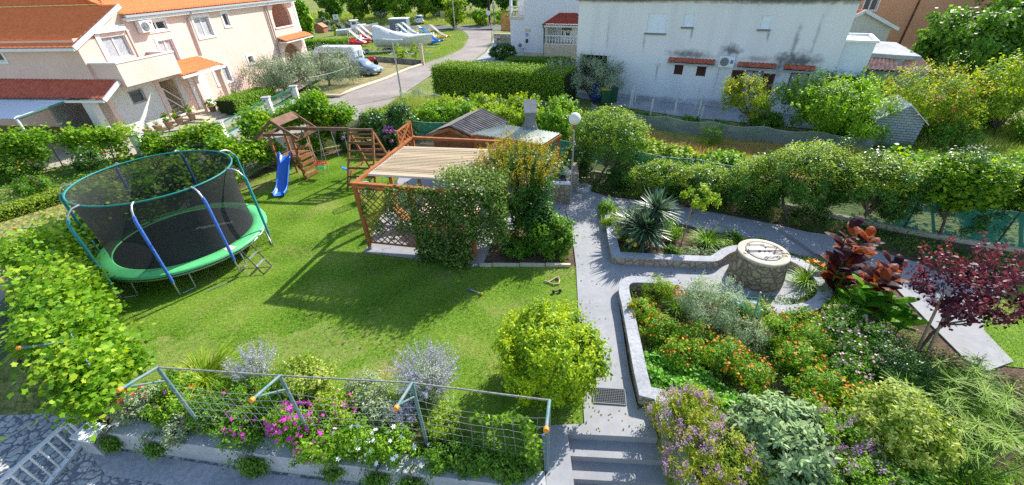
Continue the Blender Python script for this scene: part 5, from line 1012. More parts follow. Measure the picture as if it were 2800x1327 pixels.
def bush(name, label, cat, c, R, n, size, m, group=None, shape='dia', W=None, clumps=40, cr=.28, shell=.6, up=.5, lump=.25, zmin=.03, fl=None, shoots=0, spray=None, stem=True, bend=.15, tb=0.):
    """a shrub: foliage with its blossoms, on a few stems"""
    R = R if hasattr(R, '__len__') else (R, R, R*.8); t = thing(name, label, cat, (c[0], c[1], 0), group)
    lb = LB(); crown(lb, c, R, n, size, shape, W, clumps, cr, shell, up, zmin=zmin, lump=lump, bend=bend, tbias=tb)
    if shoots:
        for p in top_points(c, R, shoots, .0, .95):
            L_ = rng.uniform(.12, .38)*R[2]; d = unit(np.array([[*(p-np.array(c))[:2]*.35, 1.0]]))[0]+rng.normal(size=3)*.12; k = 14
            q = p+d*np.linspace(0, L_, k)[:, None]; lb.add(q, rng.normal(size=(k, 3))*.6+[0, 0, .6], size*.85, W, shape, rng.uniform(.5, 1, k))
    lb.build('foliage', m, t)
    if fl:
        for kind, cnt, sz in fl: fb = LB(); flowers(fb, top_points(c, R, cnt), sz, 0); fb.build('blossoms', FL[kind], t)
    if stem: b = MB(); stems(b, c, R); b.build('stems', m_bark, t)
    return t
def tree(name, label, cat, base, c, R, n, size, m, group=None, shape='dia', W=None, clumps=60, cr=.22, shell=.55, up=.4, lump=.3, r0=.08, limbs=7, bark=None, fl=None, multi=1, zmin=None, shoots=0, tb=0.):
    R = R if hasattr(R, '__len__') else (R, R, R); t = thing(name, label, cat, base, group); lb = LB()
    crown(lb, c, R, n, size, shape, W, clumps, cr, shell, up, zmin=zmin, lump=lump, tbias=tb)
    if shoots:
        for p in top_points(c, R, shoots, .1, .95):
            k = 16; d = unit(np.array([[*(p-np.array(c))[:2]*.3, 1.0]]))[0]+rng.normal(size=3)*.1; q = p+d*np.linspace(0, rng.uniform(.2, .45)*R[2], k)[:, None]; lb.add(q, rng.normal(size=(k, 3))*.6+[0, 0, .5], size, W, shape, rng.uniform(.5, 1, k))
    lb.build('crown', m, t)
    b = MB()
    for j in range(multi):
        o = (base[0]+random.uniform(-.1, .1)*(multi > 1), base[1]+random.uniform(-.1, .1)*(multi > 1), base[2]-.05); fork = Vector((base[0]*.6+c[0]*.4+(random.uniform(-.4, .4)*R[0] if multi > 1 else 0), base[1]*.6+c[1]*.4+(random.uniform(-.4, .4)*R[1] if multi > 1 else 0), base[2]+max(.25, (c[2]-R[2]-base[2])*.8+.15*R[2])))
        limb(b, o, fork, r0, r0*.75, .06, 5, 8)
        for k in range(limbs):
            a_ = 2*math.pi*(k+random.uniform(0, .6))/limbs; e = random.uniform(.35, .8); q = Vector((c[0]+R[0]*e*math.cos(a_), c[1]+R[1]*e*math.sin(a_), c[2]+R[2]*random.uniform(-.3, .5)))
            limb(b, fork, q, r0*.6, r0*.15, .12, 5, 6)
            for _ in range(2): mid = fork.lerp(q, random.uniform(.5, .8)); limb(b, mid, mid+Vector((random.uniform(-.35, .35)*R[0], random.uniform(-.35, .35)*R[1], random.uniform(0, .45)*R[2])), r0*.25, r0*.08, .1, 3, 5)
    b.build('trunk', bark or m_bark, t)
    if fl:
        for kind, cnt, sz in fl: fb = LB(); flowers(fb, top_points(c, R, cnt, -.3), sz, 0, shape='oval'); fb.build('blossoms', FL[kind], t)
    return t
def strap(name, label, cat, c, n, L, w, m, group=None, arch=1.0, spread=.15, lean=.5, up=1.0, seg=4, fl=None, stalk=.5, tint=None):
    t = thing(name, label, cat, (c[0], c[1], 0), group); lb = LB(); blades(lb, c, n, L, w, arch, spread, seg, lean, tint, up); lb.build('leaves', m, t)
    if fl:
        b = MB(); fb = LB(); pts = []
        for kind, cnt, sz in fl:
            for _ in range(cnt): a_ = random.uniform(0, 6.28); e = random.uniform(.1, .35)*L; p = (c[0]+e*math.cos(a_), c[1]+e*math.sin(a_), c[2]+stalk*random.uniform(.8, 1.15)); b.tube([(c[0]+e*.2*math.cos(a_), c[1]+e*.2*math.sin(a_), c[2]), p], .006, 4); pts.append(p)
            for _ in range(3): flowers(fb, np.array(pts)+rng.normal(size=(len(pts), 3))*.02, sz, 0)
            fb.build('blossoms', FL[kind], t)
        b.build('stalks', mat('green stalks', (.08, .18, .03), .7), t)
    return t
def spikes(name, label, cat, c, R, h, n, col, m, group=None, leaves=3000):
    """silvery shrub with many upright flower wands"""
    t = thing(name, label, cat, (c[0], c[1], 0), group); lb = LB(); crown(lb, (c[0], c[1], h*.35), (R*.8, R*.8, h*.35), leaves, .05, 'dia', .35, 40, .3, .5, .6); lb.build('foliage', m, t)
    fb = LB(); sb_ = LB(); a_ = rng.uniform(0, 2*np.pi, n); e = np.sqrt(rng.uniform(0, 1, n))
    b0 = np.stack([c[0]+R*.3*e*np.cos(a_), c[1]+R*.3*e*np.sin(a_), np.full(n, .1)], 1); tp = np.stack([c[0]+R*1.1*e*np.cos(a_), c[1]+R*1.1*e*np.sin(a_), h*(1-.25*e**2)*rng.uniform(.8, 1.1, n)], 1)
    for f in np.linspace(.45, 1, 22):
        P = b0+(tp-b0)*f+np.array([0, 0, 1])*(f*(1-f)*.15); P = P+rng.normal(size=P.shape)*.012; fb.add(P, rng.normal(size=P.shape), .045*(1.25-f*.5), .45, 'dia')
    fb.build('flower_wands', col, t)
    X = np.array([.004, 0, 0]); V = np.stack([b0-X, b0+X, tp+X*.4, tp-X*.4], 1).reshape(-1, 3); sb_.raw(V, 4, rng.uniform(.4, 1, n)); X = np.array([0, .004, 0]); V = np.stack([b0-X, b0+X, tp+X*.4, tp-X*.4], 1).reshape(-1, 3); sb_.raw(V, 4, rng.uniform(.4, 1, n)); sb_.build('stems', L_grey, t)
    return t
L_lil = leafmat('lilac blossom', (.28, .25, .40), (.45, .42, .57), (.62, .60, .72), trans=.3)
L_pur = leafmat('purple blossom', (.28, .15, .28), (.46, .27, .46), (.66, .46, .64), trans=.3)
# ---------------- front bed
strap('daylily_clump', 'big arching yellow green strap leaved clump at the left of the front bed', 'perennial', (-7.15, 6.35, 0), 420, 1.0, .035, L_lime, arch=1.0, lean=.55, spread=.3, seg=5)
strap('daylily_clump', 'smaller strap leaved clump just right of the big one in the front bed', 'perennial', (-6.55, 5.9, 0), 160, .75, .03, L_fresh, arch=1.0, lean=.6, spread=.2)
spikes('lavender_bush', 'pale silvery lavender bush between the strap leaves and the golden shrub', 'shrub', (-6.0, 6.45), .55, .95, 90, L_lil, L_grey)
spikes('russian_sage', 'large silvery shrub covered in lilac flower wands behind the trellis', 'shrub', (-1.95, 5.95), .75, 1.15, 260, L_lil, L_grey, leaves=6000)
spikes('russian_sage', 'small lilac flowering shrub low behind the third trellis post', 'shrub', (-2.35, 5.15), .32, .6, 70, L_lil, L_grey, leaves=1500)
bush('euonymus_bush', 'rounded yellow variegated shrub behind the middle of the trellis', 'shrub', (-4.55, 5.85, .5), (.62, .55, .5), 5200, .075, L_vari, shape='oval', W=.45, clumps=60, shoots=30)
bush('grey_shrub', 'soft grey green shrub with tiny pink flowers between golden shrub and lilac shrub', 'shrub', (-3.25, 5.75, .35), (.5, .45, .4), 4200, .045, L_grey, fl=[('pink', 26, .035)], clumps=50)
for k, (x, y, z, r, n, m_, fl_, lab) in enumerate([
        (-8.0, 5.65, .3, .5, 4200, L_olive, [('red', 7, .15)], 'greyish mound with orange red gazania flowers beside the gate'),
        (-7.25, 5.55, .32, .5, 4200, L_fresh, [('red', 3, .14), ('magenta', 3, .08)], 'green mound behind the gazanias at the left end of the trellis'),
        (-6.3, 5.35, .35, .55, 4200, L_mid, [('magenta', 7, .08)], 'leafy mound left of the first trellis panel with a few magenta daisies'),
        (-5.6, 5.0, .3, .48, 3800, L_mid, [('magenta', 26, .095)], 'daisy mound with scattered magenta flowers just right of the first trellis post'),
        (-5.3, 5.6, .4, .5, 4000, L_fresh, None, 'bushy green plant between the first two trellis posts'),
        (-4.45, 4.95, .42, .5, 4200, L_fresh, [('magenta', 95, .105)], 'daisy mound densely covered in magenta flowers by the second trellis post'),
        (-3.85, 4.55, .3, .42, 3200, L_fresh, [('magenta', 34, .095)], 'daisy mound with pale pink flowers spilling to the wall edge'),
        (-3.2, 4.65, .3, .5, 4200, L_fresh, [('white', 16, .11)], 'daisy mound with white flowers right of the second trellis post'),
        (-2.45, 4.5, .3, .45, 3600, L_fresh, [('white', 14, .11)], 'daisy mound with white flowers left of the third trellis post'),
        (-3.75, 5.25, .35, .45, 3400, L_lime, [('magenta', 22, .09)], 'yellow green plant with magenta daisies against the golden shrub'),
        (-1.35, 4.35, .22, .42, 3400, L_mid, [('white', 2, .08)], 'dark green mound at the left of the last trellis panel'),
        (-.75, 4.25, .2, .4, 3200, L_mid, None, 'dark green mound in the middle of the last trellis panel'),
        (-.15, 4.1, .2, .38, 3200, L_mid, None, 'dark green mound next to the last trellis post'),
        (-2.8, 5.2, .28, .36, 2600, L_grey, None, 'low grey green mound left of the small lilac shrub'),
        (-1.45, 4.95, .25, .36, 2600, L_lime, None, 'loose yellow green plant behind the last trellis panel'),
        (-7.6, 6.0, .3, .4, 2600, L_mid, None, 'green plant at the foot of the big strap leaved clump'),
        (-5.1, 6.05, .25, .4, 2600, L_mid, None, 'green plant behind the left shoulder of the golden shrub'),
        (-6.9, 5.1, .18, .35, 2400, L_olive, None, 'low greyish plant on the wall edge below the first trellis post')]):
    bush('bedding_plant', lab, 'flower plant', (x, y, z), (r, r*.85, z*1.05), n, .055, m_, 'mounded plants in the front bed', 'oval', .5, 45, .32, .5, fl=fl_, shoots=14)
def trailer(label, px, py, w_, h_, n=900, m_=L_mid):
    c = at(px, py, 0); t = thing('trailing_plant', label, 'trailing plant', (c[0], c[1], 0), 'plants trailing over the retaining wall'); lb = LB(); yw = wline(c[0]) if c[0] > -8.6 else 5.17
    P = np.stack([c[0]+rng.normal(size=n)*w_, np.full(n, yw)-np.abs(rng.normal(size=n))*.08-.03, .12-rng.uniform(0, 1, n)**.8*h_], 1); P[:, 1] += .18*(P[:, 2] > .0); P[:, 0] = c[0]+(P[:, 0]-c[0])*(1.1-.6*(.12-P[:, 2])/h_)
    lb.add(P, rng.normal(size=(n, 3))*.5+[0, -.8, .5], .055, .45, 'oval', D=np.broadcast_to([0, -.2, -1.], (n, 3))); lb.build('foliage', m_, t)
    b = MB()
    for k in range(6): x_ = c[0]+random.gauss(0, w_*.6); b.tube([(x_, yw+.1, .08), (x_, yw-.05, .08), (x_+random.uniform(-.05, .05), yw-.07, .1-h_*.8)], .005, 4)
    b.build('stems', m_bark, t)
trailer('green plant trailing over the wall at its left corner beside the gate', 285, 1200, .12, .5, 900); trailer('green plant trailing over the wall right of the gazanias', 420, 1200, .16, .42, 1000); trailer('long green plant trailing down the wall under the magenta daisies', 680, 1245, .2, .6, 1600); trailer('trailing plant on the wall below the pale pink daisies', 905, 1275, .14, .4, 700)
trailer('green plant trailing over the wall under the white daisies', 1025, 1290, .16, .5, 1300); trailer('green plant trailing over the wall at the third trellis post', 1120, 1290, .16, .5, 1200); trailer('small plant trailing over the wall below the last trellis panel', 1380, 1310, .1, .3, 500)
# climber on the last panel
cl = thing('climbing_vine', 'thin green climber twining up the right edge of the wire mesh', 'climber', (.4, 4.1, 0)); lb = LB(); pts = []
for i in range(70): t_ = i/69; pts.append((.30+.07*math.sin(i*.9)-.12*t_, 4.08+.02*math.sin(i*1.3), .05+1.45*t_))
for i in range(24): t_ = i/23; pts.append((.15-.95*t_, 4.12+.14*t_, 1.55-.1*t_+.05*math.sin(i)))
P = np.array(pts); lb.add(np.repeat(P, 3, 0)+rng.normal(size=(len(P)*3, 3))*.035, rng.normal(size=(len(P)*3, 3))*.5+[0, -.6, .6], .075, .75, 'oval'); lb.build('foliage', L_fresh, cl); b = MB(); b.tube(pts[:70], .006, 4); b.tube(pts[69:], .005, 4); b.build('stem', m_bark, cl)
bush('golden_bush', 'big round golden green shrub beside the grey path', 'shrub', (.72, 6.05, .98), (1.1, 1.06, .95), 21000, .082, L_gold, shape='oval', W=.45, clumps=200, cr=.15, shell=.74, up=.6, lump=.14, shoots=150, zmin=.06)
# ---------------- grape vines
def vine(label, pts, n, width, z0, z1, size=.12, m_=L_vine, group='grape vines along the left side', heavy=.75):
    t = thing('grape_vine', label, 'vine', (pts[0][0], pts[0][1], 0), group); P = np.array(pts, float); seg = np.linalg.norm(np.diff(P[:, :2], axis=0), axis=1); cum = np.concatenate([[0], np.cumsum(seg)]); L_ = cum[-1]
    K = max(12, int(L_*7)); s = rng.uniform(0, L_, K); cc = np.stack([np.interp(s, cum, P[:, 0]), np.interp(s, cum, P[:, 1])], 1)
    zz_ = z0+(z1-z0)*rng.beta(1.8*heavy+.6, 1.0, K); cl_ = np.column_stack([cc+rng.normal(size=(K, 2))*width*.45, zz_]); ct = rng.uniform(0, 1, K); k = rng.integers(0, K, n)
    q = cl_[k]+rng.normal(size=(n, 3))*[.22, .22, .2]; ok = q[:, 2] > .02; q = q[ok]; k = k[ok]; m2 = len(q)
    lb = LB(); lb.add(q, rng.normal(size=(m2, 3))*.45+[0, -.15, .9], size, 1.0, 'lobe', .45*ct[k]+.55*rng.uniform(0, 1, m2), bend=.25)
    for _ in range(int(L_*5)):
        a_ = cl_[rng.integers(0, K)]; d = rng.normal(size=3)*[.6, .6, .2]+[0, 0, .25]; kk = 12; qq = a_+d*np.linspace(0, .8, kk)[:, None]; lb.add(qq, rng.normal(size=(kk, 3))*.5+[0, 0, .8], size*.7, 1.0, 'lobe', rng.uniform(.6, 1, kk))
    lb.build('foliage', m_, t); b = MB()
    for k_ in range(max(1, int(L_/1.6))):
        f = (k_+.5)/max(1, int(L_/1.6))*L_; x_, y_ = np.interp(f, cum, P[:, 0]), np.interp(f, cum, P[:, 1]); limb(b, (x_, y_, -.1), (x_+.1, y_, z1*.8), .03, .02, .08)
        for s_ in (-1, 1): limb(b, (x_+.1, y_, z1*.8), (np.interp(f+s_*.8, cum, P[:, 0]), np.interp(f+s_*.8, cum, P[:, 1]), z1*.92), .018, .008, .08)
    b.build('trunk', m_bark, t); return t
vine('bright grape vine hanging over the pipe frame beside the gate', [(-8.35, 5.4), (-8.9, 5.95), (-9.6, 6.7)], 7500, .38, -.1, 1.75, .105)
vine('bright grape vine over the left frame in front of the paved drive', [(-9.5, 6.5), (-10.5, 7.3), (-11.5, 8.4)], 10500, .5, .2, 1.95, .105)
vine('bright grape vine at the left edge of the picture', [(-11.3, 8.0), (-12.6, 9.3), (-14.2, 10.6)], 11500, .65, .3, 2.0, .105)
vine('grape vine on the fence directly left of the trampoline', [(-13.4, 9.6), (-13.9, 12.0)], 2600, .35, .1, 1.7, .13, heavy=.5)
vine('grape vine on the fence behind the trampoline', [(-13.8, 12.0), (-12.9, 15.0), (-12.5, 16.3)], 11000, .4, .1, 2.0, .12)
vine('grape vine on the fence between trampoline and play tower', [(-12.5, 16.2), (-12.2, 18.6)], 8000, .4, .1, 2.1, .12)
vine('tall grape vine arching behind the play tower', [(-12.2, 18.4), (-11.4, 20.6), (-9.9, 21.7)], 11000, .55, .2, 2.6, .12, heavy=.9)
vine('grape vine ending at the corner behind the swings', [(-9.9, 21.7), (-8.2, 22.3)], 6000, .5, .3, 2.6, .13, heavy=.9)
# ---------------- plants by the pergola
def panel_vine():
    t = thing('climbing_jasmine', 'dark leafy climber covering the right half of the pergola lattice', 'climber', pgv(2.8, -.1, 0)); lb = LB(); n = 16000
    u = .9+4.0*rng.beta(1.8, 1.2, n); z = rng.uniform(0, 1, n)*2.55; low = z < .9; u = np.where(low, 1.9+1.8*rng.beta(1.3, 1.3, n), u); v = -.12+rng.normal(size=n)*(.13+.09*np.sin(u*4+z*3))-.25*np.exp(-((z-.4)/.5)**2)
    ph_ = np.sin(u*5)*np.cos(z*4+u*2); keep = (ph_ > -.55) | (rng.uniform(0, 1, n) < .3); u, z, v = u[keep], z[keep], v[keep]
    P = np.array([pgv(a_, b_, c_) for a_, b_, c_ in zip(u, v, z)]); lb.add(P, rng.normal(size=P.shape)*.6+[-.15, -.5, .6], .085, .5, 'oval')
    n = 3800; u = 2.6+2.2*rng.beta(1.5, 1.2, n); v = rng.normal(size=n)*.35+.45; z = 2.6+np.abs(rng.normal(size=n))*.16; P = np.array([pgv(a_, b_, c_) for a_, b_, c_ in zip(u, v, z)]); lb.add(P, rng.normal(size=P.shape)*.5+[0, 0, .9], .08, .5, 'oval', rng.uniform(.5, 1, len(P)))
    n = 3000; u = .1+1.2*rng.uniform(0, 1, n); z = .5+1.9*rng.uniform(0, 1, n); kk = np.sin(u*7+1)*np.sin(z*5) > .25; u, z = u[kk], z[kk]; P = np.array([pgv(a_, -.05+rng.normal()*.05, c_) for a_, c_ in zip(u, z)]); lb.add(P, rng.normal(size=P.shape)*.6+[0, -.4, .6], .07, .5, 'oval', rng.uniform(.3, 1, len(P)))
    lb.build('foliage', leafmat('jasmine leaves', (.03, .09, .01), (.09, .19, .02), (.30, .38, .07), trans=.3, rough=.4, spec=.4), t); b = MB()
    for k in range(9): u0 = 1.5+k*.28; limb(b, pgv(u0*.4+1.6, -.15, 0), pgv(u0+.2, -.1, 2.4), .014, .006, .06, 8, 5)
    b.build('stems', m_bark, t)
panel_vine()
t = tree('crape_myrtle', 'small tree with orange tinted shoots and bent pale trunk beside the pergola', 'tree', (-.45, 12.15, 0), (.2, 12.45, 2.0), (1.3, 1.15, 1.05), 17000, .075, L_dark, shape='oval', W=.5, clumps=110, cr=.2, shell=.6, r0=.07, bark=m_bark2, lump=.2, tb=.15)
lb = LB(); c = np.array((.25, 12.5, 2.15))
for p in top_points(c, (1.3, 1.15, .95), 300, .12, .95):
    k = 26; d = unit(np.array([[*(p-c)[:2]*.35, 1.0]]))[0]+rng.normal(size=3)*.13; q = p+d*np.linspace(-.15, rng.uniform(.25, .6), k)[:, None]+rng.normal(size=(k, 3))*.02; lb.add(q, rng.normal(size=(k, 3))*.6+[0, 0, .5], .06, .5, 'oval', np.clip(rng.uniform(.1, .75, k)+np.linspace(-.1, .25, k), 0, 1))
lb.build('young_shoots', L_orange, t)
bush('laurel_bush', 'dark glossy bush under the crape myrtle', 'shrub', (.75, 12.0, .95), (.75, .75, .9), 6500, .10, L_dark, shape='oval', W=.5, clumps=70, shoots=20)
bush('hydrangea_bush', 'fresh green leafy shrub at the path corner of the pergola bed', 'shrub', (1.15, 11.35, .55), (.75, .62, .6), 6500, .09, L_mid, shape='oval', W=.55, clumps=80, shoots=45)
bush('flowering_shrub', 'small shrub with pink flowers hanging over the path from the pergola bed', 'shrub', (1.62, 11.75, .4), (.42, .5, .42), 2600, .08, L_fresh, shape='oval', W=.4, clumps=40, fl=[('pink', 12, .06)], shoots=20)
bush('low_shrub', 'low leafy plant at the left of the pergola bed', 'shrub', (.05, 11.15, .25), (.5, .35, .28), 2400, .09, L_mid, shape='oval', W=.45, fl=[('pink', 2, .06)]); bush('low_shrub', 'leafy plant against the path at the front of the pergola bed', 'shrub', (1.45, 10.85, .2), (.42, .3, .26), 1800, .07, L_fresh, shape='oval', W=.3, fl=[('palepink', 5, .05)])
# ---------------- yucca bed
t = thing('yucca', 'large spiky yucca with stiff blue green leaves in the kerbed bed', 'yucca', (4.35, 11.3, 0)); lb = LB()
for cx_, cy_, z_, n_, L_ in ((4.3, 11.25, .75, 300, .95), (4.75, 11.75, 1.15, 230, .85), (3.95, 11.7, .7, 120, .75)):
    n = n_; d = unit(rng.normal(size=(n, 3))+[0, 0, .35]); Lg = L_*rng.uniform(.75, 1.1, n); c0_ = np.array([cx_, cy_, z_]); X = unit(np.cross(d, [0, 0, 1.0]))
    for s in (0, 1):
        f0, f1, w0, w1 = (0., .55, .022, .032) if s == 0 else (.55, 1., .032, .002); p, q = c0_+d*(Lg*f0)[:, None]+[0, 0, 1]*(-.10*(f0**2)*Lg)[:, None], c0_+d*(Lg*f1)[:, None]+[0, 0, 1]*(-.10*(f1**2)*Lg)[:, None]
        lb.raw(np.stack([p-X*w0, p+X*w0, q+X*w1, q-X*w1], 1).reshape(-1, 3), 4, rng.uniform(0, 1, n))
lb.build('leaves', L_yucca, t); b = MB(); limb(b, (4.35, 11.35, 0), (4.3, 11.25, .8), .09, .08); limb(b, (4.35, 11.35, .2), (4.75, 11.75, 1.15), .08, .07); b.build('trunk', m_bark, t)
tree('young_tree', 'slim young tree with sparse yellow green tufts in the yucca bed', 'tree', (5.62, 11.32, 0), (5.95, 11.6, 1.7), (.55, .5, .42), 1300, .08, L_lime, shape='oval', W=.6, clumps=14, cr=.2, shell=.6, r0=.022, limbs=6)
strap('daylily_clump', 'strap leaved clump under the young tree in the yucca bed', 'perennial', (6.45, 11.35, 0), 260, .75, .03, L_fresh, arch=1.0, lean=.6, spread=.2)
strap('daylily_clump', 'strap leaved plant with orange flower at the lower left corner of the yucca bed', 'perennial', (3.75, 10.75, 0), 110, .55, .022, L_fresh, arch=1.0, lean=.6, fl=[('yellow', 3, .13)], stalk=.55)
for x, y, z, r, m_, fl_, lab in [(3.55, 13.4, .35, .4, L_fresh, None, 'light green plant at the top left corner of the yucca bed'), (3.6, 12.5, .35, .42, L_lime, None, 'light green plant left of the yucca'), (3.75, 11.7, .25, .35, L_mid, None, 'low plant between the yucca and its left kerb'), (5.35, 11.7, .3, .42, L_fresh, None, 'leafy plant right of the yucca'),
        (5.1, 10.75, .14, .3, L_mid, [('mauve', 8, .05)], 'low mauve flowering plant near the front kerb of the yucca bed'), (5.75, 10.7, .13, .3, L_grey, [('mauve', 8, .05)], 'grey leaved plant with mauve flowers by the front kerb'), (6.3, 10.55, .12, .28, L_grey, None, 'grey leaved cushion plant at the curve of the front kerb'), (7.0, 11.1, .12, .24, L_lime, None, 'yellow green succulent cushion behind the well'), (7.3, 11.35, .2, .4, L_mid, None, 'dark green low plant between well and upper path'), (4.6, 12.9, .3, .5, L_mid, None, 'low bush behind the yucca'), (5.5, 12.55, .2, .4, L_fresh, None, 'low greenery along the upper path behind the young tree'), (7.95, 11.0, .16, .35, L_mid, None, 'low plant right behind the well lid')]:
    bush('bedding_plant', lab, 'flower plant', (x, y, z), (r, r*.85, z*1.1), 1900, .06, m_, 'plants in the yucca bed', 'oval', .45, 30, .3, .5, fl=fl_, shoots=8)
# ---------------- the big flower bed
bush('euphorbia_bush', 'rounded yellow green shrub at the top corner of the big flower bed', 'shrub', (4.0, 8.75, .3), (.42, .36, .36), 3600, .05, L_lime, shape='oval', W=.35, clumps=60)
strap('daylily_clump', 'strap leaved clump with orange flowers behind the path corner kerb', 'perennial', (4.4, 8.25, 0), 170, .6, .028, L_fresh, arch=1.0, lean=.6, fl=[('salmon', 7, .14)], stalk=.6)
t = bush('artemisia_bush', 'tall feathery grey green bush in the big flower bed', 'shrub', (5.0, 7.85, .6), (.8, .62, .65), 12000, .055, L_grey, shape='dia', W=.3, clumps=120, cr=.25, shoots=70, up=.8)
bush('artemisia_bush', 'lower feathery grey bush between the stakes', 'shrub', (5.55, 6.95, .35), (.45, .4, .4), 3600, .05, L_grey, W=.3, clumps=50, shoots=20)
CAL = [(3.35, 8.0, .28, .42), (3.6, 7.3, .3, .5), (4.3, 6.9, .35, .55), (3.9, 6.5, .32, .5), (4.75, 6.3, .38, .55), (5.1, 5.9, .35, .5), (6.2, 7.7, .3, .5), (6.35, 7.05, .38, .55), (7.1, 7.35, .32, .5), (6.9, 6.7, .35, .5), (6.4, 6.2, .35, .5), (6.3, 5.4, .4, .5), (6.9, 4.95, .4, .5), (5.85, 5.0, .35, .4)]
CL = ['by the upper left kerb', 'left of the grey feathery bush', 'below the grey feathery bush', 'just above the bright ground cover', 'in the middle of the bed, thickest in bloom', 'below the thickest bloom of the bed', 'under the well kerb', 'right of the tied stakes', 'between stakes and pink flowers', 'left of the pink flowers', 'in the centre right of the bed', 'above the variegated shrub', 'touching the variegated shrub', 'next to the bare twigs']
for (x, y, z, r), lab in zip(CAL, CL): bush('marigold_clump', 'orange flowered marigold clump '+lab, 'flower plant', (x, y, z*.85), (r, r*.85, z), 3000, .065, L_fresh, 'marigold clumps in the big bed', 'oval', .35, 40, .32, .5, fl=[('orange', 46 if 'thickest in' not in lab else 85, .066)], shoots=14)
for x, y, z, r, lab in [(7.6, 6.9, .35, .5, 'below the canna leaves'), (8.1, 7.3, .35, .5, 'right beside the green canna'), (8.3, 6.7, .35, .5, 'in front of the green canna leaves'), (7.6, 6.2, .32, .5, 'above the dark round shrub'), (7.15, 5.75, .3, .42, 'nearest to the camera')]:
    bush('pink_flower_clump', 'leafy clump dotted with pale pink flowers '+lab, 'flower plant', (x, y, z), (r, r*.85, z), 3200, .06, L_mid, 'pink flowered clumps in the big bed', 'oval', .45, 40, .32, .5, fl=[('palepink', 48, .07)], shoots=14)
# bright ground cover
lb = LB(); poly = [(3.0, 6.6), (3.7, 6.35), (4.3, 5.9), (4.75, 5.3), (4.5, 4.85), (3.9, 4.9), (3.3, 5.2), (2.95, 5.6)]
def inpoly(x, y, P):
    r = np.zeros(len(x), bool); j = len(P)-1
    for i in range(len(P)):
        xi, yi = P[i]; xj, yj = P[j]; r ^= ((yi > y) != (yj > y)) & (x < (xj-xi)*(y-yi)/(yj-yi+1e-12)+xi); j = i
    return r
n = 16000; x = rng.uniform(2.9, 4.9, n); y = rng.uniform(4.7, 6.8, n); k = inpoly(x, y, poly); x, y = x[k], y[k]; z = .10+.10*np.sin(x*6+y*3)*np.sin(y*7)+rng.uniform(0, .14, len(x))
lb.add(np.stack([x, y, np.maximum(z, .03)], 1), rng.normal(size=(len(x), 3))*.4+[0, -.1, 1], .085, .8, 'oval', bend=.2); o = lb.build('ground_cover', leafmat('glossy cover leaves', (.06, .20, .01), (.15, .42, .02), (.34, .62, .04), rough=.4, spec=.4)); tag(o, 'glossy bright green ground cover beside the long kerb', 'ground cover', kind='stuff')
def scatter_cover(name, label, P, n, h, size, m_, W=.5, kind='stuff', shape='oval', up=.8):
    P = [tuple(p[:2]) for p in P]; xs_ = [p[0] for p in P]; ys_ = [p[1] for p in P]; x = rng.uniform(min(xs_), max(xs_), n); y = rng.uniform(min(ys_), max(ys_), n); k = inpoly(x, y, P); x, y = x[k], y[k]
    cl = .5+.5*np.sin(x*3.1+1.3*np.sin(y*2.3))*np.sin(y*3.7+x); z = h*(.15+.85*cl)*rng.uniform(.1, 1, len(x))+.02; lb = LB(); lb.add(np.stack([x, y, z], 1), rng.normal(size=(len(x), 3))*.5+[0, -.1, up], size, W, shape, .4*cl+.6*rng.uniform(0, 1, len(x)))
    o = lb.build(name, m_); return tag(o, label, 'ground cover', kind=kind)
scatter_cover('low_greenery', 'low mixed greenery filling the gaps of the big flower bed', [(2.95, 8.9), (6.0, 8.6), (9.5, 8.8), (9.9, 5.9), (8.6, 4.4), (4.2, 3.5), (3.0, 5.0)], 20000, .28, .06, L_mid, .4)
scatter_cover('low_greenery', 'low ivy and weeds along the fence side of the upper path', [(4.2, 14.95), (6.5, 14.1), (9.5, 12.5), (12.4, 10.2), (13.3, 8.9), (15.5, 9.6), (13, 11.6), (9, 14.4), (5, 16.6)], 34000, .30, .07, L_mid, .5)
scatter_cover('low_greenery', 'low greenery between the canna leaves and the upper path', [(8.0, 10.9), (9.7, 10.2), (9.6, 8.4), (8.9, 8.6), (8.7, 9.8)], 5000, .25, .06, L_mid, .4)
scatter_cover('front_bed_greenery', 'low mixed greenery filling the gaps of the front bed', [(-9, 5.5), (-5.2, 4.9), (-.4, 4.1), (.3, 4.1), (-2, 5.6), (-5, 6.3), (-8.4, 6.3)], 16000, .22, .055, L_mid, .4)
scatter_cover('fence_side_greenery', 'weeds along the foot of the vine fence', [(-12.2, 7.4), (-13.2, 11.0), (-12.4, 15.2), (-12.0, 18.8), (-9.8, 21.3), (-9.8, 21.9), (-12.6, 19.2), (-13.2, 15.5), (-13.9, 11.0), (-12.8, 7.0)], 9000, .4, .08, L_fresh, .3)
# hebe, sage, euonymus, papyrus
def purple(label, c, R, n, cnt): return bush('hebe_bush', label, 'shrub', c, R, n, .055, L_peach if 'stair' in label else L_fresh, 'purple flowered hebe bushes', 'oval', .4, 110, .2, .68, fl=None, shoots=60), c, R, cnt
for lab, c, R, n, cnt in [('purple flowered bush at the foot of the stair kerb', (3.25, 4.75, .45), (.62, .55, .6), 7500, 70), ('purple flowered bush nearest the stairs at the bottom edge', (3.35, 3.85, .5), (.75, .6, .6), 7500, 80), ('purple flowered bush between sage and variegated shrub', (5.75, 4.15, .45), (.55, .55, .55), 5500, 60), ('purple flowered bush in the bottom corner right of the sage', (5.55, 3.35, .5), (.6, .55, .5), 5500, 50)]:
    t, c, R, cnt = purple(lab, c, R, n, cnt); fb = LB()
    for p in top_points(c, R, cnt, -.1, 1.05): fb.add(p+rng.normal(size=(34, 3))*[.03, .03, .045], rng.normal(size=(34, 3)), .035, .6, 'dia')
    fb.build('blossoms', L_pur, t)
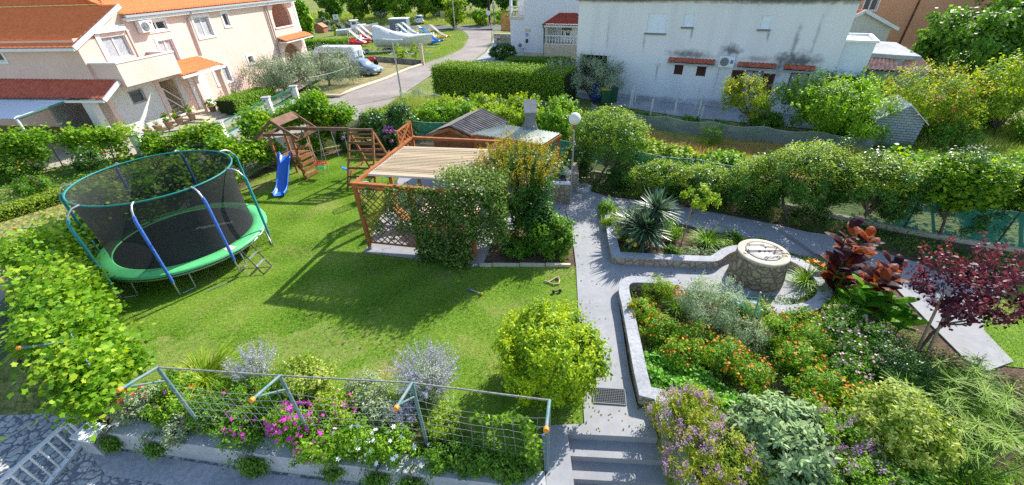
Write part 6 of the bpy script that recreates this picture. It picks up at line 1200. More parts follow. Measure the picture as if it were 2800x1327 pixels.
bush('sage_bush', 'broad mound of grey green sage leaves at the bottom edge', 'shrub', (4.75, 4.15, .55), (.9, .85, .62), 9500, .12, L_sage, shape='oval', W=.36, clumps=190, cr=.13, shell=.85, up=.7, lump=.08, bend=.1)
bush('euonymus_bush', 'large yellow variegated shrub at the bottom right', 'shrub', (6.75, 4.2, .65), (.85, .75, .7), 10500, .085, L_vari, shape='oval', W=.42, clumps=130, cr=.2, shell=.7, shoots=90)
bush('euonymus_bush', 'lower dark leaved shrub in front of the large variegated one', 'shrub', (6.3, 3.3, .45), (.7, .5, .5), 5000, .085, L_mid, shape='oval', W=.42, clumps=70)
bush('dark_shrub', 'dark round fine leaved shrub beneath the purple smoke bush', 'shrub', (8.35, 5.9, .38), (.75, .65, .42), 8000, .045, L_dark, shape='oval', W=.4, clumps=110, cr=.22)
def papyrus(label, x, y, k, h=1.1):
    t = thing('papyrus_plant', label, 'papyrus', (x, y, 0), 'papyrus tufts at the right edge'); b = MB(); lb = LB()
    for _ in range(k):
        a_ = random.uniform(0, 6.28); e = random.uniform(.05, .7); hh = h*random.uniform(.65, 1.1); p = (x+e*math.cos(a_), y+e*math.sin(a_), hh); b.tube([(x+e*.3*math.cos(a_), y+e*.3*math.sin(a_), 0), (x+e*.8*math.cos(a_), y+e*.8*math.sin(a_), hh*.6), p], .008, 4)
        n = 15; d = rng.uniform(0, 6.28, n); Ld = rng.uniform(.22, .34, n); D = np.stack([np.cos(d), np.sin(d), rng.uniform(-.25, .35, n)], 1); X = np.stack([-np.sin(d), np.cos(d), 0*d], 1)*.006; p = np.array(p); q = p+D*Ld[:, None]
        lb.raw(np.stack([p-X, p+X, q+X*.5, q-X*.5], 1).reshape(-1, 3), 4, rng.uniform(.3, 1, n))
        lb.add(p+rng.normal(size=(24, 3))*[.05, .05, .02], rng.normal(size=(24, 3))+[0, 0, 1], .04, .4, 'dia', .9)
    lb.build('leaf_rays', leafmat('papyrus rays', (.08, .19, .02), (.18, .33, .03), (.40, .52, .10), trans=.3), t); b.build('stalks', mat('green stalks', (.08, .18, .03), .7), t)
papyrus('papyrus tuft lowest in the bottom right corner', 8.0, 3.75, 12); papyrus('papyrus tuft above the corner one at the right edge', 8.6, 4.5, 13); papyrus('papyrus tuft highest at the right edge below the path', 9.2, 5.2, 18, .9); papyrus('papyrus tuft beside the variegated shrub', 7.6, 4.6, 18, .9)
strap('grass_clump', 'dense dark green grassy clump at the bottom right corner', 'ornamental grass', (7.6, 3.5, 0), 320, .8, .02, L_mid, spread=.5, arch=1.1)
scatter_cover('low_greenery', 'grassy growth under the papyrus tufts', [(6.9, 5.2), (8.5, 5.9), (10.2, 5.9), (10, 4.5), (8, 3), (7, 3)], 9000, .4, .1, L_fresh, .15)
# canna
def canna(label, x, y, k, m_, h=1.5, big=.5, bl=True):
    t = thing('canna', label, 'canna', (x, y, 0), 'canna plants beside the upper path'); lb = LB(); b = MB()
    for _ in range(k):
        a_ = random.uniform(0, 6.28); e = random.uniform(0, .3); sx, sy = x+e*math.cos(a_), y+e*math.sin(a_); hh = h*random.uniform(.7, 1.1); b.tube([(sx, sy, 0), (sx+.03, sy, hh*.8)], .016, 5)
        for j in range(5):
            th = random.uniform(0, 6.28); z = hh*(.25+.7*j/4); L_ = big*random.uniform(.8, 1.15); D = Vector((math.cos(th), math.sin(th), random.uniform(1.1, 2.3))).normalized(); X = Vector((-math.sin(th), math.cos(th), 0)); N = X.cross(D); q = Vector((sx, sy, z)); rows_ = []
            for i in range(6): f = i/5; w_ = L_*.27*math.sin(math.pi*min(.97, max(.06, f*.93+.05)))**.8; dr = Vector((math.cos(th)*.35, math.sin(th)*.35, -.55))*L_*f*f*.7; c_ = q+D*L_*f+dr; rows_.append((c_-X*w_+N*w_*.35, c_, c_+X*w_+N*w_*.35))
            T_ = random.random(); vs = []
            for r0_, r1_ in zip(rows_, rows_[1:]): vs += [r0_[0], r0_[1], r1_[1], r1_[0], r0_[1], r0_[2], r1_[2], r1_[1]]
            lb.raw(np.array([tuple(v_) for v_ in vs]), 4, T_)
    lb.build('leaves', m_, t); b.build('stalks', mat('green stalks', (.08, .18, .03), .7), t); return t
canna('tall bronze red canna leaning over the upper path', 9.35, 9.3, 6, L_canna, 1.6, .55); canna('bronze red canna next to the orange lily', 8.75, 8.75, 5, L_canna, 1.25, .5); canna('dark red canna behind the green canna', 9.25, 8.0, 7, L_canna, 1.35, .52); canna('dark red canna farthest right against the path', 9.95, 8.6, 5, L_canna, 1.2, .48); canna('bronze red canna at the back next to the shaded path', 9.9, 9.5, 5, L_canna, 1.35, .5)
L_cg = leafmat('bright canna leaves', (.05, .17, .01), (.12, .32, .015), (.22, .46, .03), trans=.45, rough=.35)
canna('bright green canna in front of the red one', 8.75, 7.7, 7, L_cg, .95, .5); canna('bright green canna closest to the smoke bush', 9.25, 7.3, 6, L_cg, .85, .5)
strap('daylily_clump', 'strap leaved clump with orange lily left of the bronze canna', 'perennial', (8.4, 9.15, 0), 150, .7, .03, L_fresh, arch=1.0, lean=.6, fl=[('orange', 4, .16)], stalk=.75)
strap('daylily_clump', 'broad strap leaved clump right of the well ring', 'perennial', (8.75, 8.35, 0), 240, .75, .03, L_fresh, arch=1.0, lean=.6, spread=.3)
bush('bedding_plant', 'yellow green umbel plant below the strap leaves by the well ring', 'flower plant', (8.15, 7.85, .25), (.35, .3, .28), 1800, .05, L_lime, 'plants in the yucca bed', 'oval', .4, 30)
t = tree('smoke_bush', 'purple leaved smoke bush on two thin stems at the right edge', 'tree', (9.5, 6.55, 0), (10.5, 7.0, 1.3), (1.15, .8, .5), 1200, .10, L_red, shape='oval', W=.7, clumps=36, cr=.2, shell=.45, r0=.04, limbs=9, lump=.45)
lb = LB(); c = np.array((10.5, 7.0, 1.3))
for p in top_points(c, (1.35, .95, .55), 95, -.2, .85):
    k = 26; d = unit(np.array([[*(p-c)[:2]*.5, 1.0]]))[0]+rng.normal(size=3)*.12; q = p+d*np.linspace(-.2, rng.uniform(.35, .8), k)[:, None]; lb.add(q+rng.normal(size=(k, 3))*.03, rng.normal(size=(k, 3))*.6+[0, 0, .6], .085, .6, 'oval', np.clip(np.linspace(.2, 1, k)+rng.normal(size=k)*.12, 0, 1), D=rng.normal(size=(k, 3)))
lb.build('young_shoots', L_red, t)
# ---------------- hedge of pittosporum along the right fence
HP = [((3.95, 16.3), (4.15, 16.7, 1.85), (1.55, 1.35, 1.15), 11000, 'leafy shrub tree behind the globe lamp'), ((5.6, 14.75), (5.9, 14.9, .72), (1.1, .75, .66), 5500, 'dark bush right behind the yucca'), ((7.2, 14.1), (7.35, 14.2, .78), (1.0, .75, .72), 5500, 'dark bush right of the open net in the fence row'),
      ((8.7, 13.45), (8.85, 13.5, 1.05), (1.0, .8, .95), 6500, 'dark bush directly above the raised slab'), ((10.1, 12.75), (10.35, 13.1, 1.65), (1.45, 1.0, .95), 9500, 'open branched tree showing green net beneath it'), ((12.0, 12.1), (12.2, 12.4, 1.5), (1.35, 1.0, .85), 9500, 'broad bright tipped tree left of the last gap in the fence row'), ((14.2, 11.3), (14.3, 11.7, 1.65), (1.4, 1.0, .95), 9000, 'crooked stemmed tree near the right edge of the fence row'), ((16.3, 10.6), (16.4, 10.9, 1.7), (1.2, 1.0, .95), 6000, 'last tree of the fence row at the right edge')]
for (bx, by), c, R, n, lab in HP:
    t = tree('pittosporum_tree', lab, 'tree', (bx, by, 0), c, (R[0], R[1], R[2]), int(n*1.3), .08, L_dark, 'pittosporum trees along the green net fence', 'oval', .4, 100, .2, .6, r0=.05, limbs=6, multi=2, tb=.1)
    lb = LB(); 
    for p in top_points(c, R, int(n/38), .05, .99): k = 18; lb.add(p+rng.normal(size=(k, 3))*.07+[0, 0, .05], rng.normal(size=(k, 3))*.5+[0, 0, 1], .085, .4, 'oval')
    if 'crooked' in lab or 'last tree' in lab: q = top_points(c, R, 2600, -.4, .95); lb.add(q, rng.normal(size=q.shape)*.5+[0, 0, .8], .14, 1.0, 'lobe')
    lb.build('young_shoots', L_vine if 'crooked' in lab or 'last tree' in lab else L_lime, t)
for x, y, z, R, lab in [(4.9, 15.9, .5, .8, 'between the lamp tree and the dark bush behind the yucca'), (6.5, 14.9, .45, .75, 'filling the foot of the fence behind the young tree'), (7.9, 14.2, .5, .8, 'filling the fence row left of the raised slab'), (9.5, 13.7, .5, .8, 'filling the fence row just above the raised slab'), (11.2, 13.2, .6, .8, 'behind the open branched tree'), (3.0, 17.6, .6, .7, 'behind the round concrete cover'), (13.2, 12.2, .7, .8, 'between the two broad trees near the right edge'), (15.3, 11.3, .7, .8, 'behind the last gap at the right edge')]:
    bush('fence_bush', 'low dark bush '+lab, 'shrub', (x, y, z), (R, R*.7, z*1.1), 4200, .08, L_dark, 'low bushes along the green net', 'oval', .42, 60, .25, .6, shoots=40)
vine('yellow green vine at the right edge behind the fence', [(13.3, 13.2), (16, 12.3), (19, 11.8)], 5200, .6, .3, 2.0, .14, group='vines behind the right fence')
# ---------------- vigorous bushes beyond the back fence
KB = [(-4.6, 24.3), (-2.7, 24.4), (-.9, 23.6), (.9, 23.2), (2.7, 22.4), (4.3, 21.4), (5.6, 20.0), (6.4, 18.3), (7.6, 17.2), (9.1, 16.6), (-3.6, 26.2), (-1.4, 26.2), (1.0, 25.6), (3.2, 24.6)]
KL = ['farthest left beyond the shed roof', 'behind the shed ridge', 'between shed roof and chimney, front row', 'directly behind the chimney', 'right of the chimney behind the lamp globe', 'behind the tree of the globe lamp', 'left of the dry grass field, upper', 'left of the dry grass field, lower', 'above the green net left of the dry field', 'rightmost, against the green net', 'in the back row at the left end', 'in the back row behind the shed', 'in the back row behind the chimney', 'at the right end of the back row']
for (x, y), lab in zip(KB, KL): bush('kiwi_bush', 'bright leafy bush '+lab, 'shrub', (x, y, .75 if y > 21 else .5), (1.15, 1.0, .75 if y > 21 else .48), 3400, .14, L_lime if (x+y) % 2 < 1 else L_fresh, 'bright bushes beyond the back fence', 'oval', .65, 60, .25, .6, shoots=26)
bush('laurel_bush', 'tall dark leaved bush left of the shed roof', 'shrub', (-5.9, 22.4, 1.1), (.9, .8, 1.1), 5200, .13, L_dark, shape='oval', W=.45, clumps=60, shoots=20); bush('laurel_bush', 'dark leaved bush behind the hydrangea flowers', 'shrub', (-7.4, 22.6, .9), (.8, .7, .95), 4200, .13, L_dark, shape='oval', W=.45, clumps=60)
def hyd(label, x, y, z, r, n):
    t = bush('hydrangea', label, 'hydrangea', (x, y, z), (r, r*.8, z), 2200, .12, L_dark, 'pink hydrangeas along the back fence', 'oval', .6, 30, .3, .5)
    fb = LB()
    for p in top_points((x, y, z), (r, r*.8, z), n, .0, 1.05): d = unit(rng.normal(size=(60, 3))); fb.add(p+d*.1, d, .05, 1., 'oval')
    fb.build('blossoms', leafmat('pink hydrangea petals', (.36, .12, .30), (.52, .22, .44), (.66, .36, .58), trans=.3), t)
hyd('pink hydrangea with many flower heads left of the lattice gable', -6.3, 21.2, .6, .6, 16); hyd('small pink hydrangea behind the swings', -8.7, 21.3, .65, .45, 7)

scatter_cover('low_greenery', 'weeds and ivy on the soil around the purple smoke bush and path end', [(8.6, 6.4), (9.6, 7.6), (10.2, 6.3), (12.5, 4.5), (10.5, 3.5), (9, 4.5)], 6000, .2, .06, L_mid, .45)
scatter_cover('low_greenery', 'ivy and weeds at the back fence behind the round cover and counter', [(2.9, 15.6), (4.0, 15.1), (5.2, 14.7), (5.2, 16.4), (2.2, 18.6), (2.9, 17)], 7000, .25, .07, L_dark, .5)
# ================================================================ beyond the garden
def zat(px, py, D): v = ray(px, py); k = D/math.hypot(v[0], v[1]); return (float(v[0]*k), float(v[1]*k), float(H+v[2]*k))
def spot(bx, by, l, t, r, b, flat=.9):
    p = att(bx, by); D = math.hypot(p[0], p[1]); cx, cy = (l+r)/2, (t+b)/2; a_, b_ = zat(l, cy, D), zat(r, cy, D); R = math.hypot(a_[0]-b_[0], a_[1]-b_[1])/2
    c = zat(cx, cy, D); zt, zb = zat(cx, t, D-R*.2)[2], zat(cx, b, D)[2]; rz_ = max(.3, (zt-zb)/2*flat); return p, (c[0], c[1], zb+rz_), (R, R*.85, rz_)
def T_(label, box, n, size, m, base=None, name='tree', cat='tree', grp=None, **k):
    l, t, r, b = box; bx, by = base if base else ((l+r)/2, b); p, c, R = spot(bx, by, l, t, r, b); return tree(name, label, cat, p, c, R, n, size, m, grp, **k)
def B_(label, box, n, size, m, name='bush', cat='bush', grp=None, **k):
    l, t, r, b = box; p, c, R = spot((l+r)/2, b, l, t, r, b); o = bush(name, label, cat, c, R, n, size, m, grp, zmin=p[2]+.02, stem=False, **k); return o
T_('grey green olive tree in front of the pink house wall', (655, 150, 880, 248), 17000, .13, L_olive, (780, 262), 'olive_tree', 'olive tree', W=.35, clumps=110, cr=.2, shoots=90, r0=.12)
T_('grey green olive tree behind, nearer the white van', (795, 122, 990, 226), 14000, .14, L_olive, (900, 235), 'olive_tree', 'olive tree', W=.35, clumps=100, cr=.2, shoots=60, r0=.12)
T_('olive tree with bare forked trunk by the left corner of the white house', (1500, 150, 1712, 245), 11000, .13, L_olive, (1620, 272), 'olive_tree', 'olive tree', W=.35, clumps=70, cr=.2, shoots=60, r0=.09, multi=2)
T_('small peach tree with reddish leaves in front of the brown shutters', (1955, 205, 2125, 312), 8000, .11, L_peach, (2045, 372), 'peach_tree', 'peach tree', W=.4, clumps=50, cr=.22, shoots=30, r0=.08)
T_('broad light green plum tree right of the peach tree', (2105, 200, 2450, 365), 20000, .11, L_fresh, (2230, 378), 'plum_tree', 'plum tree', shape='oval', W=.55, clumps=150, cr=.18, shoots=60, r0=.09)
T_('pomegranate tree with small red flowers behind the brick playhouse', (2370, 170, 2720, 365), 17000, .11, L_peach, (2560, 392), 'pomegranate_tree', 'tree', W=.4, clumps=150, cr=.2, shoots=80, r0=.07, fl=[('red', 26, .13)], tb=-.1)
T_('yellow green tree at the right edge behind the pomegranate', (2600, 150, 2850, 365), 12000, .14, L_lime, (2740, 385), 'mimosa_tree', 'tree', W=.5, clumps=90, cr=.22, shoots=40)
T_('huge dark green fig tree filling the top right corner', (2480, -10, 2880, 250), 26000, .19, L_mid, (2660, 300), 'fig_tree', 'fig tree', shape='oval', W=.7, clumps=200, cr=.17, r0=.2)
T_('rounded dark tree in front of the orange house', (2430, 115, 2640, 245), 12000, .19, L_mid, (2520, 265), 'fig_tree', 'fig tree', shape='oval', W=.7, clumps=90, cr=.2)
T_('bright leafy shrub tree below the gabled shed', (2330, 60, 2450, 140), 3500, .22, L_fresh, (2390, 165), 'shrub_tree', 'tree', W=.6, clumps=50)
T_('second leafy shrub tree right of the one below the gabled shed', (2410, 75, 2530, 150), 3500, .24, L_mid, (2470, 175), 'shrub_tree', 'tree', W=.6, clumps=50)
# hedges: clipped blocks of leaves
def hedge(label, pts, h, wd, n, m, size=.09, z0=0, name='hedge', group=None, tips=.3):
    P = [Vector(p[:2]) for p in pts]; L_ = [0]
    for a_, b_ in zip(P, P[1:]): L_.append(L_[-1]+(b_-a_).length)
    s = rng.uniform(0, L_[-1], n); xs_ = np.interp(s, L_, [p.x for p in P]); ys_ = np.interp(s, L_, [p.y for p in P]); k = np.clip(np.searchsorted(L_, s)-1, 0, len(P)-2); dirs = np.array([tuple((b_-a_).normalized()) for a_, b_ in zip(P, P[1:])])[k]; nn = np.stack([-dirs[:, 1], dirs[:, 0]], 1)
    f = rng.uniform(0, 1, n); top = f < tips; v = np.where(top, rng.uniform(-.5, .5, n), rng.choice([-.5, .5], n)+rng.normal(size=n)*.04)*wd; z = np.where(top, h+rng.normal(size=n)*.04*h, h*rng.uniform(0, 1, n))
    z = z+np.array([gz(a_, b_) for a_, b_ in zip(xs_, ys_)]); Q = np.stack([xs_+nn[:, 0]*v, ys_+nn[:, 1]*v, z], 1); N = np.stack([nn[:, 0]*np.sign(v)*(~top), nn[:, 1]*np.sign(v)*(~top), top*1.0+.2], 1)+rng.normal(size=(n, 3))*.5
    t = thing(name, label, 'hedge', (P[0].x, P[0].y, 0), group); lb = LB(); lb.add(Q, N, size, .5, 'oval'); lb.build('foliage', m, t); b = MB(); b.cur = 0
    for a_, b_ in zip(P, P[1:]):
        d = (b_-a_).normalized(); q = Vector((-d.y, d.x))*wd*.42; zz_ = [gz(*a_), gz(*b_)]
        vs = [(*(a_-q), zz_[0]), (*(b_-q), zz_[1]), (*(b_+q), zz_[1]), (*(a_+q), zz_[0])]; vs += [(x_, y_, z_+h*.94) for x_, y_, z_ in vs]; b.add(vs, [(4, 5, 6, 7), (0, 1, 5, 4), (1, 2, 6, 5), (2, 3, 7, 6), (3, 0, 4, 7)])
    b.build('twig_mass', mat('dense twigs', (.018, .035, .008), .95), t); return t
ha, hb = at(1176, 166, 2.0), at(1545, 195, 2.0)
hedge('tall clipped bright topped hedge between the lane and the white house', [(ha[0]+.9, ha[1]-1.2), (hb[0]+.3, hb[1]-.9)], 2.15, 2.3, 34000, L_box, .11, tips=.35)
hedge('dark low clipped hedge in front of the porch house', [att(1390, 186), att(1560, 190)], 1.0, 1.8, 9000, L_mid, .13)
B_('round dark clipped bush beside the lane and the porch house', (1338, 117, 1412, 163), 12000, .13, L_dark, shape='oval', W=.5, clumps=260, cr=.12, shell=.85, lump=.03)
hedge('clipped green hedge beside the steps of the pink house', [(-19.3, 29.2), (-18.6, 33.6)], 1.0, 1.5, 8000, L_fresh, .10)
hedge('green hedge between the pink house and the boats', [att(822, 135), att(950, 132)], 1.3, 1.6, 6500, L_fresh, .2)
hedge('long low clipped hedge on the far side of the lane, left edge', [(-17.8, 20.6), (-19.3, 17.0), (-22.2, 13.2)], .35, .9, 9000, L_lime, .07, tips=.6)
# neighbour's garden left
vine('grape vine along the fence in front of the carport', [(-20.1, 21.6), (-23, 20.4), (-26, 19.6)], 7500, .5, .2, 1.75, .13, group='vines on the pink house fence')
vine('grape vine at the far left in front of the carport post', [(-26, 19.6), (-29.5, 18.6)], 5000, .5, .2, 1.6, .13, group='vines on the pink house fence')
vine('grape vine over the fence between the first two pillars', [(-19.4, 21.7), (-18.0, 22.4), (-16.6, 23.2)], 4200, .3, .0, .95, .12, group='vines on the pink house fence')
bush('yellow_bush', 'round bush covered in yellow flowers in the left garden', 'shrub', (-24.2, 19.2, .45), (.95, .8, .55), 4500, .09, L_mid, fl=[('yellow', 190, .1)]); bush('rose_bush', 'dark bush with pink roses beside the yellow bush', 'shrub', (-21.8, 17.6, .3), (.8, .7, .35), 3000, .08, L_mid, fl=[('magenta', 5, .16)]); bush('rose_bush', 'dark bush with one red rose below the green tub', 'shrub', (-20.8, 19.7, .6), (.7, .6, .6), 3200, .09, L_dark, fl=[('red', 2, .22)])
bush('palm_bush', 'grey green spiky bush at the left edge', 'shrub', (-26.5, 18.0, .6), (.9, .8, .7), 3000, .3, L_olive, W=.12); bush('dry_shrub', 'thin brownish shrub at the left edge above the vine', 'shrub', (-23.5, 15.2, .5), (1.2, 1.0, .6), 2500, .08, L_peach)
scatter_cover('left_garden_greenery', 'mixed low plants in the left neighbour garden', [(-18.2, 20.8), (-19.6, 17.3), (-22.5, 13.5), (-30, 12.5), (-30, 19), (-20, 21.5)], 12000, .3, .1, L_mid, .5)
# pink house fence: pillars with caps and green railing
PL = [(402, 420), (620, 385), (748, 308), (818, 282)]; PW = [(-19.95, 22.0), (-16.55, 23.75), (-16.4, 29.2), (-15.9, 32.4)]; nm = ['nearest the carport', 'between the first two railings', 'beside the clipped hedge', 'in front of the olive tree']
for (x, y), lab in zip(PW, nm):
    t = thing('fence_pillar', 'white fence pillar with grey cap '+lab, 'pillar', (x, y, 0), 'white pillars of the green railing'); b = MB(); b.box((x, y, .5), (.42, .42, 1.1), .2); b.build('shaft', m_white, t); b = MB(); b.box((x, y, 1.09), (.54, .54, .08), .2); b.build('cap', m_yard, t)
m_gr = mat('green painted metal', (.015, .17, .10), .5)
for (a_, b_), lab in zip(zip(PW, PW[1:]), ['green railing behind the vine by the first pillar', 'green railing in front of the doorstep', 'short green railing between the hedge pillar and the olive pillar']):
    t = thing('green_railing', lab, 'fence', (a_[0], a_[1], 0), 'green railings between the white pillars'); a3, b3 = Vector((*a_, 0)), Vector((*b_, 0)); Z3 = lambda z: Vector((0, 0, z))
    b = MB(); b.beam(a3+Z3(.95), b3+Z3(.95), .06); b.beam(a3+Z3(.3), b3+Z3(.3), .05); b.beam(a3.lerp(b3, .5)+Z3(0), a3.lerp(b3, .5)+Z3(.95), .05); b.build('frame', m_gr, t)
    b = MB()
    for k in range(9): b.beam(a3+Z3(.36+.065*k), b3+Z3(.36+.065*k), .012)
    b.build('wires', m_gr, t)
    tag(MB().beam(a3+Z3(.1), b3+Z3(.1), .22, .3).build('fence_footing', m_yard), 'concrete footing below the '+lab, 'low wall')
# pots on the doorstep
for (u, d, lab, kind) in [(.6, 1.0, 'pot with grey agave nearest the corner of the pink house', 'a'), (1.3, 1.0, 'pot with spiky plant second from the corner of the pink house', 'a'), (2.1, 1.0, 'large pot with red flowers at the pink house wall', 'r'), (2.9, 1.0, 'pot with tall green plant left of the stair arch', 'g'), (3.6, 1.35, 'pot with red flower right below the stair arch', 'r'), (5.3, 1.5, 'pot with bushy plant at the porch post', 'g'), (7.8, 1.2, 'pot with bushy plant right of the porch', 'g')]:
    c = PF(u, d, .1 if u > 3.3 else .0); t = thing('flower_pot', lab, 'flower pot', c, 'potted plants in front of the pink house'); b = MB(); b.lathe(c, [(.001, 0), (.16, 0), (.24, .42), (.26, .42), (.26, .47), (.2, .46), (.001, .43)], 14); b.build('pot', mat('greyish terracotta', (.36, .25, .19), .85, noise=.15), t)
    lb = LB(); cc = (c[0], c[1], c[2]+.47)
    if kind == 'a': blades(lb, cc, 26, .42, .05, .4, .05, 3, .5)
    else: crown(lb, (c[0], c[1], c[2]+.7), .26, 420, .09, 'oval', .5, 14)
    lb.build('foliage', L_grey if kind == 'a' else L_fresh, t)
    if kind == 'r': fb = LB(); flowers(fb, top_points((c[0], c[1], c[2]+.72), (.26, .26, .28), 5), .16, 0); fb.build('blossoms', FL['red'], t)
bk = thing('bicycle', 'grey bicycle leaning by the carport pillar', 'bicycle', (-21.2, 23.4, 0))
for k, s in enumerate((-.5, .5)):
    b = MB(); cxx, cyy = -21.5+s*.9, 23.3+s*.5; b.tube([(cxx+.32*math.cos(q)*.87, cyy+.32*math.cos(q)*.48, .33+.32*math.sin(q)) for q in [i*math.pi/9 for i in range(19)]], .02, 5); b.build('wheel', m_dark, bk)
b = MB(); A_, B_2 = Vector((-21.95, 23.05, .33)), Vector((-21.05, 23.55, .33)); m1, s1, h1 = A_.lerp(B_2, .45)-Vector((0, 0, .03)), A_.lerp(B_2, .3)+Vector((0, 0, .5)), A_.lerp(B_2, .85)+Vector((0, 0, .5))
for p, q in ((A_, m1), (A_, s1), (m1, s1), (s1, h1), (m1, h1), (h1, B_2)): b.tube([p, q], .018, 5)
b.build('frame', m_galv, bk); b = MB(); b.beam(s1+Vector((-.1, -.05, .12)), s1+Vector((.12, .06, .12)), .1, .05); b.build('saddle', m_dark, bk); b = MB(); b.tube([h1+Vector((-.1, .2, .15)), h1+Vector((0, 0, .12)), h1+Vector((.1, -.2, .15))], .015, 5); b.build('handlebar', m_galv, bk)
mb2 = thing('utility_box', 'grey concrete utility box behind the trampoline', 'utility box', (-14.0, 12.6, 0)); b = MB(); b.prism([(-14.4, 12.0), (-13.75, 12.2), (-13.95, 13.2), (-14.6, 13.0)], 0, 1.25); b.build('body', m_yard, mb2); b = MB(); b.prism([(-14.5, 11.9), (-13.65, 12.15), (-13.87, 13.3), (-14.7, 13.1)], 1.25, 1.33); b.build('lid', m_cream, mb2)
# --- net fences
def netmat(name, col, al):
    m = mat(name, col, .8, .1, alpha=al); return m
def net_fence(label, pts, h, m_, post_m, name='net_fence', sag=.08, kerb_=False, grp=None, step=2.2):
    t = thing(name, label, 'fence', (pts[0][0], pts[0][1], 0), grp); P = [Vector(p[:2]) for p in pts]; lens = [0]
    for a_, b_ in zip(P, P[1:]): lens.append(lens[-1]+(b_-a_).length)
    at_s = lambda s: (np.interp(s, lens, [p.x for p in P]), np.interp(s, lens, [p.y for p in P])); K = max(2, int(lens[-1]/.35)); vs = []; npst = max(2, int(lens[-1]/step)+1)
    for i in range(K+1):
        s = lens[-1]*i/K; x_, y_ = at_s(s); g_ = gz(x_, y_); w_ = abs(math.sin(math.pi*s/lens[-1]*(npst-1)))
        for j in range(5): z = h*j/4-(sag*w_ if j == 4 else 0); vs.append((x_+.04*math.sin(s*5+j), y_+.04*math.cos(s*4+j*2), g_+z))
    b = MB(); b.add(vs, [(i*5+j, (i+1)*5+j, (i+1)*5+j+1, i*5+j+1) for i in range(K) for j in range(4)], True); b.build('netting', m_, t)
    b = MB(); b.tube([(*at_s(lens[-1]*i/K), gz(*at_s(lens[-1]*i/K))+h-sag*abs(math.sin(math.pi*i/K*(npst-1)))+.0) for i in range(K+1)], .008, 4, caps=False); b.build('top_wire', m_white, t)
    for k in range(npst): x_, y_ = at_s(lens[-1]*k/(npst-1)); g_ = gz(x_, y_); b = MB(); b.tube([(x_, y_, g_-.1), (x_, y_, g_+h+.12)], .025, 6); b.build('post', post_m, t)
    if kerb_: b = MB(); band(b, [tuple(p) for p in P], .14, -.05, .12, -.18); b.build('footing', m_cream, t)
    return t
m_gn = netmat('green shade netting', (.06, .33, .24), .62); m_gy = netmat('grey shade netting', (.30, .34, .31), .8); m_wn = netmat('pale wire netting', (.50, .56, .54), .42)
m_post = mat('dark green post', (.03, .07, .05), .6)
net_fence('green net fence with stone footing along the right side of the garden', [(1.6, 19.3), (3.6, 17.6), (6.0, 16.4), (9.0, 14.85), (13.4, 11.75), (17.5, 9.6)], 1.25, m_gn, m_post, kerb_=True)
net_fence('green net fence behind the shed and hydrangeas', [(-8.2, 23.1), (-4.2, 22.0), (0, 20.4), (1.6, 19.3)], 1.25, m_gn, m_post)
net_fence('grey green net fence under the vines on the left side', [(-12.9, 7.2), (-13.75, 10.9), (-12.75, 15.5), (-12.45, 19.3), (-10, 22.0), (-8.2, 23.1)], 1.2, m_gy, m_post)
net_fence('pale wire net round the weedy plot by the lane', [(-7.6, 30.6), (-6.9, 32.3), (-5.4, 30.0), (-3.0, 28.4), (1, 27.4), (4.5, 26.3)], .85, m_wn, m_galv, sag=.2)
net_fence('pale sagging net between dry field and the vegetable plot', [(5.2, 25.8), (7.4, 23.8), (10.2, 22.0), (13.5, 20.4), (17.3, 18.6)], .8, m_wn, m_galv, sag=.15)
net_fence('green wire fence beside the silver car', [att(860, 272), att(940, 245), att(967, 232)], 1.6, netmat('fine green wire', (.05, .2, .14), .10), m_gr, step=3.5)
# --- brick playhouse
bp = thing('brick_playhouse', 'small white brick garden hut with a steep light roof edge', 'hut', at(2440, 395, 0)); q0, q1 = Vector(at(2365, 398, 0)), Vector(at(2490, 410, 0)); dd = (q1-q0); dd.normalize(); W2 = (q1-q0).length; nn = Vector((-dd.y, dd.x, 0)); FP = Frame(q0, dd)
m_bk = bpy.data.materials.new('whitewashed brick'); m_bk.use_nodes = True; n, l = nodes(m_bk); bs = n['Principled BSDF']; bs.inputs['Roughness'].default_value = .85; tc = n.new('ShaderNodeTexCoord'); sp = n.new('ShaderNodeSeparateXYZ'); l.new(tc.outputs['Object'], sp.inputs[0]); cb = n.new('ShaderNodeCombineXYZ'); ad = n.new('ShaderNodeMath'); ad.operation = 'SUBTRACT'; l.new(sp.outputs[0], ad.inputs[0]); l.new(sp.outputs[1], ad.inputs[1]); l.new(ad.outputs[0], cb.inputs[0]); l.new(sp.outputs[2], cb.inputs[1]); br = n.new('ShaderNodeTexBrick'); br.inputs['Scale'].default_value = 1; br.inputs['Brick Width'].default_value = .34; br.inputs['Row Height'].default_value = .12; br.inputs['Mortar Size'].default_value = .014; br.inputs['Color1'].default_value = (.52, .55, .56, 1); br.inputs['Color2'].default_value = (.40, .44, .46, 1); br.inputs['Mortar'].default_value = (.12, .14, .15, 1); l.new(cb.outputs[0], br.inputs[0]); l.new(br.outputs[0], bs.inputs['Base Color'])
hz = 1.35; pk = 2.05; b = MB(); pts = [FP(0, 0, 0), FP(W2, 0, 0), FP(W2, 0, hz), FP(W2*.55, 0, pk), FP(0, 0, hz)]; bk_ = [(p[0]+nn.x*2, p[1]+nn.y*2, p[2]) for p in pts]; b.add(pts+bk_, [(0, 1, 2, 3, 4), (9, 8, 7, 6, 5), (1, 6, 7, 2), (0, 4, 9, 5)]); b.build('wall', m_bk, bp)
b = MB(); up_ = Vector((0, 0, .05))
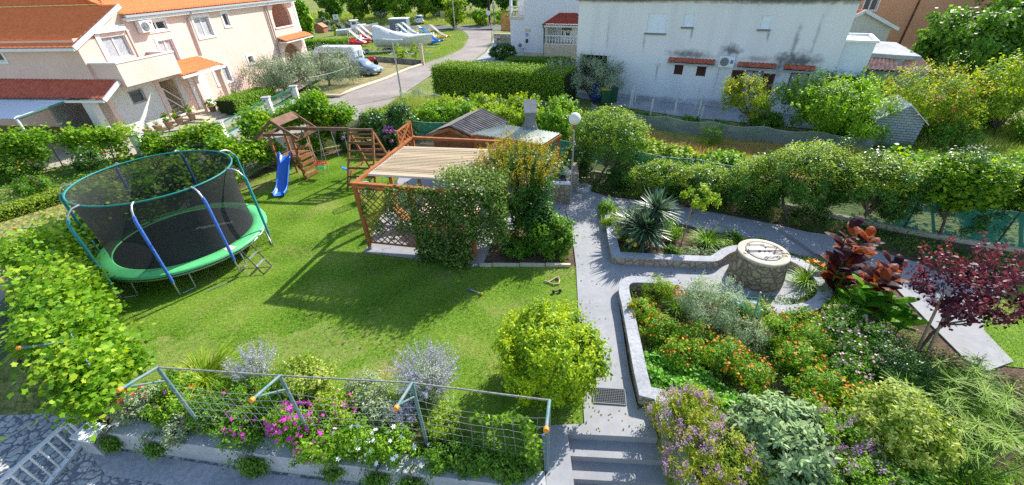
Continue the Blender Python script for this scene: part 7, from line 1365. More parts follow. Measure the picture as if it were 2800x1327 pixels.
for (u0, z0, u1, z1) in ((-.15, hz-.12, W2*.55, pk), (W2+.15, hz-.12, W2*.55, pk)): a1, a2 = Vector(FP(u0, .12, z0)), Vector(FP(u1, .12, z1)); b.add([a1, a2, a2+nn*2.3, a1+nn*2.3, a1+up_, a2+up_, a2+nn*2.3+up_, a1+nn*2.3+up_], [(0, 3, 2, 1), (4, 5, 6, 7), (0, 1, 5, 4), (1, 2, 6, 5), (2, 3, 7, 6), (3, 0, 4, 7)])
b.build('roof', m_white, bp)
wf = thing('timber_trestle', 'leaning weathered wooden frame with a white canister at the right edge', 'frame', at(2720, 370, 0)); f0 = Vector(at(2690, 372, 0)); b = MB()
for o in ((0, 0), (.9, .1)): p = f0+Vector((*o, 0)); b.beam(p, p+Vector((.35, .5, .95)), .07)
b.beam(f0+Vector((.3, .5, .95)), f0+Vector((1.35, .6, .95)), .07); b.beam(f0+Vector((1.3, .6, .95)), f0+Vector((1.5, 1.0, 0)), .07); b.build('beams', m_yard, wf)
cn = thing('canister', 'white plastic canister hanging in the wooden frame', 'canister', tuple(f0)); b = MB(); b.lathe(tuple(f0+Vector((.45, .2, .2))), [(.001, 0), (.14, 0), (.15, .3), (.06, .4), (.05, .45), (.001, .45)], 12); b.build('body', m_white, cn); b = MB(); b.tube([f0+Vector((.38, .2, .62)), f0+Vector((.45, .2, .72)), f0+Vector((.52, .2, .62))], .012, 5); b.build('handle', m_dark, cn)
# vegetable plot with white stakes
sk_ = [(1658, 283), (1664, 285), (1669, 272), (1675, 278), (1720, 306), (1727, 290), (1735, 282), (1775, 331), (1782, 300), (1838, 338), (1843, 310), (1848, 295), (1905, 335), (1908, 318), (1911, 345), (1900, 300)]
row_ = [0 if p[0] < 1700 else 1 if p[0] < 1760 else 2 if p[0] < 1800 else 3 if p[0] < 1860 else 4 for p in sk_]; SR = [sum(1 for j, q in enumerate(sk_) if row_[j] == row_[i] and (q[1], j) < (sk_[i][1], i)) for i in range(len(sk_))]
for i, (px, py) in enumerate(sk_):
    p = at(px, py, 0); rw_ = ['nearest the bins', 'of the second row', 'of the third row', 'of the fourth row', 'of the row nearest the peach tree'][0 if px < 1700 else 1 if px < 1760 else 2 if px < 1800 else 3 if px < 1860 else 4]
    tag(MB().beam((p[0], p[1], 0), (p[0]+.04, p[1], random.uniform(1.1, 1.5)), .065).build('garden_stake', mat('white stake paint', (.7, .7, .68), .7), origin=p), 'white vegetable stake '+rw_+', '+['closest to the house', 'second from the house', 'third from the house', 'fourth from the house'][SR[i]], 'stake', 'white stakes in the vegetable plot')
for i, (px, py, lab) in enumerate([(1700, 320, 'by the first white stakes'), (1750, 335, 'between second and third stake rows'), (1810, 345, 'between third and fourth stake rows'), (1880, 350, 'by the last stake row'), (1960, 360, 'left of the peach trunk'), (2060, 375, 'under the peach tree')]):
    p = at(px, py, 0); bush('vegetable_plant', 'dark leafy vegetable plant '+lab, 'plant', (p[0], p[1], .3), (.7, .5, .35), 1500, .1, L_mid, 'vegetable plants behind the pale net', fl=None, stem=False)
sheet('vegetable_soil', [(4.9, 27.2), (7.0, 25.4), (10.6, 23.0), (14, 21.8), (17.5, 19.5), (17, 18.9), (13.5, 20.6), (10.2, 22.2), (7.4, 24), (5.0, 26.1)], -.009, m_soil)
for (px, py, col, cm_, lab) in [(1652, 285, (.03, .12, .06), (.55, .42, .05), 'green wheelie bin with yellow lid at the white house corner'), (1672, 283, (.02, .10, .05), (.02, .10, .05), 'dark green wheelie bin beside the yellow lidded one'), (1628, 278, (.02, .05, .25), (.02, .05, .25), 'blue wheelie bin half hidden by the olive tree')]:
    p = at(px, py, 0); t = thing('wheelie_bin', lab, 'bin', p); b = MB(); x, y = p[:2]; b.add([(x-.25, y-.28, .08), (x+.25, y-.28, .08), (x+.25, y+.28, .08), (x-.25, y+.28, .08), (x-.3, y-.35, .98), (x+.3, y-.35, .98), (x+.3, y+.35, .98), (x-.3, y+.35, .98)], [(3, 2, 1, 0), (4, 5, 6, 7), (0, 1, 5, 4), (1, 2, 6, 5), (2, 3, 7, 6), (3, 0, 4, 7)]); b.build('body', mat('bin '+lab[:5], col, .5), t)
    b = MB(); b.box((x, y, 1.01), (.66, .76, .05)); b.build('lid', mat('bin lid '+lab[:5]+str(px), cm_, .5), t)
    for s in (-.24, .24): b = MB(); b.tube([(x+s-.03, y+.33, .1), (x+s+.03, y+.33, .1)], .1, 10); b.build('wheel', m_dark, t)
# --- street furniture by the lane
sl_ = thing('street_lamp', 'slim grey street lamp with flat twin head beside the lane', 'street lamp', att(1098, 262)); p = att(1098, 262); hh = zat(1073, 112, math.hypot(p[0], p[1]))[2]
b = MB(); b.tube([p, (p[0], p[1], hh)], [.07, .05], 10); b.build('pole', m_galv, sl_); b = MB(); b.beam((p[0]-.75, p[1]+.1, hh+.12), (p[0]+.2, p[1], hh+.05), .16, .06); b.beam((p[0]+.2, p[1], hh+.05), (p[0]+.75, p[1]-.1, hh+.08), .2, .08); b.build('lamp_head', mat('lamp head', (.6, .62, .65), .4), sl_)
sp_ = att(1157, 178); t = thing('gate_post', 'weathered concrete post at the bend of the lane', 'post', sp_); hh = zat(1150, 122, math.hypot(sp_[0], sp_[1]))[2]; b = MB(); b.box((sp_[0], sp_[1], (sp_[2]+hh)/2), (.3, .3, hh-sp_[2])); b.build('shaft', m_cream, t); b = MB(); b.box((sp_[0], sp_[1], hh+.03), (.38, .38, .07)); b.build('cap', m_yard, t)
q0, q1 = Vector(att(1022, 166)), Vector(att(1155, 178)); t = MB().beam(q0+Vector((0, 0, .25)), q1+Vector((0, 0, .25)), .25, .6).build('low_stone_wall', ramp_mix('old grey stone wall', [2, 9], [((.14, .12, .10), (.36, .32, .27)), ((.6, .6, .6), (1, 1, 1))])); tag(t, 'low old stone wall in front of the boat trailers', 'wall')
kb = MB(); kp = [att(*q) for q in ((690, 275), (800, 262), (930, 266), (960, 250), (1056, 217), (1112, 192), (1156, 178))]; kb.tube([(x, y, z+.08) for x, y, z in kp], .14, 6); tag(kb.build('lane_kerb', m_cream), 'pale worn kerb along the left side of the lane', 'kerb')
# --- vehicles
def veh_frame(p0, p1): return Frame(p0, (p1[0]-p0[0], p1[1]-p0[1]))
def loft(mb, fr, z0, secs):
    """secs: (u, half width bottom, half width top, zbottom, ztop)"""
    vs = []
    for u, wb, wt, zb, zt in secs: vs += [fr(u, -wb, z0+zb), fr(u, wb, z0+zb), fr(u, wb*1.02, z0+(zb+zt)/2), fr(u, wt, z0+zt), fr(u, -wt, z0+zt), fr(u, -wb*1.02, z0+(zb+zt)/2)]
    k = 6; fs = [(i*k+j, i*k+(j+1) % k, (i+1)*k+(j+1) % k, (i+1)*k+j) for i in range(len(secs)-1) for j in range(k)]+[tuple(range(k-1, -1, -1)), tuple(range((len(secs)-1)*k, len(secs)*k))]
    return mb.add(vs, fs, True)
def wheels(t, fr, z0, us, w_, r=.32):
    for u in us:
        for s in (-1, 1):
            b = MB(); a_, c_ = Vector(fr(u, s*(w_-.2), z0+r)), Vector(fr(u, s*w_, z0+r)); b.tube([a_, c_], r, 18, False); wl = b.build('wheel', mat('black tyre', (.02, .02, .02), .8), t); b = MB(); b.tube([c_, c_+(c_-a_)*.05], r*.6, 14, False); b.build('rim', m_galv, wl)
def car(name, label, cat, p0, ang, L, W, Ht, col, van=False, grp=None):
    fr = Frame(p0, (math.cos(ang), math.sin(ang))); z0 = p0[2]; t = thing(name, label, cat, p0, grp); mm = mat('car paint '+label[:12], col, .25, .6); w_ = W/2
    b = MB()
    if van: loft(b, fr, z0, [(0, w_*.96, w_*.86, .35, Ht*.97), (.1, w_, w_*.9, .3, Ht), (L*.78, w_, w_*.9, .3, Ht), (L*.86, w_, w_*.85, .3, Ht*.8), (L*.92, w_, w_*.9, .3, Ht*.52), (L, w_*.9, w_*.8, .35, Ht*.42)])
    else: loft(b, fr, z0, [(0, w_*.9, w_*.8, .35, .72), (.15, w_, w_*.92, .28, .86), (L*.2, w_, w_*.94, .25, .90), (L*.62, w_, w_*.94, .25, .90), (L*.93, w_, w_*.88, .25, .74), (L, w_*.86, w_*.76, .32, .6)])
    b.build('body', mm, t)
    if not van:
        b = MB(); back = .03 if Ht > 1.6 else .12; loft(b, fr, z0, [(L*back, w_*.88, w_*.78, .88, .95), (L*(back+.06), w_*.9, w_*.72, .88, Ht), (L*.5, w_*.9, w_*.72, .88, Ht), (L*.66, w_*.9, w_*.82, .88, .93)]); b.build('cabin', mm, t)
        b = MB(); loft(b, fr, z0, [(L*(back+.02), w_*.9, w_*.79, .93, Ht-.12), (L*.52, w_*.9, w_*.79, .93, Ht-.12), (L*.62, w_*.9, w_*.86, .92, 1.0)]); b.build('window', m_glass, t)
    else:
        b = MB(); b.fbox(fr, L*.1, L*.75, -w_*1.03, w_*1.03, z0+Ht*.58, z0+Ht*.8); b.build('window', m_glass, t)
        b = MB(); b.fbox(fr, -.03, .02, -w_*.75, w_*.75, z0+Ht*.55, z0+Ht*.85); b.build('rear_window', m_glass, t)
    wheels(t, fr, z0, (L*.18, L*.8), w_, .33)
    for s in (-1, 1): b = MB(); c = fr(L-.03, s*w_*.62, z0+.6); b.box(c, (.16, .28, .14), ang); b.build('headlight', m_white, t); b = MB(); c = fr(.02, s*w_*.75, z0+.75); b.box(c, (.1, .16, .2), ang); b.build('tail_light', mat('red lamp glass', (.5, .02, .02), .3), t)
    return t, fr
vp_ = att(1003, 196); zr = vp_[2]+2.4; ve = at(870, 128, zr); ang = math.atan2(ve[1]-vp_[1], ve[0]-vp_[0])
p_ = (vp_[0]-.6, vp_[1]+.2, vp_[2]); t, fr = car('camper_van', 'long white van with stickers on its rear doors parked behind the olive trees', 'van', p_, ang, 5.6, 2.0, 2.45, (.78, .78, .80), True)
b = MB(); b.fbox(fr, -.06, -.03, -.75, -.1, p_[2]+1.5, p_[2]+2.1); b.fbox(fr, -.06, -.03, .1, .75, p_[2]+1.5, p_[2]+2.1); b.build('rear_door_poster', mat('pale posters', (.45, .5, .6), .5, noise=.6, nscale=9), t); b = MB(); b.fbox(fr, -.05, -.025, -.85, .85, p_[2]+.55, p_[2]+1.3); b.build('blue_panel', mat('blue graphic', (.10, .35, .62), .4, noise=.6, nscale=4), t)
cp_ = att(1000, 207); ce = att(1052, 206); t, fr = car('silver_car', 'silver blue hatchback parked by the green wire fence', 'car', (cp_[0]-1.7, cp_[1]+1.4, cp_[2]), math.atan2(ce[1]-cp_[1], ce[0]-cp_[0])-.35, 3.5, 1.6, 1.4, (.24, .32, .40))
sp2 = att(1150, 67); t, fr = car('white_suv', 'small white off road car parked in the meadow', 'car', sp2, 1.9, 3.9, 1.75, 1.75, (.74, .75, .78))
mc = att(1016, 178); t = thing('motorcycle', 'red motorcycle standing behind the white van', 'motorcycle', mc); fr = Frame(mc, (1, -.3))
for u in (-.65, .65): b = MB(); b.tube([Vector(fr(u, -.06, mc[2]+.3)), Vector(fr(u, .06, mc[2]+.3))], .3, 16, False); b.build('wheel', mat('black tyre', (.02, .02, .02), .8), t)
b = MB(); loft(b, fr, mc[2], [(-.7, .05, .05, .62, .72), (-.3, .14, .1, .45, .78), (.15, .16, .12, .4, .95), (.45, .12, .08, .5, .9), (.7, .05, .04, .6, .7)]); b.build('body', mat('red paint', (.55, .02, .03), .3, .6), t); b = MB(); b.tube([fr(.45, -.3, mc[2]+1.05), fr(.5, 0, mc[2]+.95), fr(.45, .3, mc[2]+1.05)], .02, 6); b.build('handlebar', m_dark, t); b = MB(); b.box(fr(-.35, 0, mc[2]+.82), (.6, .22, .08), -.29); b.build('seat', m_dark, t)
# --- boats
def hull(mb, fr, z0, L, W, Dp, rise=.35, n=12):
    vs = []
    for i in range(n+1):
        s = i/n; w_ = W/2*(1-max(0, (s-.45)/.55)**2.4)*(.85+.15*min(1, s*4)); zt = Dp+rise*s**2; kz = .28*Dp*max(0, (s-.6)/.4)**2; w_ = max(.02, w_)
        vs += [fr(s*L, -w_, z0+zt), fr(s*L, -w_*.82, z0+Dp*.35+kz), fr(s*L*.97, 0, z0+kz), fr(s*L, w_*.82, z0+Dp*.35+kz), fr(s*L, w_, z0+zt)]
    fs = [(i*5+j, (i+1)*5+j, (i+1)*5+j+1, i*5+j+1) for i in range(n) for j in range(4)]+[(0, 1, 2, 3, 4)]; return mb.add(vs, fs, True), vs
m_hull = mat('white boat hull', (.70, .71, .70), .4, .5, noise=.08); m_tarp = mat('white tarpaulin', (.80, .78, .72), .7, noise=.06, bump=.4, bscale=3)
p0_, p1_ = att(925, 108), att(1040, 100); fr = veh_frame(p0_, p1_); Lb = math.hypot(p1_[0]-p0_[0], p1_[1]-p0_[1]); z0 = p0_[2]+.5
t = thing('cabin_boat', 'white wooden cabin boat on land at the back of the boat yard', 'boat', p0_); b = MB(); _, hv = hull(b, fr, z0, Lb, 2.6, 1.1, .8); b.build('hull', m_hull, t)
b = MB(); n_ = 12; b.add([(v[0], v[1], v[2]-.12) for i in range(n_+1) for v in (hv[i*5], hv[i*5+4])], [(2*i, 2*i+1, 2*i+3, 2*i+2) for i in range(n_)]); b.build('deck', m_white, t)
b = MB(); b.fbox(fr, Lb*.36, Lb*.52, -.75, .75, z0+1.0, z0+2.45); b.fbox(fr, Lb*.52, Lb*.72, -.7, .7, z0+1.1, z0+1.75); cbn = b.build('wheelhouse', m_white, t); b = MB(); b.fbox(fr, Lb*.39, Lb*.49, -.76, .76, z0+1.85, z0+2.3); b.fbox(fr, Lb*.515, Lb*.525, -.6, .6, z0+1.85, z0+2.3); b.build('window', m_glass, cbn); b = MB(); b.fbox(fr, Lb*.34, Lb*.55, -.85, .85, z0+2.45, z0+2.53); b.build('cabin_roof', m_white, cbn)
for u in (.25, .7):
    b = MB(); b.beam(fr(Lb*u, -.9, z0-.05), fr(Lb*u, .9, z0-.05), .15, .4); b.build('cradle', m_yard, t)
q0, q1 = att(1033, 142), att(1185, 138); fr = veh_frame(q0, q1); Lb = math.hypot(q1[0]-q0[0], q1[1]-q0[1]); z0 = q0[2]+.6; t = thing('covered_boat', 'large motor boat on a trailer under a white sloping tarpaulin', 'boat', q0)
b = MB(); hull(b, fr, z0, Lb, 2.5, 1.2, .35); b.build('hull', m_hull, t)
b = MB(); vs = []; prof_ = [(0, 2.8, .55), (.03, 2.9, .6), (.12, 2.75, .62), (.3, 2.15, .8), (.45, 1.85, 1.0), (.65, 1.6, 1.0), (.85, 1.6, .7), (1.0, 1.6, .15)]
for s, z, w_ in prof_:
    we = 1.28*(1-max(0, (s-.45)/.55)**2.4)+.03; vs += [fr(s*Lb, -we, z0+1.2+.35*s*s), fr(s*Lb, -w_*.9, z0+z*.96), fr(s*Lb, 0, z0+z+.05), fr(s*Lb, w_*.9, z0+z*.96), fr(s*Lb, we, z0+1.2+.35*s*s)]
b.add(vs, [(i*5+j, (i+1)*5+j, (i+1)*5+j+1, i*5+j+1) for i in range(len(prof_)-1) for j in range(4)]+[(4, 3, 2, 1, 0)], True); b.build('tarpaulin', m_tarp, t)
b = MB(); b.box(fr(-.25, 0, z0+1.1), (.5, .45, .8)); b.build('outboard_motor', m_dark, t)
tl = thing('boat_trailer', 'galvanised boat trailer beneath the covered boat', 'trailer', q0); b = MB(); zz_ = q0[2]+.45
for s in (-.7, .7): b.beam(fr(.2, s, zz_), fr(Lb*.75, s, zz_), .08)
b.beam(fr(Lb*.75, -.7, zz_), fr(Lb*1.08, 0, zz_), .08); b.beam(fr(Lb*.75, .7, zz_), fr(Lb*1.08, 0, zz_), .08)
for u in (.3, 1.5, 3.2): b.beam(fr(u, -.8, zz_+.06), fr(u, .8, zz_+.06), .08)
b.build('frame', m_galv, tl); wheels(tl, fr, q0[2], (1.4, 2.1), 1.05, .3)
def pedalo(label, c, ang, c1, c2, slide=None, s=1.0):
    t = thing('pedal_boat', label, 'pedal boat', c, 'pedal boats with slides in the boat yard'); fr = Frame(c, (math.cos(ang), math.sin(ang))); z = c[2]; ma, mb__, ms = mat('pedalo '+c1, COL[c1], .4), mat('pedalo '+c2, COL[c2], .4), mat('pedalo '+(slide or c2), COL[slide or c2], .4)
    for w_ in (-.65, .65):
        b = MB(); vs = []
        for i in range(9): q = i/8; r_ = .3*math.sin(math.pi*min(.93, max(.08, q)))**.5; zc = z+.3+.25*q*q; vs += [fr(q*4.2*s, w_+r_*math.cos(a_), zc+r_*math.sin(a_)) for a_ in [j*math.pi/3 for j in range(6)]]
        b.add(vs, [(i*6+j, i*6+(j+1) % 6, (i+1)*6+(j+1) % 6, (i+1)*6+j) for i in range(8) for j in range(6)]+[tuple(range(5, -1, -1)), tuple(range(48, 54))], True); b.build('float', ma, t)
    b = MB(); b.fbox(fr, .4, 2.6, -.6, .6, z+.42, z+.55); b.build('deck', mb__, t)
    for w_ in (-.35, .35): b = MB(); b.fbox(fr, 1.0, 1.5, w_-.22, w_+.22, z+.55, z+.7); b.fbox(fr, .85, 1.0, w_-.22, w_+.22, z+.6, z+1.15); b.build('seat', mb__, t)
    b = MB(); pr = [(.35, 2.25), (.75, 2.3), (1.2, 2.0), (2.2, 1.3), (3.2, .75), (3.9, .6)]; vs = []
    for u, zz_ in pr: vs += [fr(u*s, -.26, z+zz_+.12), fr(u*s, -.2, z+zz_), fr(u*s, .2, z+zz_), fr(u*s, .26, z+zz_+.12), fr(u*s, .28, z+zz_-.05), fr(u*s, -.28, z+zz_-.05)]
    b.add(vs, [(i*6+j, i*6+(j+1) % 6, (i+1)*6+(j+1) % 6, (i+1)*6+j) for i in range(5) for j in range(6)]+[tuple(range(5, -1, -1)), tuple(range(30, 36))], True); b.build('slide', ms, t)
    b = MB()
    for w_ in (-.25, .25): b.tube([fr(.4*s, w_, z+.5), fr(.4*s, w_, z+2.3)], .03, 5)
    for k in range(4): b.tube([fr(.4*s, -.25, z+.9+.35*k), fr(.4*s, .25, z+.9+.35*k)], .02, 5)
    b.build('ladder', ms, t)
COL = dict(red=(.55, .03, .03), white=(.78, .76, .72), blue=(.03, .22, .60), yellow=(.75, .42, .03), pale=(.70, .64, .52))
for lab, px, py, ang, c1, c2, sl2 in [('red pedal boat with white slide nearest the white van', 955, 124, -.5, 'red', 'red', 'white'), ('red pedal boat with white slide in the middle of the red ones', 975, 115, -.5, 'red', 'white', 'white'), ('red pedal boat with white curved slide farthest back', 985, 108, -.45, 'red', 'red', 'white'),
        ('pale pedal boat just right of the covered boat', 1085, 105, -.45, 'white', 'white', 'white'), ('blue and white pedal boat with curved slide behind the grey panel', 1098, 100, -.45, 'blue', 'blue', 'white'), ('yellow pedal boat between the blue slides', 1140, 112, -.45, 'yellow', 'yellow', 'white'), ('blue pedal boat with long blue slide nearest the lane', 1150, 120, -.45, 'blue', 'white', 'blue'), ('pale and yellow pedal boat at the right end of the row', 1172, 108, -.45, 'yellow', 'pale', 'pale')]: pedalo(lab, att(px, py), ang, c1, c2, sl2)
g_ = att(1090, 92); gw = Frame(g_, (1, -.1)); t = thing('grey_container', 'grey metal panelled container with white top edge behind the pedal boats', 'container', g_); b = MB(); b.fbox(gw, -1.6, 1.9, -2.2, 0, g_[2], g_[2]+2.5)
for k in range(12): b.fbox(gw, -1.5+.28*k, -1.44+.28*k, .0, .03, g_[2]+.1, g_[2]+2.4)
b.build('body', mat('blue grey metal', (.17, .23, .28), .6), t); b = MB(); b.fbox(gw, -1.7, 2.0, -2.3, .08, g_[2]+2.5, g_[2]+2.65); b.build('top_edge', m_white, t)
for k, (px, py, lab) in enumerate([(1010, 150, 'empty galvanised trailer left of the covered boat'), (1115, 158, 'empty galvanised trailer in front of the covered boat')]):
    p = att(px, py); fr = Frame(p, (1, -.12)); t = thing('boat_trailer', lab, 'trailer', p); z = p[2]+.45; b = MB()
    for s in (-.6, .6): b.beam(fr(-2.5, s, z), fr(2, s, z), .08)
    b.beam(fr(2, -.6, z), fr(3.4, 0, z), .08); b.beam(fr(2, .6, z), fr(3.4, 0, z), .08)
    for u in (-2.2, -.8, .8): b.beam(fr(u, -.7, z+.05), fr(u, .7, z+.05), .08)
    b.build('frame', m_galv, t); wheels(t, fr, p[2], (-.6,), .9, .3)
    for s in (-.9, .9): b = MB(); b.tube([fr(-.6+.38*math.cos(a_), s, p[2]+.32+.38*math.sin(a_)) for a_ in [j*math.pi/6 for j in range(7)]], .05, 5); b.build('mudguard', m_white, t)
dh = att(875, 90); t = thing('dog_house', 'small reddish wooden kennel by the hedge of the boat yard', 'kennel', dh); fr = Frame(dh, (1, -.2)); z = dh[2]
b = MB(); b.fbox(fr, -1.1, 1.0, -1.6, 0, z, z+1.1); b.add([fr(-1.1, 0, z+1.1), fr(1.0, 0, z+1.1), fr(-.05, 0, z+1.75)], [(0, 1, 2)]); b.build('wall', mat('reddish planks', (.36, .14, .06), .8), t)
b = MB()
for s in (-1, 1): b.add([fr(-.05+s*1.25, .15, z+1.0), fr(-.05, .15, z+1.8), fr(-.05, -1.75, z+1.8), fr(-.05+s*1.25, -1.75, z+1.0)], [(0, 1, 2, 3)])
b.build('roof', mat('light brown roof', (.45, .25, .14), .8), t)
def signpost(name, label, cat, px, by, l, t_, r, b_, m_, posts=2, art=None):
    p = att(px, by); D = math.hypot(p[0], p[1]); a_, c_ = Vector(zat(l, (t_+b_)/2, D)), Vector(zat(r, (t_+b_)/2, D)); zt, zb = zat(px, t_, D)[2], zat(px, b_, D)[2]; t = thing(name, label, cat, p); d = (c_-a_); d.z = 0; Wd2 = d.length; fr = Frame(a_, d)
    b = MB(); b.fbox(fr, 0, Wd2, 0, .08, zb, zt); bd = b.build('board', m_, t)
    for k in range(posts): u = Wd2*(.08+.84*k) if posts > 1 else Wd2/2; b = MB(); b.tube([fr(u, -.05, p[2]-.1), fr(u, -.05, zt)], .06, 6); b.build('post', m_galv, t)
    return t, fr, Wd2, zb, zt, bd
t, fr, W3, zb, zt, bd = signpost('billboard', 'yellow edged advertising board on two posts beside the road', 'billboard', 1218, 66, 1204, 30, 1230, 52, mat('yellow board', (.50, .42, .10), .6)); b = MB(); b.fbox(fr, W3*.1, W3*.5, .08, .09, zb+.3, zt-.5); b.build('left_picture', mat('grey picture', (.30, .28, .26), .6, noise=.6, nscale=3), bd)
b = MB(); b.fbox(fr, W3*.56, W3*.94, .08, .09, zb+.35, zt-.35); b.build('right_picture', mat('dark red picture', (.16, .06, .06), .6, noise=.6, nscale=3), bd)
t, fr, W3, zb, zt, bd = signpost('meadow_sign', 'small white square sign on a post in the meadow', 'sign', 919, 78, 910, 40, 926, 54, m_white, 1); b = MB(); b.fbox(fr, W3*.3, W3*.6, .08, .09, zb+.4, zb+.8); b.build('mark', mat('pinkish mark', (.5, .3, .35), .6), bd)
def pole(name, label, cat, bx, by, tx, ty, r, m_): p = att(bx, by); D = math.hypot(p[0], p[1]); q = zat(tx, ty, D); t = thing(name, label, cat, p); b = MB(); b.tube([p, (p[0], p[1], q[2])], [r, r*.7], 8); b.build('shaft', m_, t); return t, p, q[2]
t, p, z = pole('street_lamp', 'tall pale street lamp pole rising out of the picture at the junction', 'street lamp', 1245, 82, 1238, -40, .1, m_galv); b = MB(); b.beam((p[0], p[1], z), (p[0]+1.2, p[1]-.3, z+.2), .12, .08); b.build('lamp_head', m_galv, t)
t, p, z = pole('utility_pole', 'dark utility pole beside the person in pink', 'pole', 1339, 68, 1337, -60, .28, mat('dark pole wood', (.035, .03, .03), .9)); b = MB(); b.beam((p[0]-.9, p[1], z-.4), (p[0]+.9, p[1], z-.4), .1); b.build('crossarm', m_dark, t)
t, p, z = pole('signal_mast', 'grey green metal mast with a small box right of the utility pole', 'pole', 1352, 68, 1350, 5, .16, mat('grey green mast', (.16, .22, .19), .6)); b = MB(); b.box((p[0], p[1]-.2, z-.9), (.6, .5, .8)); b.build('box', m_yard, t)
t, p, z = pole('traffic_mirror', 'round white traffic mirror on a pole at the junction', 'mirror', 1337, 72, 1337, 33, .05, m_galv); b = MB(); b.tube([(p[0], p[1]-.05, z-.2), (p[0], p[1]-.1, z-.2)], .45, 20, False); b.build('mirror_disc', m_white, t)
# bamboo screen and rubble wall beside the porch house
f_ = att(1362, 118); f2 = att(1400, 119); fr = Frame(f_, (f2[0]-f_[0], f2[1]-f_[1])); Lf = 9
t = thing('rubble_wall', 'pale rubble stone wall at the lane side of the porch house', 'wall', f_); b = MB(); b.fbox(fr, -.8, Lf, -.3, 0, f_[2]-.2, f_[2]+1.3); b.build('wall_body', stone_mat('pale rubble', [(.5, .44, .36), (.66, .6, .5), (.42, .36, .3)], (.16, .13, .1), scale=2.2, gap=.06), t); b = MB(); b.fbox(fr, -.9, Lf, -.35, .05, f_[2]+1.3, f_[2]+1.4); b.build('coping', m_cream, t)
t = thing('board_screen', 'orange brown upright board screen on the rubble wall', 'fence', f_); Dp2 = math.hypot(f_[0], f_[1])
b = MB()
for k in range(28): b.fbox(fr, .6+.22*k, .78+.22*k, -.18, -.12, f_[2]+1.7, f_[2]+3.7)
for k in range(28): b.fbox(fr, .64+.22*k, .72+.22*k, -.18, -.12, f_[2]+3.7, f_[2]+4.6)
b.build('boards', mat('orange brown boards', (.42, .22, .07), .8, noise=.3, nscale=3), t); b = MB(); b.fbox(fr, .5, 6.9, -.12, -.08, f_[2]+1.75, f_[2]+1.85); b.fbox(fr, .5, 6.9, -.12, -.08, f_[2]+4.5, f_[2]+4.62); b.build('rail', m_wood2, t)
t, p, z = pole('fence_post', 'thin green fence post at the mouth of the lane', 'post', 1345, 112, 1342, 85, .05, m_gr)
# person in pink walking
pp = att(1343, 80)
def person(label, p, Hh, ang, shirt, legs_m, skin, hair):
    t = thing('person', label, 'person', p); fr = Frame((0, 0), (math.cos(ang), math.sin(ang))); s = Hh/1.7
    J = {'pel': (0, 0, .93), 'chest': (.03, 0, 1.28), 'neck': (.05, 0, 1.45), 'head': (.07, 0, 1.58), 'htop': (.07, 0, 1.68), 'ls': (.03, .17, 1.39), 'le': (-.05, .22, 1.12), 'lh': (.02, .22, .88), 'rs': (.03, -.17, 1.39), 're': (.06, -.22, 1.13), 'rh': (.2, -.2, .92), 'lk': (.16, .09, .52), 'lf': (.1, .09, .09), 'lt': (.26, .09, .04), 'rk': (.02, -.09, .50), 'rf': (-.26, -.09, .12), 'rt': (-.12, -.09, .04), 'lhip': (0, .09, .88), 'rhip': (0, -.09, .88)}
    Rr = {'pel': .14, 'chest': .15, 'neck': .06, 'head': .10, 'htop': .07, 'ls': .065, 'le': .045, 'lh': .04, 'rs': .065, 're': .045, 'rh': .04, 'lk': .065, 'lf': .045, 'lt': .035, 'rk': .065, 'rf': .045, 'rt': .035, 'lhip': .10, 'rhip': .10}
    E_ = [('pel', 'chest'), ('chest', 'neck'), ('neck', 'head'), ('head', 'htop'), ('chest', 'ls'), ('ls', 'le'), ('le', 'lh'), ('chest', 'rs'), ('rs', 're'), ('re', 'rh'), ('pel', 'lhip'), ('lhip', 'lk'), ('lk', 'lf'), ('lf', 'lt'), ('pel', 'rhip'), ('rhip', 'rk'), ('rk', 'rf'), ('rf', 'rt')]
    ks = list(J); me = bpy.data.meshes.new('body'); me.from_pydata([tuple(c_*s for c_ in fr(J[k][0], J[k][1], J[k][2])) for k in ks], [(ks.index(a_), ks.index(b_)) for a_, b_ in E_], []); o = bpy.data.objects.new('body', me); C.objects.link(o)
    sm = o.modifiers.new('skin', 'SKIN'); 
    for i, k in enumerate(ks): v = me.skin_vertices[0].data[i]; v.radius = (Rr[k]*s, Rr[k]*s); v.use_root = k == 'pel'
    o.modifiers.new('sub', 'SUBSURF').levels = 2; dg = bpy.context.evaluated_depsgraph_get(); m2 = bpy.data.meshes.new_from_object(o.evaluated_get(dg)); bpy.data.objects.remove(o); m2.name = 'body'; m2.materials.clear()
    for mm in (skin, shirt, legs_m): m2.materials.append(mm)
    for f in m2.polygons:
        z = f.center.z/s; r_ = math.hypot(f.center.x, f.center.y)/s; f.material_index = 0 if z > 1.44 or z < .1 else 1 if z > .88 and not (z < 1.1 and r_ > .17) else 2 if z > .45 else 0; f.use_smooth = True
    o = bpy.data.objects.new('body', m2); C.objects.link(o); o.parent = t; ORG[o.name] = Vector(p)
    b = MB(); hc = fr(.055*s, 0, 1.63*s); b.ball(hc, .108*s, 12, 8); h_ = b.build('hair', hair); h_.parent = t; h_.location = (0, 0, 0); return t
person('person in a pink top walking on the dark road by the pole', pp, 1.75, 2.7, mat('pink shirt', (.75, .12, .34), .8), mat('pale trousers', (.45, .42, .42), .8), mat('skin', (.5, .3, .22), .6), mat('brown hair', (.08, .05, .03), .8))
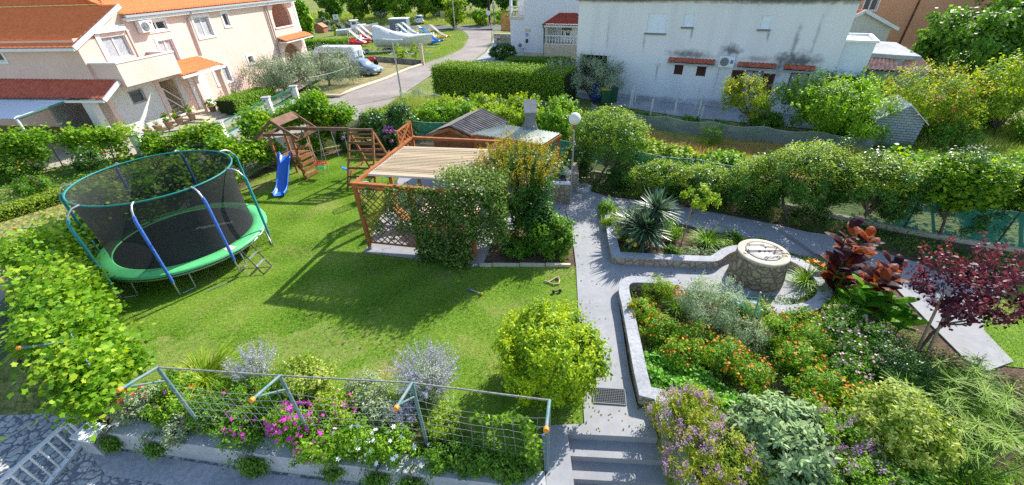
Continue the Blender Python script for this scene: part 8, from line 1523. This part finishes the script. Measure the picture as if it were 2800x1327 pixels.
# --- trees and scrub beyond the road
FT = [((860, -60, 940, 45), L_mid, 'dark tree at the left end of the far tree row'), ((925, -80, 1010, 48), L_far, 'bright green tree second in the far tree row'), ((990, -60, 1070, 42), L_mid, 'dark tree behind the cabin boat'), ((1050, -70, 1135, 45), L_fresh, 'bright green tree behind the grey container'), ((1120, -70, 1200, 42), L_far, 'tree behind the white off road car'), ((1165, -90, 1235, 38), L_mid, 'dark tree left of the billboard'), ((780, -30, 850, 108), L_fresh, 'tall green shrub tree at the corner of the pink house'), ((1215, -25, 1275, 70), L_lime, 'feathery yellow green tree right of the billboard'), ((1285, -70, 1345, 30), L_dark, 'dark pine left of the utility pole'), ((1345, -80, 1420, 28), L_dark, 'dark pine right of the utility pole'), ((1240, -80, 1300, 30), L_dark, 'dark conifer behind the feathery tree')]
for (l, t_, r, b_), m_, lab in FT: T_(lab, (l, t_, r, b_), 5200, .55 if l < 1215 or l > 1280 else .4, m_, (((l+r)/2), b_+8), 'tree', 'tree', 'trees beyond the road', shape='oval', W=.7, clumps=110, cr=.17, shell=.6, r0=.25)
for (l, t_, r, b_), m_, lab in [((868, 30, 905, 58), L_mid, 'dark round scrub bush below the far trees on the left'), ((1018, 18, 1065, 50), L_olive, 'grey green bush in the middle of the meadow edge'), ((1180, 20, 1215, 48), L_olive, 'olive green bush behind the billboard'), ((1288, 18, 1338, 68), L_fresh, 'rounded light green shrub left of the utility pole'), ((1305, 45, 1335, 70), L_lime, 'small yellow green shrub at the foot of the light green one'), ((905, 50, 935, 82), L_olive, 'grey bush beside the small white sign'), ((865, 45, 900, 76), L_olive, 'grey bush above the kennel'), ((1355, 25, 1420, 60), L_fresh, 'low green thicket right of the mast'), ((940, 58, 985, 76), L_olive, 'low grey bush behind the cabin boat')]: B_(lab, (l, t_, r, b_), 2200, .32, m_, grp='scrub bushes beyond the road', clumps=50, cr=.2, shape='oval')
B_('slim yellow green cypress next to the cabin boat', (908, 64, 922, 98), 1400, .15, L_lime, name='cypress', cat='cypress', clumps=40, cr=.3)
for px, py, lab in [(1085, 150, 'thin fig sapling at the low stone wall, left'), (1105, 158, 'middle sapling at the low stone wall'), (1135, 150, 'tallest sapling at the low stone wall')]: T_(lab, (px-14, py-38, px+14, py+12), 420, .17, L_lime, (px, py+14), 'sapling', 'sapling', 'saplings at the low stone wall', clumps=16, r0=.03, limbs=4)
# --- tall grasses and weeds
def weeds(label, P, n, h, m_, wd=.03, name='tall_grass', tip=True):
    P = [tuple(p[:2]) for p in P]; xs_ = [p[0] for p in P]; ys_ = [p[1] for p in P]; x = rng.uniform(min(xs_), max(xs_), n); y = rng.uniform(min(ys_), max(ys_), n); k = inpoly(x, y, P); x, y = x[k], y[k]; n = len(x); cl = .35+.65*(.5+.5*np.sin(x*1.1+np.sin(y*.7))*np.sin(y*.9+1)); hh = h*cl*rng.uniform(.4, 1.1, n); g_ = np.array([gz(a_, b_) for a_, b_ in zip(x, y)])
    b0 = np.stack([x, y, g_-.02], 1); tp = b0+np.stack([rng.normal(size=n)*.25*hh, rng.normal(size=n)*.25*hh, hh], 1); a_ = rng.uniform(0, 3.14, n); X = np.stack([np.cos(a_), np.sin(a_), 0*a_], 1)*wd*.5; lb = LB(); V = np.stack([b0-X, b0+X, tp], 1).reshape(-1, 3); lb.raw(V, 3, rng.uniform(0, 1, n)*.6+.4*cl); o = lb.build(name, m_); return tag(o, label, 'grass', kind='stuff')
L_grass = leafmat('lawn grass blades', (.12, .27, .012), (.25, .42, .03), (.45, .54, .09), trans=.4, rough=.6, spec=.2); L_meadow = leafmat('meadow grass blades', (.14, .26, .02), (.30, .40, .06), (.52, .50, .18), trans=.3, rough=.7, spec=.1)
weeds('tall seeding weeds on the plot beside the lane', [(-7.4, 31.6), (-5.2, 29.8), (-1, 27.6), (4.3, 26.2), (4.6, 24.8), (.5, 25.4), (-4.8, 26.8), (-9.2, 25.2), (-9.3, 28)], 26000, 1.1, L_meadow, .035)
weeds('dry golden grass in the strip behind the green net', [(5.8, 24.3), (9.5, 21.3), (14.5, 19.5), (20, 17.8), (24, 13.8), (17, 12.2), (12.4, 14.6), (8.2, 17.8), (4.5, 21.8)], 42000, .6, leafmat('dry golden grass', (.32, .27, .06), (.55, .40, .13), (.66, .46, .22), trans=.3, rough=.8, spec=.1), .025)
weeds('green weeds in the right part of the strip behind the green net', [(13, 19), (20, 17.5), (28, 15.5), (24, 12.5), (17, 12.2), (12.4, 14.8)], 20000, .8, L_meadow, .03)
weeds('meadow grass around the far side of the road', [att(*q) for q in ((830, 80), (1000, 68), (1190, 68), (1260, 66), (1420, 66), (1420, 30), (1000, 38), (800, 35))], 30000, .9, L_meadow, .14)
weeds('short grass of the boat yard and lane bend', [att(*q) for q in ((940, 128), (1030, 165), (1150, 172), (1210, 155), (1262, 131), (1278, 103), (1262, 85), (1100, 86), (1000, 90), (930, 95))], 40000, .22, leafmat('boat yard grass', (.12, .24, .01), (.22, .36, .02), (.34, .42, .06), trans=.3), .07, 'short_grass')
for k, (x, y, lab) in enumerate([(10.2, 20.3, 'fennel like plant in the dry grass strip'), (17.5, 16.0, 'second feathery plant in the strip behind the fence')]): bush('fennel_plant', lab, 'plant', (x, y, .5), (.7, .6, .55), 3500, .12, L_fresh, W=.1, clumps=40)
# --- the lawn itself: blades
DX = []
def lawn_blades(name, P, n, h):
    xs_ = [p[0] for p in P]; ys_ = [p[1] for p in P]; x = rng.uniform(min(xs_), max(xs_), n); y = rng.uniform(min(ys_), max(ys_), n); k = inpoly(x, y, P); x, y = x[k], y[k]
    for (cx_, cy_, r_) in ((-6.1, 7.3, .5), (-5.1, 7.6, .45), (-8.5, 7.1, .7), (-9.8, 7.2, .6), (-3.4, 6.6, .3), (-12.2, 9.6, .5), (-10.5, 18.9, .6), (-8.4, 11.0, .35), (-4.3, 7.2, .3), (-11.3, 17.3, .6)):
        d = np.hypot((x-cx_)/1.3, y-cy_)+.25*np.sin(x*7)*np.sin(y*9); kk = (d > r_*1.25) | (rng.uniform(0, 1, len(x)) < .25); DX.append(np.stack([x[~kk], y[~kk]], 1)); x, y = x[kk], y[kk]
    n = len(x); cl = .5+.5*np.sin(x*1.7+2*np.sin(y*.9))*np.sin(y*2.1+1.5*np.sin(x*1.1)); hh = h*rng.uniform(.4, 1.3, n)*(.75+.5*cl); a_ = rng.uniform(0, 3.14, n); X = np.stack([np.cos(a_), np.sin(a_), 0*a_], 1)*.0065
    b0 = np.stack([x, y, np.full(n, -.012)], 1); tp = b0+np.stack([rng.normal(size=n)*.7*hh, rng.normal(size=n)*.7*hh, hh], 1); lb = LB(); lb.raw(np.stack([b0-X, b0+X, tp], 1).reshape(-1, 3), 3, np.clip(.45*rng.uniform(0, 1, n)+.6*(1-cl), 0, 1)); o = lb.build(name, L_grass); return tag(o, 'short green grass blades of the '+('main' if name == 'lawn_grass' else 'right hand')+' lawn', 'grass', kind='stuff')
lawn_blades('lawn_grass', LAWN, 620000, .042); lawn_blades('side_lawn_grass', LAWN2, 40000, .05)

q = np.concatenate(DX); q = q[rng.uniform(0, 1, len(q)) < .7]; n = len(q); a_ = rng.uniform(0, 3.14, n); X = np.stack([np.cos(a_), np.sin(a_), 0*a_], 1)*.006; b0 = np.column_stack([q, np.full(n, -.012)]); hh = rng.uniform(.008, .03, n); tp = b0+np.stack([rng.normal(size=n)*.04, rng.normal(size=n)*.04, hh], 1)
lb = LB(); lb.raw(np.stack([b0-X, b0+X, tp], 1).reshape(-1, 3), 3, rng.uniform(0, 1, n)); tag(lb.build('dry_grass', leafmat('withered lawn blades', (.34, .25, .11), (.50, .36, .17), (.62, .48, .26), trans=.2, rough=.8, spec=.1)), 'withered tan patches of the main lawn', 'grass', kind='stuff')
weeds('rank green weeds under the trees at the right', [(18, 19.5), (24, 22), (34, 20), (34, 13), (24, 12.6), (17.5, 13)], 42000, 1.0, L_meadow, .05)
for x, y, z, R, lab, mm in [(19.5, 14.5, .6, 1.1, 'wild bush behind the last trees of the fence row, left', L_fresh), (22.5, 15.5, .7, 1.3, 'wild bush behind the last trees of the fence row, right', L_lime), (16.3, 15.2, .45, .9, 'wild bush behind the broad trees of the fence row', L_fresh), (25.5, 18.5, .8, 1.4, 'dark bush beneath the pomegranate tree', L_mid), (21.0, 18.8, .6, 1.2, 'dark bush right of the brick playhouse', L_mid), (28.5, 20.5, .9, 1.6, 'dark bush beneath the yellow green tree at the right edge', L_mid), (13.8, 22.0, .5, 1.0, 'dark bush between the peach and plum tree trunks', L_mid), (17.8, 21.0, .5, 1.2, 'dark bush under the plum tree', L_mid)]:
    bush('wild_bush', lab, 'bush', (x, y, z), (R, R*.8, z*1.15), 4200, .11, mm, 'wild bushes in the plots on the right', 'oval', .5, 60, .26, .6, shoots=30)
T_('wide pale green tree behind the plum tree at the tiled outbuilding', (2200, 195, 2440, 290), 12000, .13, L_fresh, (2330, 330), 'plum_tree', 'plum tree', shape='dia', W=.5, clumps=120, cr=.2, shoots=60, r0=.09)
T_('green tree between the pomegranate and the big fig', (2540, 130, 2760, 260), 12000, .15, L_mid, (2650, 330), 'mimosa_tree', 'tree', shape='dia', W=.5, clumps=120, cr=.2, shoots=40, r0=.09)
T_('dark green fig like tree at the very top right corner', (2640, -60, 2940, 150), 16000, .19, L_mid, (2760, 215), 'fig_tree', 'fig tree', shape='oval', W=.7, clumps=120, cr=.18, r0=.18)

P = np.concatenate([np.column_stack([rng.uniform(x0, x1, k), rng.uniform(y0, y1, k)]) for x0, x1, y0, y1, k in [(1.5, 2.6, 5.2, 9.0, 30), (2.0, 3.2, 9.3, 16, 120), (3.3, 6.2, 9.5, 10.0, 50), (1.0, 2.7, 4.7, 5.3, 40), (4, 10, 11, 14.2, 160), (-4.6, -1.2, 11.2, 11.9, 50)]])
n = len(P); lb = LB(); lb.add(np.column_stack([P, np.full(n, .034)]), rng.normal(size=(n, 3))*.2+[0, 0, 1], .045, .6, 'oval', bend=.05); tag(lb.build('fallen_leaves', leafmat('fallen leaves', (.10, .07, .03), (.22, .20, .06), (.40, .30, .10), trans=.1)), 'scattered fallen leaves on the grey paths', 'leaf litter', kind='stuff')
